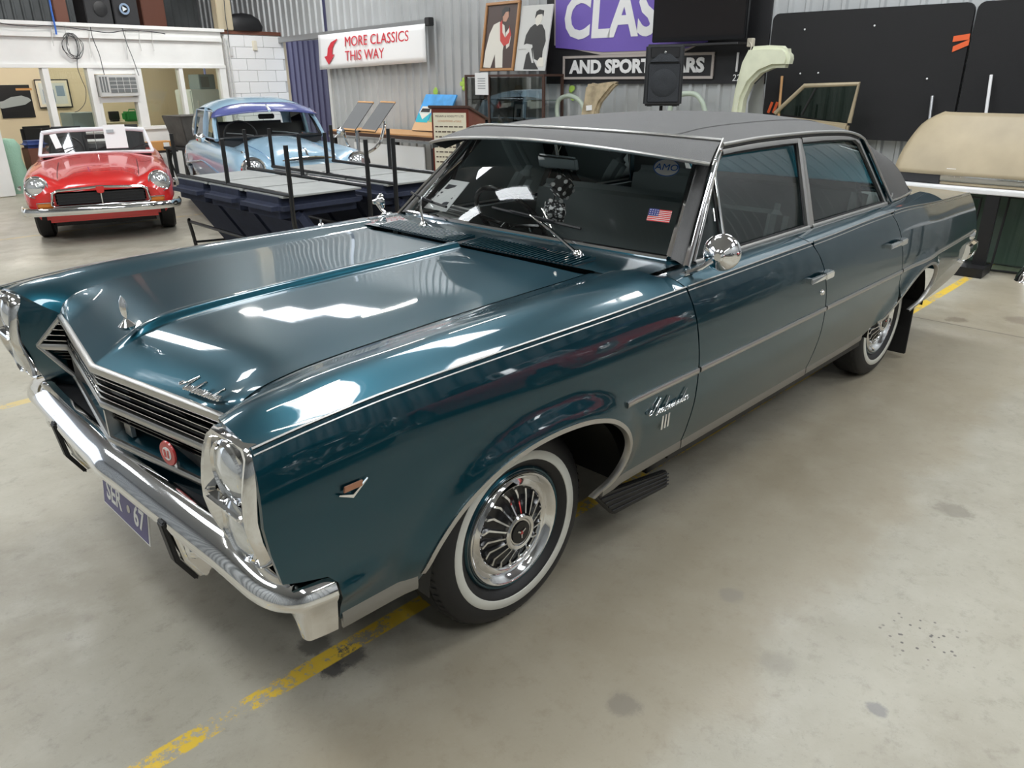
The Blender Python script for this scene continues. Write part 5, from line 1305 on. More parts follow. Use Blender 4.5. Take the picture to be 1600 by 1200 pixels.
# ---------------------------------------------------------------- glass display cabinet with two pictures on it
CD = .42
c0, ct = cS(731, 114, CD); c1, _ = cS(856, 114, CD); ct = 1.66
cb = thing('display_cabinet', 'dark-framed glass display cabinet with a paper notice, below two tall pictures', 'cabinet', wpt((c0+c1)/2, 0, CD/2+.075), RB)
W2 = abs(c0-c1)/2
MB().box((0, 0, ct-.015), (CD, 2*W2, .03)).build('top_board', 'dark_wood', cb, bevel=.004); MB().box((0, 0, .35), (CD-.02, 2*W2-.02, .70)).build('plinth', 'dark_wood', cb, bevel=.006)
for y in (-W2+.02, W2-.02, W2*.36): MB().box((-CD/2+.015, y, (.7+ct-.03)/2), (.03, .035, ct-.73)).build('post', 'dark_wood', cb)
for y in (-W2+.02, W2-.02): MB().box((CD/2-.015, y, (.7+ct-.03)/2), (.03, .035, ct-.73)).build('post', 'dark_wood', cb)
MB().box((-CD/2+.006, 0, (.7+ct-.03)/2), (.005, 2*W2-.06, ct-.75)).build('glass_front', 'clear', cb, smooth=False)
for z in (1.02, 1.33): MB().box((0, 0, z), (CD-.05, 2*W2-.05, .008)).build('glass_shelf', 'green_glass', cb, smooth=False)
s_, z_ = cS(754, 131, CD+.06); MB().box((-CD/2-.004, s_-(c0+c1)/2, z_), (.004, .26, .29)).build('paper_notice', 'paper', cb)
for i in range(5): MB().box((-CD/2-.007, s_-(c0+c1)/2, z_+.07-i*.032), (.002, .15, .010)).build('notice_line', 'alloy', cb)
def incab(px, py, z): s, _ = cS(px, py, .25); return wpt(s, z, .25)
pf = thing('photo_frame', 'black framed photo with white mount on the cabinet shelf', 'photo frame', incab(812, 180, 1.025), RB)
MB().box((0, 0, .14), (.02, .24, .28), rot=(0, .12, 0)).build('frame_edge', 'photo_black', pf, bevel=.004); MB().box((-.018, 0, .14), (.008, .17, .21), rot=(0, .12, 0)).build('mount_board', 'paper', pf); MB().box((-.024, 0, .13), (.008, .08, .11), rot=(0, .12, 0)).build('photograph', 'photo_black', pf)
q = incab(790, 150, 1.335); cp = thing('card_stand', 'small white stand with printed cards on the upper cabinet shelf', 'card stand', q, RB)
MB().box((0, 0, .05), (.08, .11, .10)).build('lower_card', 'paper', cp, bevel=.004); MB().box((.01, 0, .16), (.03, .09, .10)).build('upper_card', 'photo_grey', cp, bevel=.004)
q = incab(810, 150, 1.335); sc = thing('model_engine', 'small brown model with round base on the upper cabinet shelf', 'model', q, RB)
MB().lathe([(.0001, 0), (.09, 0), (.09, .02), (.03, .03), (.03, .08), (.0001, .08)], 14, 'z').build('base', 'dark_wood', sc); MB().lathe([(.0001, .06), (.06, .09), (.07, .13), (.04, .18), (.0001, .19)], 10, 'z').build('body', 'rust_paint', sc)
def picture(name, quad, label, mat_frame, mat_bg, d):
    P = []
    for i, (a, b_) in enumerate(quad): P.append(cw(a, b_, d if i in (2, 3) else d-.16))
    M = frame(P[3], P[2]-P[3], P[0]-P[3]); W_ = (P[2]-P[3]).length; H_ = (P[0]-P[3]).length
    t = thing(name, label, 'picture', (0, 0, 0)); f = MB()
    MB().prism([(0, 0), (W_, 0), (W_, H_), (0, H_)], .02, M).build('backing', mat_bg, t, smooth=False)
    if mat_frame:
        for nm, poly in (('frame_rail', [(0, 0), (W_, 0), (W_, .035), (0, .035)]), ('frame_rail', [(0, H_-.035), (W_, H_-.035), (W_, H_), (0, H_)]), ('frame_stile', [(0, .035), (.035, .035), (.035, H_-.035), (0, H_-.035)]), ('frame_stile', [(W_-.035, .035), (W_, .035), (W_, H_-.035), (W_-.035, H_-.035)])):
            MB().prism(poly, .04, M).build(nm, mat_frame, t, bevel=.004)
    def shape(nm, pts, mat, lift=.022): return MB().prism([(a*W_, b_*H_) for a, b_ in pts], lift-.02, M @ Matrix.Translation((0, 0, .02))).build(nm, mat, t, smooth=False)
    return t, shape
t, sh_ = picture('framed_portrait', ((762, 6), (818, 0), (804, 111), (752, 112)), 'wood-framed colour picture of a performer in a white suit and red garland', 'wood_frame', 'photo_dark', CD)
sh_('suit', [(.08, .06), (.10, .30), (.18, .55), (.28, .68), (.45, .72), (.60, .66), (.66, .5), (.62, .30), (.66, .05), (.45, .05), (.40, .25), (.30, .05)], 'photo_white', .0225)
sh_('sleeve', [(.72, .32), (.66, .55), (.74, .62), (.82, .50), (.80, .36)], 'photo_white', .0225)
sh_('garland', [(.46, .70), (.52, .74), (.56, .56), (.66, .48), (.76, .56), (.74, .66), (.82, .52), (.78, .40), (.64, .36), (.52, .44)], 'photo_red', .024)
sh_('face', [(.55, .72), (.52, .80), (.58, .87), (.68, .86), (.70, .78), (.64, .71)], 'photo_skin', .0235)
sh_('hair', [(.50, .78), (.49, .88), (.58, .93), (.70, .91), (.72, .86), (.60, .85), (.55, .80)], 'photo_black', .025)
t, sh_ = picture('portrait_print', ((818, 10), (863, 3), (852, 111), (805, 111)), 'unframed black-and-white print of a person in a dark jacket on a motorcycle', None, 'photo_grey', CD)
sh_('jacket', [(.22, .40), (.25, .55), (.36, .66), (.48, .71), (.74, .70), (.86, .60), (.92, .45), (.86, .30), (.88, .12), (.62, .18), (.50, .40), (.30, .42)], 'photo_black', .0225)
sh_('face', [(.52, .72), (.50, .80), (.56, .86), (.68, .86), (.72, .78), (.66, .71), (.58, .68)], 'photo_white', .024)
sh_('hair', [(.48, .80), (.50, .90), (.60, .93), (.74, .91), (.74, .82), (.70, .86), (.56, .85)], 'photo_black', .025)
sh_('legs', [(.30, .02), (.34, .25), (.52, .36), (.60, .16), (.80, .02)], 'photo_black', .0225)
sh_('handlebar', [(.05, .33), (.08, .37), (.34, .39), (.48, .34), (.62, .12), (.56, .12), (.44, .28), (.32, .34)], 'photo_grey', .026)
sh_('motorcycle_wheel', [(.74, .06), (.72, .14), (.80, .20), (.92, .20), (.94, .06)], 'photo_white', .024)
# ---------------------------------------------------------------- the big sign boards
s0, _ = cS(856, 60, .03); s1, _ = cS(1203, 60, .03); _, zb0 = cS(900, 131, .03)
sbd = tag(wbox('backing_board', s0, s1, zb0, 3.0, .03, .055, 'sign_black'), 'large black backing board carrying the painted club signs', 'board')
csg = thing('classic_sign', 'purple sign board with huge white outlined letters above the motto board', 'sign')
S_ = [cS(867, 4, .06), cS(867, 71, .06), cS(940, 86, .06)]
rgt = cS(1110, 60, .06)[0]; zlo = S_[2][1]; zmid = S_[1][1]
Msg = wM(0, 0, .056)
out_ = [(-S_[0][0], 2.95), (-S_[1][0], zmid), (-S_[2][0], zlo), (-(rgt+.35), zlo), (-rgt, zmid), (-rgt, 2.95)]
MB().prism(out_, .018, Msg).build('edge_board', 'sign_frame', csg, smooth=False)
ins = [(a+(.03 if a < -2 else -.03 if i > 3 else 0), b_+(.035 if b_ < 2 else -.03)) for i, (a, b_) in enumerate(out_)]
MB().prism(ins, .026, Msg).build('purple_field', 'sign_purple', csg, smooth=False)
x0 = cS(880, 62, .085)[0]; z_b = cS(880, 63, .085)[1]; z_t = cS(900, -4, .085)[1]; hh = z_t-z_b
wC = abs(x0-cS(1022, 50, .085)[0])
text('sign_letter', 'CLASSIC', hh*1.40, 'sign_white', csg, wM(x0, (z_b+z_t)/2-.01, .084), .004, .06, 'LEFT', wC/(hh*1.40*2.78)*1.22, .022)
msg_ = thing('motto_sign', 'black sign board with white frame reading AND SPORTS CARS', 'sign')
f0, ft = cS(881, 88, .06); f1, _ = cS(1118, 80, .06); _, fb = cS(900, 124, .06)
wbox('sign_panel', f0, f1, fb, ft, .055, .070, 'sign_black', msg_)
for nm, a, b_, c_, d_ in (('frame_rail', f0, f1, ft-.03, ft), ('frame_rail', f0, f1, fb, fb+.03), ('frame_stile', f0, f0-.03, fb+.03, ft-.03), ('frame_stile', f1+.03, f1, fb+.03, ft-.03)): wbox(nm, a, b_, c_, d_, .056, .080, 'sign_frame', msg_)
text('sign_lettering', 'AND SPORTS CARS', (ft-fb)*.74, 'sign_white', msg_, wM((f0+f1)/2, (ft+fb)/2, .074), .003, .0, 'CENTER', abs(f0-f1)*.90/((ft-fb)*.74*8.75), .010)
o = wbox('white_strip', cS(1155, 82, .06)[0], cS(1152, 82, .06)[0], cS(1150, 112, .06)[1], cS(1150, 82, .06)[1], .056, .066, 'sign_white', sbd)
text('corner_mark', '22', .10, 'sign_white', sbd, wM(cS(1150, 122, .06)[0], cS(1150, 122, .06)[1], .058), .002, .1)
# television on its arm
TD = .34
t0, tb_ = cS(1020, 67, TD); t1, _ = cS(1166, 62, TD)
tv = thing('television', 'large black flat television mounted in front of the purple sign', 'television', wpt((t0+t1)/2, tb_, TD), RB)
tw = abs(t0-t1); th_ = tw*.60
MB().box((0, 0, th_/2), (.05, tw, th_)).build('case', 'gloss_black', tv, bevel=.008); MB().box((-.027, 0, th_/2+.01), (.004, tw-.05, th_-.08)).build('screen', 'tv_screen', tv)
MB().box((TD/2-.02, 0, th_*.5), (TD-.12, .08, .08)).build('wall_arm', 'dark', tv); MB().box((.10, -.05, -.035), (.30, tw*.8, .02)).build('under_shelf', 'dark', tv)
a, z = cS(1172, 67, .2); tag(wbox('power_adapter', a+.04, a-.03, z-.04, z+.05, .14, .2, 'mount', None, .006), 'cream power adapter with lead beside the television shelf', 'adapter')
P = [cw(a, b_, .2) for a, b_ in ((1172, 66), (1174, 72), (1171, 85), (1167, 100), (1165, 110))]; tag(MB().tube(catmull(P, 4), .007, 5).build('adapter_lead', 'mount', None), 'cream lead hanging from the power adapter', 'cable')
# loudspeaker on a pole stand
q = Vector(CAM)+ray(1033, 165)[1]*8.0; ps_ = thing('pole_stand', 'black tripod stand holding the loudspeaker in front of the sign', 'stand', (q.x, q.y, 0), RB)
MB().cyl((0, 0, .25), (0, 0, q.z), .018, 10).build('pole', 'black', ps_)
for k in range(3): MB().tube([(0, 0, .75), (.45*math.cos(2.1*k), .45*math.sin(2.1*k), .02)], .012, 6).build('leg', 'black', ps_)
MB().cyl((0, 0, .70), (0, 0, .80), .03, 10).build('collar', 'black', ps_)
toc = math.atan2(CAM[1]-q.y, CAM[0]-q.x)
sp_ = thing('loudspeaker', 'black moulded loudspeaker with round woofer standing on a tripod pole', 'loudspeaker', (q.x, q.y, q.z+.002), toc+math.radians(4))
MB().hexa([Vector(p) for p in ((.14, -.20, 0), (.14, .20, 0), (-.20, .14, 0), (-.20, -.14, 0), (.14, -.195, .585), (.14, .195, .585), (-.20, .14, .585), (-.20, -.14, .585))]).build('cabinet', 'speaker_black', sp_, bevel=.02, seg=3)
MB().box((.143, 0, .22), (.012, .32, .37)).build('woofer_grille', 'speaker_grille', sp_, bevel=.01)
MB().lathe([(.0001, .004), (.05, .010), (.13, .003), (.135, 0)], 28, 'x', (.149, 0, .22)).build('woofer', 'speaker_grille', sp_)
MB().hexa([Vector(p) for p in ((.142, -.15, .42), (.142, .15, .42), (.160, .15, .42), (.160, -.15, .42), (.142, -.05, .50), (.142, .05, .50), (.146, .05, .50), (.146, -.05, .50))]).build('horn_lip', 'speaker_grille', sp_, bevel=.006)
MB().box((.141, 0, .508), (.01, .29, .10)).build('horn_throat', 'black', sp_, bevel=.006); MB().lathe([(.0001, .006), (.012, .004), (.014, 0)], 12, 'x', (.147, 0, .51)).build('horn_driver', 'chrome', sp_)
for y in (-.13, .13): MB().box((.09, y, .0), (.05, .05, .012)).build('foot', 'rubber', sp_)
# ---------------------------------------------------------------- loose body panels leaning on the wall
def plate_thing(name, px, d, th, mat, label, cat, bevel=.02, zfoot=None):
    o = wpoly(name, px, d, th, mat, None, bevel); tag(o, label, cat); return o
plate_thing('cream_fender', ((1181, 73), (1210, 71), (1235, 72), (1242, 80), (1243, 92), (1239, 106), (1216, 106), (1197, 114), (1181, 130), (1170, 154), (1166, 180), (1163, 330), (1136, 330), (1145, 200), (1151, 175), (1157, 140), (1168, 98)), .50, .16, 'cream_paint', 'pale cream car fender with a wheel-arch curve standing on end by the sign', 'car panel', .05)
plate_thing('grey_panel', ((1180, 132), (1194, 118), (1190, 330), (1165, 330), (1170, 160)), .40, .012, 'alloy', 'grey sheet panel behind the cream fender', 'panel', 0)
plate_thing('rusty_fender', ((919, 152), (921, 134), (928, 129), (937, 131), (950, 129), (965, 127), (972, 129), (962, 138), (953, 149), (944, 160), (938, 175), (938, 330), (908, 330), (914, 176)), .42, .10, 'rust_paint', 'rusty cream car fender with a pointed tip standing against the wall', 'car panel', .03)
tag_ = wpoly('lot_tag', ((916, 165), (925, 164), (925, 172), (916, 173)), .53, .004, 'paper', None)
tag(tag_, 'white lot tag stuck on the rusty fender', 'tag')
def hoop(px, label):
    P = catmull([cw(a, b_, .25) for a, b_ in px], 5); tag(MB().tube(P, .030, 8).build('door_hoop', 'green_paint', None, angle=60), label, 'frame')
hoop(((876, 330), (872, 200), (870, 174), (872, 159), (879, 152), (891, 150), (905, 157), (912, 172), (916, 200), (920, 330)), 'pale green steel hoop frame between the display cabinet and the rusty fender')
hoop(((1040, 330), (1044, 200), (1052, 154), (1066, 147), (1085, 147), (1095, 156), (1101, 171), (1106, 200), (1112, 330)), 'pale green steel hoop frame behind the loudspeaker pole')
# black display boards
def round_rect(a, b_, c_, d_, r):
    out = []
    for cx, cy, t0 in ((b_-r, d_-r, 0), (a+r, d_-r, 90), (a+r, c_+r, 180), (b_-r, c_+r, 270)):
        for k in range(5): t_ = math.radians(t0+k*22.5); out.append((cx+r*math.cos(t_), cy+r*math.sin(t_)))
    return out
BD = .10
k0, zt = cS(1212, 22, BD); _, zb_ = cS(1250, 213, BD); k1, _ = cS(1512, 90, BD)
bh = []
for i, (a, b_, lbx) in enumerate(((k0, k1+.01, 'black carpeted display board with orange tape beside its right edge'), (k1-.012, k1-1.9, 'black carpeted display board farther from the purple sign'))):
    o = MB().prism(round_rect(-a, -b_, zb_, zt, .07), .05, wM(0, 0, BD)).build('display_board', 'carpet_black', None, smooth=False); tag(o, lbx, 'board', 'black display boards'); bh.append(o)
# trestle shelf that carries them
for px0, py0, px1, py1, wd in ((1489, 61, 1515, 57, .025), (1488, 77, 1514, 66, .025)):
    a, z = cS(px0, py0, .16); b_, z2 = cS(px1, py1, .16)
    MB().hexa([wpt(a, z-wd, .152), wpt(b_, z2-wd, .152), wpt(b_, z2-wd, .156), wpt(a, z-wd, .156), wpt(a, z+wd, .152), wpt(b_, z2+wd, .152), wpt(b_, z2+wd, .156), wpt(a, z+wd, .156)]).build('tape_strip', 'tape_orange', bh[0], smooth=False)
for px in (1203, 1211):
    a, z = cS(px, 168, .16); MB().box((0, 0, 0), (.03, .12, .004), rot=(0, 0, -.3)).xf(wM(a, z, .154)).build('tape_strip', 'tape_orange', bh[0])
for px, py in ((1257, 46), (1366, 40), (1250, 115), (1278, 114), (1448, 123)):
    a, z = cS(px, py, .16); MB().lathe([(.0001, .008), (.008, .006), (.010, 0)], 8, 'z').xf(wM(a, z, .152)).build('screw_head', 'sign_white', bh[0])
for px0, px1, zt_px, label, mt in ((1549, 1535, 117, 'white painted rod leaning on the far black display board', 'sign_white'), (1457, 1449, 150, 'short pale rod leaning beside the display board seam', 'alloy'), (1222, 1216, 119, 'thin brown timber stick leaning beside the cream fender', 'wood_light')):
    p = cw(px0, zt_px, .19); q = cw(px1-6, 260, .34); tag(MB().cyl(p, q+(q-p)*.6 if q.z > 1 else q, .014, 8).build('leaning_rod', mt, None), label, 'rod')
# cream door with a window frame
DD = .45
dr = thing('loose_car_door', 'loose cream car door with a window frame leaning below the black board', 'car door')
P = [cw(a, b_, DD) for a, b_ in ((1211, 177), (1257, 134), (1342, 131), (1327, 192))]
MB().tube(P[:3]+[P[3]], .022, 8).build('window_frame', 'tan_paint', dr); MB().tube([cw(1275, 137, DD), cw(1252, 180, DD)], .010, 6).build('quarter_bar', 'rubber', dr)
MB().add([p+WX*.01 for p in P]+[p+WX*.016 for p in P], [(0, 1, 2, 3), (7, 6, 5, 4)]).build('window_glass', 'green_glass', dr, smooth=False)
S_ = [cS(a, b_, DD) for a, b_ in ((1205, 180), (1328, 190))]; 
MB().prism([(-S_[0][0], S_[0][1]), (-S_[0][0]+.02, .0), (-S_[1][0]-.08, .0), (-S_[1][0], S_[1][1]-.02)], .07, wM(0, 0, DD-.03)).build('door_skin', 'tan_paint', dr, bevel=.02)
# ---------------------------------------------------------------- trestle table with the tan boot lid
TZ = .715
tt = thing('trestle_table', 'white-edged folding table carrying the tan boot lid', 'table', (6.08, -.90, 0), RB)
MB().box((.36, 0, TZ-.02), (.76, 2.5, .04)).build('table_top', 'sign_white', tt, bevel=.006)
for y in (-1.1, 1.1):
    for x in (.08, .64): MB().cyl((x, y, 0), (x, y, TZ-.04), .018, 8).build('leg', 'dark', tt)
def lid(u, v):
    y = .32-2.05*u; z = TZ+.075+.50*v; x = 6.18-.025*math.sin(PI*v)+.34*v**1.1
    yy = y
    e = max(0, .12-u)/.12; z = TZ+.075+.50*v; yy = y - (.17*max(0, v-.1)**1.8+.10*max(0, (v-.75)/.25)**2)*(1-u)**8
    return Vector((x+.05*(1-u)**12, yy, z))
bl = thing('boot_lid', 'faded tan boot lid with chrome lip standing on the table', 'car panel')
lo = MB().grid(lid, 40, 14).build('lid_skin', 'tan_paint', bl, angle=80); lo.modifiers.new('thickness', 'SOLIDIFY').thickness = .025
def lstrip(nm, ua, ub, z0, z1, out, mat):
    vs_ = []
    for u in zs(ua, ub, 14): p = lid(u, 0); vs_ += [Vector((p.x-out, p.y, z0)), Vector((p.x-out, p.y, z1)), Vector((p.x+.02, p.y, z1)), Vector((p.x+.02, p.y, z0))]
    fs = [(4*i+k, 4*i+4+k, 4*i+4+(k+1) % 4, 4*i+(k+1) % 4) for i in range(14) for k in range(4)]+[(0, 1, 2, 3), (56, 57, 58, 59)]
    return MB().add(vs_, fs).build(nm, mat, bl, bevel=.006)
lstrip('black_lip', .0, .20, TZ+.004, TZ+.085, .02, 'dark'); lstrip('chrome_lip', .20, 1.0, TZ+.03, TZ+.085, .03, 'chrome'); lstrip('lower_flange', .20, 1.0, TZ+.003, TZ+.03, .015, 'tan_paint')
p = lid(.235, .06); lt = MB().box(p+Vector((-.012, 0, .01)), (.004, .075, .05)).build('lot_label', 'paper', bl); text('lot_number', '38', .035, 'text_dark', bl, frame(p+Vector((-.016, 0, .01)), Vector((0, -1, 0)), UZ), .001)
p = lid(.62, .82); MB().box(p+Vector((-.02, 0, 0)), (.03, .22, .03)).build('lid_handle', 'chrome', bl, bevel=.006)
MB().tube([lid(.05, .45)+Vector((-.004, 0, 0)), lid(.14, .72)+Vector((-.004, 0, 0)), lid(.24, .72)+Vector((-.004, 0, 0))], .0025, 4).build('scratch', 'text_brown', bl)
# windscreens stored under the table, in a dark rack
rk = thing('storage_rack', 'dark steel rack holding glass panes under the table', 'rack', (5.98, -.52, 0), RB)
MB().box((.05, .0, .04), (.30, .24, .08)).build('foot', 'black', rk, bevel=.004); MB().box((.10, -.04, .36), (.06, .10, .62)).build('upright', 'black', rk); MB().box((.28, -.45, .66), (.06, 1.0, .03)).build('top_rail', 'black', rk); MB().box((.34, .55, .34), (.05, .05, .66)).build('upright', 'black', rk)
for k, (x, y0, y1, h, lb) in enumerate(((6.18, -.42, .22, .60, 'greenish glass pane leaning in the rack under the table end'), (6.24, -1.45, -.62, .62, 'greenish windscreen leaning under the tan boot lid'))):
    g = thing('glass_pane', lb, 'glass')
    MB().grid(lambda u, v: Vector((x+.22*v*.5+.05*math.sin(PI*u), y0+(y1-y0)*u, .012+h*v)), 12, 4).build('pane', 'green_glass', g); MB().tube([Vector((x+.22*v*.5+.05*math.sin(PI*u), y0+(y1-y0)*u, .012+h*v)) for u, v in [(t_, 0) for t_ in zs(0, 1, 8)]+[(1, t_) for t_ in zs(.1, 1, 4)]+[(t_, 1) for t_ in zs(.9, 0, 8)]+[(0, t_) for t_ in zs(.9, .1, 4)]], .010, 5, closed=True).build('rubber_edge', 'rubber', g)
tag(MB().box((6.70, -.62, .33), (.34, 1.9, .64)).build('dark_carton', 'dark_glassy', None, bevel=.01), 'dark green carton stored behind the glass under the table', 'carton')
tag(MB().lathe([(.0001, .16), (.05, .155), (.10, .12), (.135, .05), (.145, .01), (.15, 0), (.0001, 0)], 28, 'z', (6.10, -.99, 0)).build('chrome_cap', 'chrome', None, angle=40), 'domed chrome cap standing on the floor by the table', 'chrome cap')
# ================================================================ furniture between the cars
pm('navy_cloth', (.018, .024, .05), .9, bump=.5, bscale=220, noise=.15, nscale=20); pm('seat_board', (.33, .34, .33), .7, noise=.08, nscale=6); pm('bench_tube', (.014, .014, .015), .3)
pm('mg_red', (.62, .022, .020), .25, coat=.8); pm('amber', (.62, .20, .03), .25); pm('hood_white', (.85, .85, .88), .4); pm('pale_blue', (.34, .52, .66), .22, coat=.6); pm('mid_blue', (.20, .34, .52), .22, coat=.6); pm('visor_blue', (.10, .12, .34), .2, coat=.5); pm('seat_black', (.015, .015, .017), .55)
pm('tub_steel', (.10, .095, .09), .6, .3, noise=.25, nscale=6); pm('orange_box', (.60, .30, .10), .7)
def bench(loc, label, rz=0):
    t = thing('bench_seat', label, 'bench seat', loc, rz, 'upturned bench seats')
    W_ = .66
    for k in range(3):
        y = .04+k*W_+W_/2
        c = MB().box((.32, y, .683), (.86, W_-.012, .17)).build('seat_cushion', 'navy_cloth', t, bevel=.068, seg=5)
        MB().box((.34, y, .770), (.74, W_-.035, .016)).build('underside_board', 'seat_board', t, bevel=.003)
        a = Vector((.03, y, .60)); b_ = Vector((.36, y, .10)); d = (b_-a).normalized(); n_ = Vector((-d.z, 0, d.x)); h = W_/2-.006; V = []
        for p in (b_, a):
            for dy, dn in ((-h, 0), (h, 0), (h, -.13), (-h, -.13)): V.append(p+Vector((0, dy, 0))+n_*(-dn if n_.x > 0 else dn))
        MB().hexa(V).build('backrest', 'navy_cloth', t, bevel=.035, seg=3)
    for x in (0, .73): MB().tube([(x, -.02, .792), (x, 2.06, .792)], .017, 8).build('rail', 'bench_tube', t)
    for x in (0, .73):
        for y in (1.02, 2.04): MB().tube([(x, y, .79), (x, y, 1.165)], .019, 8).build('leg', 'bench_tube', t)
    U = catmull([Vector((0, -.02, 1.165)), Vector((0, -.02, .85)), Vector((0, -.02, .58)), Vector((.03, -.02, .50)), Vector((.12, -.02, .465)), Vector((.38, -.02, .46)), Vector((.64, -.02, .465)), Vector((.71, -.02, .50)), Vector((.73, -.02, .58)), Vector((.73, -.02, .85)), Vector((.73, -.02, 1.165))], 5)
    MB().tube(U, .019, 8).build('end_frame', 'bench_tube', t)
    MB().tube(catmull([Vector((.04, 2.05, .36)), Vector((.04, 2.06, .34)), Vector((.06, 2.06, .20)), Vector((.08, 2.06, 0))], 3), .018, 8).build('floor_leg', 'bench_tube', t)
    MB().tube([(.05, 2.04, .34), (.10, .3, .30)], .016, 8).build('lower_rail', 'bench_tube', t); MB().tube([(.06, 2.04, .14), (.42, 2.04, .12)], .012, 6).build('foot_stretcher', 'bench_tube', t)
    MB().tube([(.70, .25, .40), (.70, .25, 0)], .018, 8).build('floor_leg', 'bench_tube', t); MB().tube([(.70, 1.95, .40), (.70, 1.95, 0)], .018, 8).build('floor_leg', 'bench_tube', t); MB().tube([(.06, .25, .30), (.06, .25, 0)], .018, 8).build('floor_leg', 'bench_tube', t)
    return t
bench((1.64, 3.22, 0), 'upturned navy bench seat in front of the pale blue saloon, beside the teal hood')
bench((2.62, 3.18, 0), 'upturned navy bench seat between the other bench and the lectern')
# long table against the wall with the canvas
lt = thing('long_table', 'long timber-edged table against the ribbed wall under the van painting', 'table', (6.35, 8.00, 0), RB)
MB().box((0, 0, .82), (.75, 2.6, .03)).build('table_top', 'wood_light', lt, bevel=.004); MB().box((-.385, 0, .79), (.02, 2.6, .05)).build('front_rail', 'dark_wood', lt); MB().box((-.38, 0, .735), (.03, 2.6, .03)).build('metal_rail', 'alloy', lt)
MB().box((-.36, -.20, .50), (.02, 1.7, .34)).build('white_panel', 'sign_white', lt)
for y in (-1.22, -.4, .6, 1.22): MB().box((-.33, y, .36), (.05, .05, .72)).build('leg', 'dark', lt)
Pc = [cw(654, 151, .10), cw(702, 147, .10), cw(690, 206, .42), cw(645, 206, .42)]
Pc[3].z = .842; M = frame(Pc[3], Vector((Pc[2].x-Pc[3].x, Pc[2].y-Pc[3].y, 0)), Pc[0]-Pc[3]); W_, H_ = (Pc[2]-Pc[3]).length*1.05, (Pc[0]-Pc[3]).length
cv = thing('van_canvas', 'canvas painting of two vintage vans on sand under blue sky', 'painting')
MB().prism([(0, 0), (W_, 0), (W_, H_), (0, H_)], .025, M).build('canvas', 'sky_paint', cv, smooth=False)
MB().prism([(0, 0), (W_, 0), (W_, .30*H_), (0, .25*H_)], .028, M).build('painted_sand', 'sand', cv, smooth=False)
for x0, mt, h0 in ((.03, 'van_teal', .22), (.45, 'van_green', .24)):
    w_ = .38
    MB().prism([((x0)*W_, h0*H_), ((x0+w_)*W_, h0*H_), ((x0+w_)*W_, (h0+.26)*H_), ((x0)*W_, (h0+.26)*H_)], .031, M).build('van_front', mt, cv, smooth=False)
    MB().prism([((x0)*W_, (h0+.26)*H_), ((x0+w_)*W_, (h0+.26)*H_), ((x0+w_*.9)*W_, (h0+.44)*H_), ((x0+w_*.1)*W_, (h0+.44)*H_)], .031, M).build('van_roof', 'photo_white', cv, smooth=False)
    MB().prism([((x0+.04)*W_, (h0+.28)*H_), ((x0+w_-.04)*W_, (h0+.28)*H_), ((x0+w_*.85)*W_, (h0+.38)*H_), ((x0+w_*.15)*W_, (h0+.38)*H_)], .033, M).build('van_window', 'dark', cv, smooth=False)
    MB().prism([((x0+.02)*W_, (h0+.25)*H_), ((x0+w_/2)*W_, (h0+.08)*H_), ((x0+w_-.02)*W_, (h0+.25)*H_)], .033, M).build('van_chevron', 'photo_white', cv, smooth=False)
# lectern with the conditions of sale
D = 8.1; q = Vector(CAM)+ray(714, 168)[1]*D
lz = q.z; rz = math.atan2(CAM[1]-q.y, CAM[0]-q.x)
lc = thing('lectern', 'mahogany lectern with a cream printed notice on its front', 'lectern', (q.x+.1, q.y+.1, 0), rz+math.radians(-24))
MB().hexa([Vector(p) for p in ((.22, -.215, 0), (.22, .215, 0), (-.26, .215, 0), (-.26, -.215, 0), (.22, -.215, lz), (.22, .215, lz), (-.26, .215, lz-.13), (-.26, -.215, lz-.13))]).build('cabinet', 'mahogany', lc, bevel=.006)
MB().hexa([Vector(p) for p in ((.245, -.24, lz), (.245, .24, lz), (-.29, .24, lz-.145), (-.29, -.24, lz-.145), (.245, -.24, lz+.025), (.245, .24, lz+.025), (-.29, .24, lz-.12), (-.29, -.24, lz-.12))]).build('slanted_top', 'dark_wood', lc, bevel=.004)
MB().box((.224, 0, lz-.38), (.008, .38, .66)).build('notice', 'poster_cream', lc)
Mt = frame((.2285, 0, lz), Vector((0, 1, 0)), UZ)
text('notice_heading', 'MEGAW & HOGG PTY LTD', .030, 'text_brown', lc, Mt @ Matrix.Translation((0, -.085, 0)), .0005, sx=.92); text('notice_title', 'CONDITIONS of SALE', .030, 'text_orange', lc, Mt @ Matrix.Translation((0, -.135, 0)), .0005, sx=.95)
random.seed(5)
for i in range(8):
    a = -.17; y = -.19-i*.052
    while a < .15:
        w_ = random.uniform(.02, .05); MB().box((.2288, a+w_/2, lz+y), (.001, w_, .013)).build('notice_word', 'text_brown', lc, smooth=False); a += w_+.012
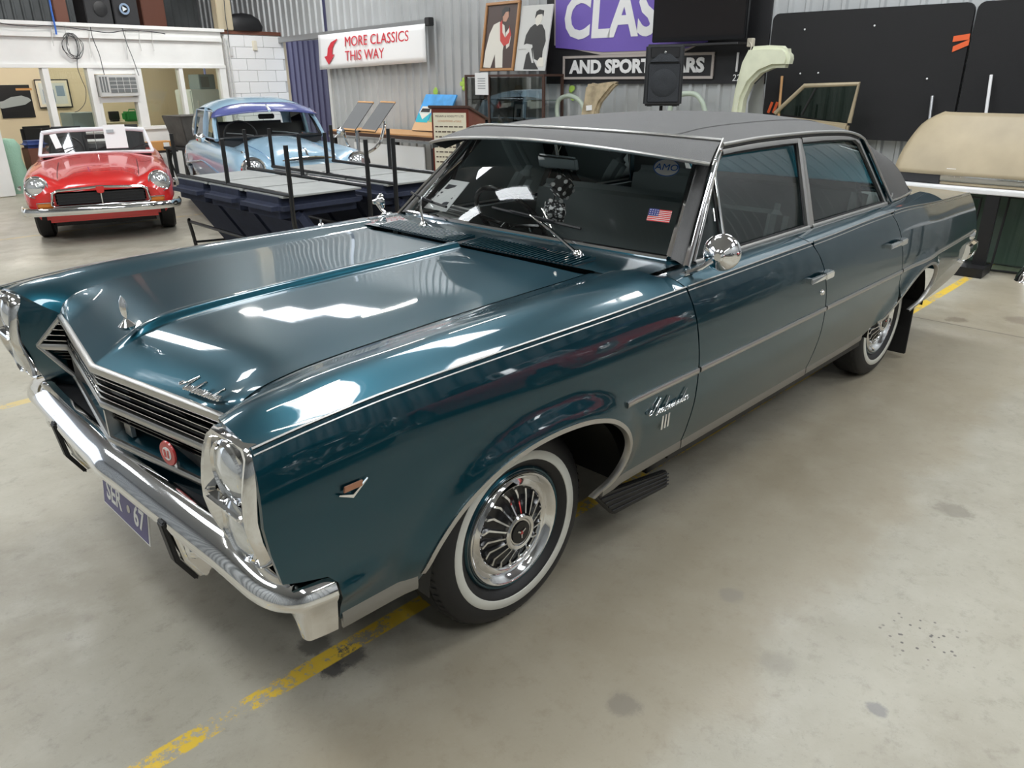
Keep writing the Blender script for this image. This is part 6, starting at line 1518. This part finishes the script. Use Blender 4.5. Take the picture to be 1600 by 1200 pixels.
# stand with two tilted grey boards
D = 10.5
st = thing('board_stand', 'chrome tube stand carrying two tilted grey boards with timber ends', 'stand', Vector(CAM)*0)
for quad in (((560, 158), (584, 159), (554, 204), (532, 202)), ((595, 158), (618, 159), (586, 206), (563, 204))):
    P = [Vector(CAM)+ray(a, b_)[1]*(D+(.22 if i < 2 else 0)) for i, (a, b_) in enumerate(quad)]
    n_ = (P[1]-P[0]).cross(P[3]-P[0]).normalized(); n_ = n_ if n_.dot(Vector(CAM)-P[0]) > 0 else -n_
    MB().hexa([P[3]-n_*.02, P[2]-n_*.02, P[2], P[3], P[0]-n_*.02, P[1]-n_*.02, P[1], P[0]]).build('tilted_board', 'board_grey', st, smooth=False)
    for a, b_, c_, d_ in ((0, 1, 3, 2), (3, 2, 0, 1)):
        e = (P[c_]-P[a]).normalized()*.028; MB().hexa([P[a]-n_*.024, P[b_]-n_*.024, P[b_]+n_*.004, P[a]+n_*.004, P[a]-n_*.024+e, P[b_]-n_*.024+e, P[b_]+n_*.004+e, P[a]+n_*.004+e]).build('timber_end', 'wood_light', st, smooth=False)
hub = Vector(CAM)+ray(558, 206)[1]*(D+.12); MB().cyl((hub.x, hub.y, .03), hub+Vector((0, 0, .02)), .025, 8).build('post', 'alloy', st)
MB().tube([hub+Vector((-.02, .02, 0)), hub+Vector((.10, -.12, .02))], .015, 6).build('cross_arm', 'dark', st)
arc = [Vector(CAM)+ray(a, b_)[1]*(D+.15) for a, b_ in ((536, 204), (545, 228), (556, 238), (575, 238), (592, 225), (600, 200), (601, 190))]
MB().tube(catmull(arc, 4), .022, 8).build('curved_tube', 'chrome', st)
MB().lathe([(.0001, 0), (.26, 0), (.26, .02), (.05, .04), (.0001, .04)], 20, 'z', (hub.x, hub.y, 0)).build('base', 'dark', st)
# dark steel tub on a table by the office
a0, zt = oS(266, 181, 1.0); a1, zb_ = oS(328, 226, 1.0)
tb2 = thing('steel_tub', 'dark rusty steel tub with a paper tag standing on the black table by the office', 'tub', OFF0+UX*((a0+a1)/2)-UY*1.0, RA)
h = (a1-a0)/2
MB().hexa([Vector(p) for p in ((-h+.1, -.22, zb_), (h-.1, -.22, zb_), (h-.1, .22, zb_), (-h+.1, .22, zb_), (-h, -.30, zt), (h, -.30, zt), (h, .30, zt), (-h, .30, zt))]).build('tub_body', 'tub_steel', tb2, bevel=.01)
MB().box((h*.82, -.305, zt-.05), (.10, .004, .05)).build('lot_tag', 'paper', tb2); MB().tube([(-h, -.31, zt), (h, -.31, zt)], .014, 6).build('rim', 'tub_steel', tb2)
MB().box((.12, -.27, (zt+zb_)/2), (.14, .01, .03), rot=(0, .7, 0)).build('timber_chip', 'wood_light', tb2)
bt = thing('black_table', 'black steel table under the dark tub beside the blue saloon', 'table', OFF0+UX*((a0+a1)/2)-UY*1.0, RA)
MB().box((0, 0, zb_-.02), (2*h+.1, .6, .035)).build('table_top', 'dark', bt)
for x in (-h, h):
    for y in (-.26, .26): MB().box((x, y, (zb_-.04)/2), (.05, .05, zb_-.04)).build('leg', 'black', bt)
a0, z1 = oS(226, 222, .28); a1, z2 = oS(266, 233, .28)
tr_ = thing('saw_trestle', 'black folding trestle below the orange box by the office sill', 'trestle', OFF0+UX*((a0+a1)/2)-UY*.28, RA)
for x in (-.18, .18):
    MB().cyl((x, -.20, 0), (x, .10, z2-.03), .016, 6).build('leg', 'black', tr_); MB().cyl((x, .20, 0), (x, -.10, z2-.03), .016, 6).build('leg', 'black', tr_)
MB().box((0, 0, z2-.02), (a1-a0+.1, .34, .03)).build('trestle_top', 'dark', tr_)
ob = tag(obox('orange_carton', a0, a1, z2-.003, z1, .17, .39, 'orange_box', None, .004), 'shallow orange-brown carton with a white label on the trestle', 'carton')
obox('carton_label', a1-.16, a1-.06, z2+.03, z1-.02, .391, .394, 'paper', ob)

# ================================================================ the two small cars
def small_wheel(par, x, y, r, w_, s):
    wh = MB().lathe([(r*.62, w_*.42), (r*.72, w_*.5), (r*.92, w_*.5), (r, w_*.36), (r, -w_*.36), (r*.92, -w_*.5), (r*.6, -w_*.45)], 32, 'y', (0, 0, 0)).xf(Matrix.Translation((x, s*y, r)) @ Matrix.Scale(s, 4, (0, 1, 0))).build('wheel', 'rubber', par, angle=40)
    MB().lathe([(r*.63, w_*.42), (r*.60, w_*.30), (r*.35, w_*.25), (r*.30, w_*.45), (r*.0005, w_*.48)], 24, 'y').xf(Matrix.Translation((x, s*y, r)) @ Matrix.Scale(s, 4, (0, 1, 0))).build('hub', 'steel', wh, angle=40)
def lamp(par, x, y, z, r, nm='headlamp'):
    h = MB().lathe([(.0001, -.035), (r*.5, -.028), (r*.85, -.010), (r, .01)], 24, 'x', (x, y, z)).build(nm, 'lampglass', par)
    MB().lathe([(r*.98, .012), (r*1.0, -.010), (r*1.10, -.018), (r*1.20, -.004), (r*1.22, .05)], 24, 'x', (x, y, z)).build('lamp_ring', 'chrome', h)
def loft(name, secs, mat, par, cutx=(), cr=.34, cz=.30, keep=None):
    """secs: (x, [(y, z)...]) half sections from the centre line to the sill; mirrored"""
    vs_ = []; fs = []; n = len(secs[0][1])
    for x, pts in secs:
        for y, z in pts: vs_.append(Vector((x, -y, z)))
        for y, z in pts: vs_.append(Vector((x, y, z)))
    for i in range(len(secs)-1):
        for k in range(n-1):
            for o_ in (0, n):
                a = i*2*n+o_+k; b_ = (i+1)*2*n+o_+k; q = (a, b_, b_+1, a+1); c = (vs_[q[0]]+vs_[q[1]]+vs_[q[2]]+vs_[q[3]])/4
                if any((c.x-cx)**2+(c.z-cz)**2 < cr*cr and abs(c.y) > .45 for cx in cutx): continue
                if keep and not keep(c): continue
                fs.append(q)
    return MB().add(vs_, fs).build(name, mat, par, angle=60)
# ---------------- red roadster
lf_, rf_ = at(85, 368, 2, 0), at(258, 354, 2, 0); mid = (lf_+rf_)/2
ax_ = (rf_-lf_).normalized(); hd = Vector((ax_.y, -ax_.x, 0)); hd = hd if hd.dot(Vector(CAM)-mid) > 0 else -hd
mg = thing('roadster_car', 'small red open roadster with white hood frame and chrome grille', 'car', (mid.x, mid.y, 0), math.atan2(hd.y, hd.x)-PI)
ZC = spl([(-.70, .55), (-.66, .62), (-.5, .68), (-.2, .73), (.2, .775), (.6, .81), (.80, .82), (1.0, .80), (1.9, .80), (2.4, .79), (2.9, .74), (3.12, .62)])
ZF = spl([(-.70, .56), (-.62, .66), (-.45, .715), (-.2, .745), (.2, .765), (.6, .765), (1.0, .75), (1.9, .77), (2.4, .775), (2.9, .72), (3.12, .60)])
WW = spl([(-.70, .60), (-.62, .68), (-.45, .73), (0, .755), (.8, .76), (1.9, .76), (2.5, .74), (2.9, .69), (3.12, .60)])
ZB = spl([(-.70, .36), (-.5, .27), (-.2, .25), (1, .23), (2.6, .26), (3.12, .38)])
def mgsec(x):
    zc, zf, W_, zb_ = ZC(x), ZF(x), WW(x), ZB(x); dip = .02*sstep(-.6, -.3, x)*(1-sstep(.3, .8, x))
    return [(0, zc), (W_*.15, zc), (W_*.32, zc-.005), (W_*.46, zc-.018-dip*.4), (W_*.54, zc-.030-dip), (W_*.62, (zc+zf)/2-.010-dip), (W_*.74, zf), (W_*.84, zf-.010), (W_*.92, zf-.045), (W_*.975, zf-.11), (W_, zf-.20), (W_*.995, zf-.28), (W_*.97, (zf+zb_)/2-.06), (W_*.94, zb_+.08), (W_*.86, zb_)]
xs_ = [-.70, -.695, -.68, -.66, -.63, -.59, -.54, -.48]+[-.42+.06*i for i in range(59)]
xs_ = [x for x in xs_ if x <= 3.12]
body = loft('body', [(x, mgsec(x)) for x in xs_], 'mg_red', mg, (0, 2.31), .335, .295, keep=lambda c: not (.98 < c.x < 1.95 and abs(c.y) < .60 and c.z > .6))
fr_ = mgsec(-.70); V = [Vector((-.70, y, z)) for y, z in fr_]; 
MB().add([Vector((-.70, -y, z)) for y, z in fr_]+[Vector((-.70, y, z)) for y, z in fr_[::-1]], [tuple(range(30))]).build('nose_panel', 'mg_red', mg, smooth=False)
MB().box((-.62, 0, .30), (.16, 1.10, .12)).build('front_valance', 'mg_red', mg, bevel=.03)
for s in (-1, 1):
    P = [Vector((x, s*WW(x)*.54, ZC(x)-.030-.018)) for x in zs(-.60, .78, 14)]; MB().tube(P, .004, 5).build('bonnet_gap', 'dark', mg)
    lamp(mg, -.655, s*.585, .600, .096)
    ind = MB().box((-.705, s*.53, .425), (.04, .15, .055)).build('indicator', 'amber', mg, bevel=.012); MB().tube([(-.728, s*.53-.08, .396), (-.728, s*.53+.08, .396), (-.728, s*.53+.08, .455), (-.728, s*.53-.08, .455)], .006, 5, closed=True).build('indicator_rim', 'chrome', ind)
    MB().lathe([(.0001, -.03), (.02, -.02), (.026, 0)], 12, 'y', (0, 0, 0)).xf(Matrix.Translation((-.45, s*.745, .585)) @ Matrix.Scale(-s, 4, (0, 1, 0))).build('side_lamp', 'chrome', mg)
    small_wheel(mg, 0, .625, .295, .165, s); small_wheel(mg, 2.31, .625, .295, .165, s)
g = MB().box((-.715, 0, .485), (.03, .86, .135)).build('grille', 'black', mg, bevel=.02)
out = [(-.45, .405), (.45, .405), (.47, .43), (.45, .545), (.40, .57), (.10, .585), (0, .592), (-.10, .585), (-.40, .57), (-.45, .545), (-.47, .43)]
MB().tube([Vector((-.738, a, b_)) for a, b_ in out], .014, 8, closed=True).build('grille_surround', 'chrome', g); MB().cyl((-.74, 0, .41), (-.74, 0, .59), .010, 6).build('grille_centre_bar', 'chrome', g)
for k in range(4): MB().cyl((-.733, -.44, .43+k*.032), (-.733, .44, .43+k*.032), .003, 4).build('grille_slat', 'dark', g)
MB().prism([(-.035, -.03), (0, -.045), (.035, -.03), (.04, .03), (-.04, .03)], .016, frame((-.742, 0, .565), Vector((0, -1, 0)), UZ)).build('grille_badge', 'mg_red', g, bevel=.004)
bp2 = catmull([Vector(p) for p in ((-.50, -.77, .365), (-.66, -.74, .365), (-.76, -.62, .365), (-.80, -.3, .365), (-.81, 0, .365), (-.80, .3, .365), (-.76, .62, .365), (-.66, .74, .365), (-.50, .77, .365))], 5)
MB().sweep([(-.015, -.045), (.010, -.040), (.022, -.01), (.022, .012), (.008, .040), (-.015, .042)], bp2, lambda i: ((bp2[i]-Vector((.2, 0, .365)))*Vector((1, 1, 0))).normalized()).build('bumper', 'chrome', mg, angle=50)
# windscreen and hood frame
B0 = [Vector((.80+.10*(abs(v)/.62)**2, v, .815-.02*(abs(v)/.62)**2)) for v in zs(-.62, .62, 10)]; T0 = [Vector((1.02+.06*(abs(v)/.56)**2, v, 1.075-.030*(abs(v)/.56)**3)) for v in zs(-.56, .56, 10)]
wsg = MB().add(B0+T0, [(i, i+1, 12+i, 11+i) for i in range(10)]).build('windscreen', 'clear', mg)
MB().tube(T0, .026, 8).build('screen_header', 'hood_white', wsg); MB().tube(B0, .020, 8).build('screen_base', 'hood_white', wsg)
for i in (0, 10): MB().tube([B0[i], B0[i].lerp(T0[i], .5), T0[i]], .020, 8).build('screen_pillar', 'hood_white', wsg)
MB().cyl(B0[5], T0[5], .004, 5).build('centre_stay', 'chrome', wsg); MB().box((1.00, 0, .99), (.02, .22, .055)).build('rear_view_mirror', 'black', wsg, bevel=.015)
for y in (-.42, -.02, .36): MB().tube([(.81, y+.06, .838), (.84, y-.04, .872), (.865, y-.16, .90)], .006, 5).build('wiper', 'black', wsg)
for y in (-.34, .34):
    s_ = MB().box((1.62, y, .60), (.46, .46, .18)).build('seat', 'seat_black', mg, bevel=.04); MB().box((1.84, y, .82), (.14, .44, .52), rot=(0, .2, 0)).build('seat_back', 'seat_black', s_, bevel=.05)
MB().box((1.02, 0, .74), (.10, 1.2, .14)).build('dashboard', 'seat_black', mg, bevel=.02); MB().box((1.5, 0, .40), (1.3, 1.25, .04)).build('cockpit_floor', 'seat_black', mg)
MB().tube([Vector((1.20+.03*math.sin(t), .34+.19*math.cos(t), .82+.17*math.sin(t))) for t in zs(0, 2*PI*.97, 24)], .012, 6, closed=True).build('steering_wheel', 'black', mg)
MB().box((1.1, 0, .22), (3.0, 1.0, .12)).build('underbody', 'black', mg)
MB().lathe([(.0001, .06), (.5, .05), (.60, .0), (.60, -.05)], 20, 'z').xf(Matrix.Translation((2.1, 0, .80)) @ Matrix.Diagonal((.45, 1.05, 1, 1))).build('folded_hood', 'seat_black', mg)
def mgw(x, y, z): return mg.matrix_basis @ Vector((x, y, z))
bpy.context.view_layer.update()
sh1 = thing('price_sheet', 'white sale sheet with print propped on the red roadster windscreen', 'paper', mgw(.80, -.23, .855), mg.rotation_euler.z)
MB().box((.02, 0, .14), (.004, .24, .30), rot=(0, .5, 0)).build('sheet', 'paper', sh1); MB().box((.03, .05, .20), (.006, .08, .04), rot=(0, .5, 0)).build('print_block', 'alloy', sh1)
sh2 = thing('price_strip', 'narrow white strip of card on the red roadster windscreen, beside the steering wheel', 'paper', mgw(.83, .42, .86), mg.rotation_euler.z)
MB().box((.055, 0, .10), (.004, .07, .20), rot=(-.22, .67, 0)).build('strip', 'paper', sh2)
# ---------------- pale blue saloon
q = Vector(CAM)+ray(455, 240)[1]*8.2
bs = thing('saloon_car', 'pale blue rounded vintage saloon with a dark blue sun visor', 'car', (q.x+.35, q.y+.55, 0), math.radians(-103)-PI)
ZC = spl([(-.56, .62), (-.50, .80), (-.40, .875), (-.2, .93), (.2, .975), (.55, .99), (.75, .985), (1.8, .98), (2.4, .96), (2.9, .85), (3.2, .62)])
ZF = spl([(-.56, .60), (-.50, .74), (-.40, .83), (-.2, .88), (.2, .89), (.6, .895), (1.8, .90), (2.4, .88), (2.9, .78), (3.2, .58)])
WW = spl([(-.56, .66), (-.50, .72), (-.3, .765), (.2, .78), (1.0, .78), (2.2, .77), (2.8, .70), (3.2, .55)])
ZB = spl([(-.56, .40), (-.4, .30), (0, .27), (2.4, .28), (3.2, .42)])
def bssec(x):
    zc, zf, W_, zb_ = ZC(x), ZF(x), WW(x), ZB(x); dip = .05*(1-sstep(.2, .7, x))
    return [(0, zc), (W_*.18, zc-.006), (W_*.34, zc-.03), (W_*.47, zc-.07-dip*.4), (W_*.56, (zc+zf)/2-.06-dip), (W_*.64, zf-.03-dip*.4), (W_*.76, zf), (W_*.88, zf-.02), (W_*.96, zf-.08), (W_, zf-.18), (W_, zf-.30), (W_*.98, (zf+zb_)/2-.08), (W_*.95, zb_+.08), (W_*.86, zb_)]
xs_ = [-.56, -.555, -.54, -.52, -.49, -.45, -.40]+[-.34+.06*i for i in range(60)]; xs_ = [x for x in xs_ if x <= 3.2]
loft('body', [(x, bssec(x)) for x in xs_], 'pale_blue', bs, (0, 2.2), .35, .30, keep=lambda c: not (.80 < c.x < 2.5 and abs(c.y) < .62 and c.z > .8))
fr_ = bssec(-.56); MB().add([Vector((-.56, -y, z)) for y, z in fr_]+[Vector((-.56, y, z)) for y, z in fr_[::-1]], [tuple(range(28))]).build('nose_panel', 'pale_blue', bs, smooth=False)
for s in (-1, 1):
    lamp(bs, -.505, s*.60, .725, .108); small_wheel(bs, 0, .62, .30, .15, s); small_wheel(bs, 2.2, .62, .30, .15, s)
    MB().tube([Vector((x, s*(WW(x)*.50), ZC(x)-.085)) for x in zs(-.46, .62, 12)], .005, 5).build('bonnet_gap', 'mid_blue', bs)
    MB().tube([Vector((x, s*(WW(x)+.004), .70-.10*abs(x-1.2))) for x in zs(.35, 2.3, 14)], .012, 6).build('waist_molding', 'mid_blue', bs)
    MB().lathe([(.0001, .02), (.014, .012), (.016, 0)], 10, 'z', (-.15, s*.62, ZF(-.15)-.004)).build('wing_lamp', 'chrome', bs)
vent = [(-.30, .0), (-.18, .022), (0, .030), (.18, .022), (.30, 0), (0, -.008)]
MB().prism(vent, .02, frame((-.525, 0, .80), Vector((0, -1, 0)), Vector((.25, 0, 1)))).build('bonnet_vent', 'black', bs); MB().tube([Vector((-.548, y, .832-.3*y*y)) for y in zs(-.30, .30, 8)], .008, 6).build('vent_trim', 'chrome', bs)
MB().lathe([(.0001, .012), (.06, .010), (.075, 0)], 20, 'z').xf(frame((-.566, 0, .62), Vector((0, -1, 0)), UZ) @ Matrix.Diagonal((1, .65, 1, 1))).build('nose_badge', 'chrome', bs)
MB().tube([(-.50, 0, .845), (-.44, 0, .90), (-.36, 0, .915)], [.012, .010, .004], 6).build('bonnet_mascot', 'chrome', bs)
bp2 = catmull([Vector(p) for p in ((-.35, -.80, .40), (-.55, -.76, .40), (-.64, -.5, .40), (-.67, 0, .40), (-.64, .5, .40), (-.55, .76, .40), (-.35, .80, .40))], 5)
MB().sweep([(-.015, -.05), (.015, -.04), (.025, 0), (.015, .04), (-.015, .05)], bp2, lambda i: ((bp2[i]-Vector((.2, 0, .4)))*Vector((1, 1, 0))).normalized()).build('bumper', 'chrome', bs, angle=50)
def rf(u, v):
    w_ = v*2-1; a = abs(w_); x0 = .98+.10*a**2.5; x1 = 2.45-.12*a**2; x = x0+(x1-x0)*u
    z = spl([(.95, 1.335), (1.2, 1.40), (1.5, 1.42), (1.9, 1.405), (2.2, 1.35), (2.45, 1.25)])(x)-.115*a**3.2; return Vector((x, w_*.585, z))
rfo = MB().grid(rf, 20, 20).build('roof', 'pale_blue', bs, angle=70)
def bws(u, v):
    w_ = v*2-1; a = abs(w_); b_ = Vector((.70+.12*a**2.2, .625*w_, .985-.02*a*a)); t = rf(0, v)+Vector((.01, 0, -.012)); return b_.lerp(t, u)
w2 = MB().grid(bws, 6, 16).build('windscreen', 'clear', bs)
MB().tube([bws(0, v) for v in zs(0, 1, 16)]+[bws(u, 1) for u in zs(.1, 1, 6)]+[bws(1, v) for v in zs(.95, 0, 16)]+[bws(u, 0) for u in zs(.9, .1, 6)], .020, 6, closed=True).build('windscreen_seal', 'black', w2)
def vz(u, v):
    w_ = v*2-1; a = abs(w_); r_ = rf(.02, v)+Vector((-.01, 0, .012)); f_ = Vector((.80+.16*a**2.2, .66*w_, 1.265-.06*a*a)); p = r_.lerp(f_, u); p.z += .015*math.sin(PI*u); return p
vv = MB().grid(vz, 6, 24).build('sun_visor', 'visor_blue', bs, angle=70); vv.modifiers.new('thickness', 'SOLIDIFY').thickness = .008
MB().box((.86, 0, 1.30), (.16, .03, .03), rot=(0, -.4, 0)).build('visor_clip', 'chrome', vv, bevel=.006)
for s, v in ((-1, 0), (1, 1)):
    for (x, xt) in ((.82, 1.08), (1.45, 1.45)):
        p, q2 = Vector((x, s*.66, .955)), rf((xt-1.08)/(2.33-1.08), v); MB().tube([p, p.lerp(q2, .55)+Vector((0, s*.012, 0)), q2], .028, 8).build('pillar', 'pale_blue', bs)
    for xa, xb in ((.90, 1.42), (1.48, 2.08)):
        P = [Vector((xa, s*.655, .96)), Vector((xb, s*.655, .96)), Vector((min(xb, 1.98), s*.60, 1.27)), Vector((max(xa, 1.08), s*.60, 1.27))]; MB().add(P, [(0, 1, 2, 3)]).build('side_window', 'side_glass', bs, smooth=False); MB().tube(P, .012, 5, closed=True).build('window_rim', 'pale_blue', bs)
    c = Vector((.72, s*.86, 1.00)); mr2 = MB().lathe([(.0001, .03), (.03, .025), (.055, .005), (.055, -.01), (.0001, -.01)], 16, 'x', (0, 0, 0)).xf(Matrix.Translation(c) @ Matrix.Scale(-1, 4, (1, 0, 0))).build('wing_mirror', 'chrome', bs); MB().tube([c, Vector((.70, s*.76, .93))], .008, 6).build('mirror_arm', 'chrome', mr2)
    MB().grid(lambda u, v2: Vector((2.08+.36*u, s*(.665-.05*u), .94-.02*u)).lerp(rf(.74+.26*u, v), v2)+Vector((0, s*.02*math.sin(PI*v2), 0)), 6, 6).build('rear_pillar', 'pale_blue', bs)
MB().grid(lambda u, v: Vector((2.44+.16*u, (v*2-1)*(.48+.05*u), 1.235-.29*u)), 4, 6).build('rear_window', 'side_glass', bs)
MB().box((.86, 0, .90), (.16, 1.24, .14)).build('dashboard', 'seat_black', bs, bevel=.02); MB().box((1.5, 0, .40), (1.7, 1.3, .04)).build('cabin_floor', 'seat_black', bs)
for x in (1.25, 2.0):
    s_ = MB().box((x, 0, .62), (.46, 1.2, .20)).build('seat', 'seat_black', bs, bevel=.04); MB().box((x+.26, 0, .88), (.12, 1.2, .42), rot=(0, .15, 0)).build('seat_back', 'seat_black', s_, bevel=.04)
MB().tube([Vector((1.00+.04*math.sin(t), .33+.20*math.cos(t)*-1, .98+.17*math.sin(t))) for t in zs(0, 2*PI*.97, 24)], .012, 6, closed=True).build('steering_wheel', 'black', bs)
MB().box((.96, .0, 1.20), (.02, .20, .06)).build('rear_view_mirror', 'black', bs, bevel=.015); MB().box((1.1, 0, .24), (2.9, 1.0, .12)).build('underbody', 'black', bs)
for y in (-.30, .25): MB().tube([(.70, y, 1.0), (.74, y+.14, 1.02), (.77, y+.30, 1.035)], .006, 5).build('wiper', 'steel', w2)

# the row of cars across the aisle, seen in the sedan's flank
bpy.context.view_layer.update()
def row_copy(src, loc, rz, label, recolor=None):
    c = copy_tree(src); c.location = loc; c.rotation_euler = (0, 0, rz); c['label'] = label
    if recolor:
        for o in list(c.children)+[k for ch in c.children for k in ch.children]:
            if o.type == 'MESH' and o.data.materials and o.data.materials[0].name in recolor:
                o.material_slots[0].link = 'OBJECT'; o.material_slots[0].material = MATS[recolor[o.data.materials[0].name]]
    return c
pm('navy_paint', (.01, .012, .03), .2, coat=.8); pm('charcoal_paint', (.012, .013, .014), .2, coat=.8)
row_copy(mg, (3.9, -4.3, 0), math.radians(-90), 'red open roadster parked across the aisle from the teal sedan')
row_copy(bs, (6.1, -4.4, 0), math.radians(-90), 'navy vintage saloon parked across the aisle beside the red roadster', {'pale_blue': 'navy_paint', 'mid_blue': 'navy_paint'})
row_copy(bs, (1.2, -5.4, 0), math.radians(-90), 'charcoal vintage saloon parked across the aisle behind the photographer', {'pale_blue': 'charcoal_paint', 'mid_blue': 'charcoal_paint', 'visor_blue': 'charcoal_paint'})
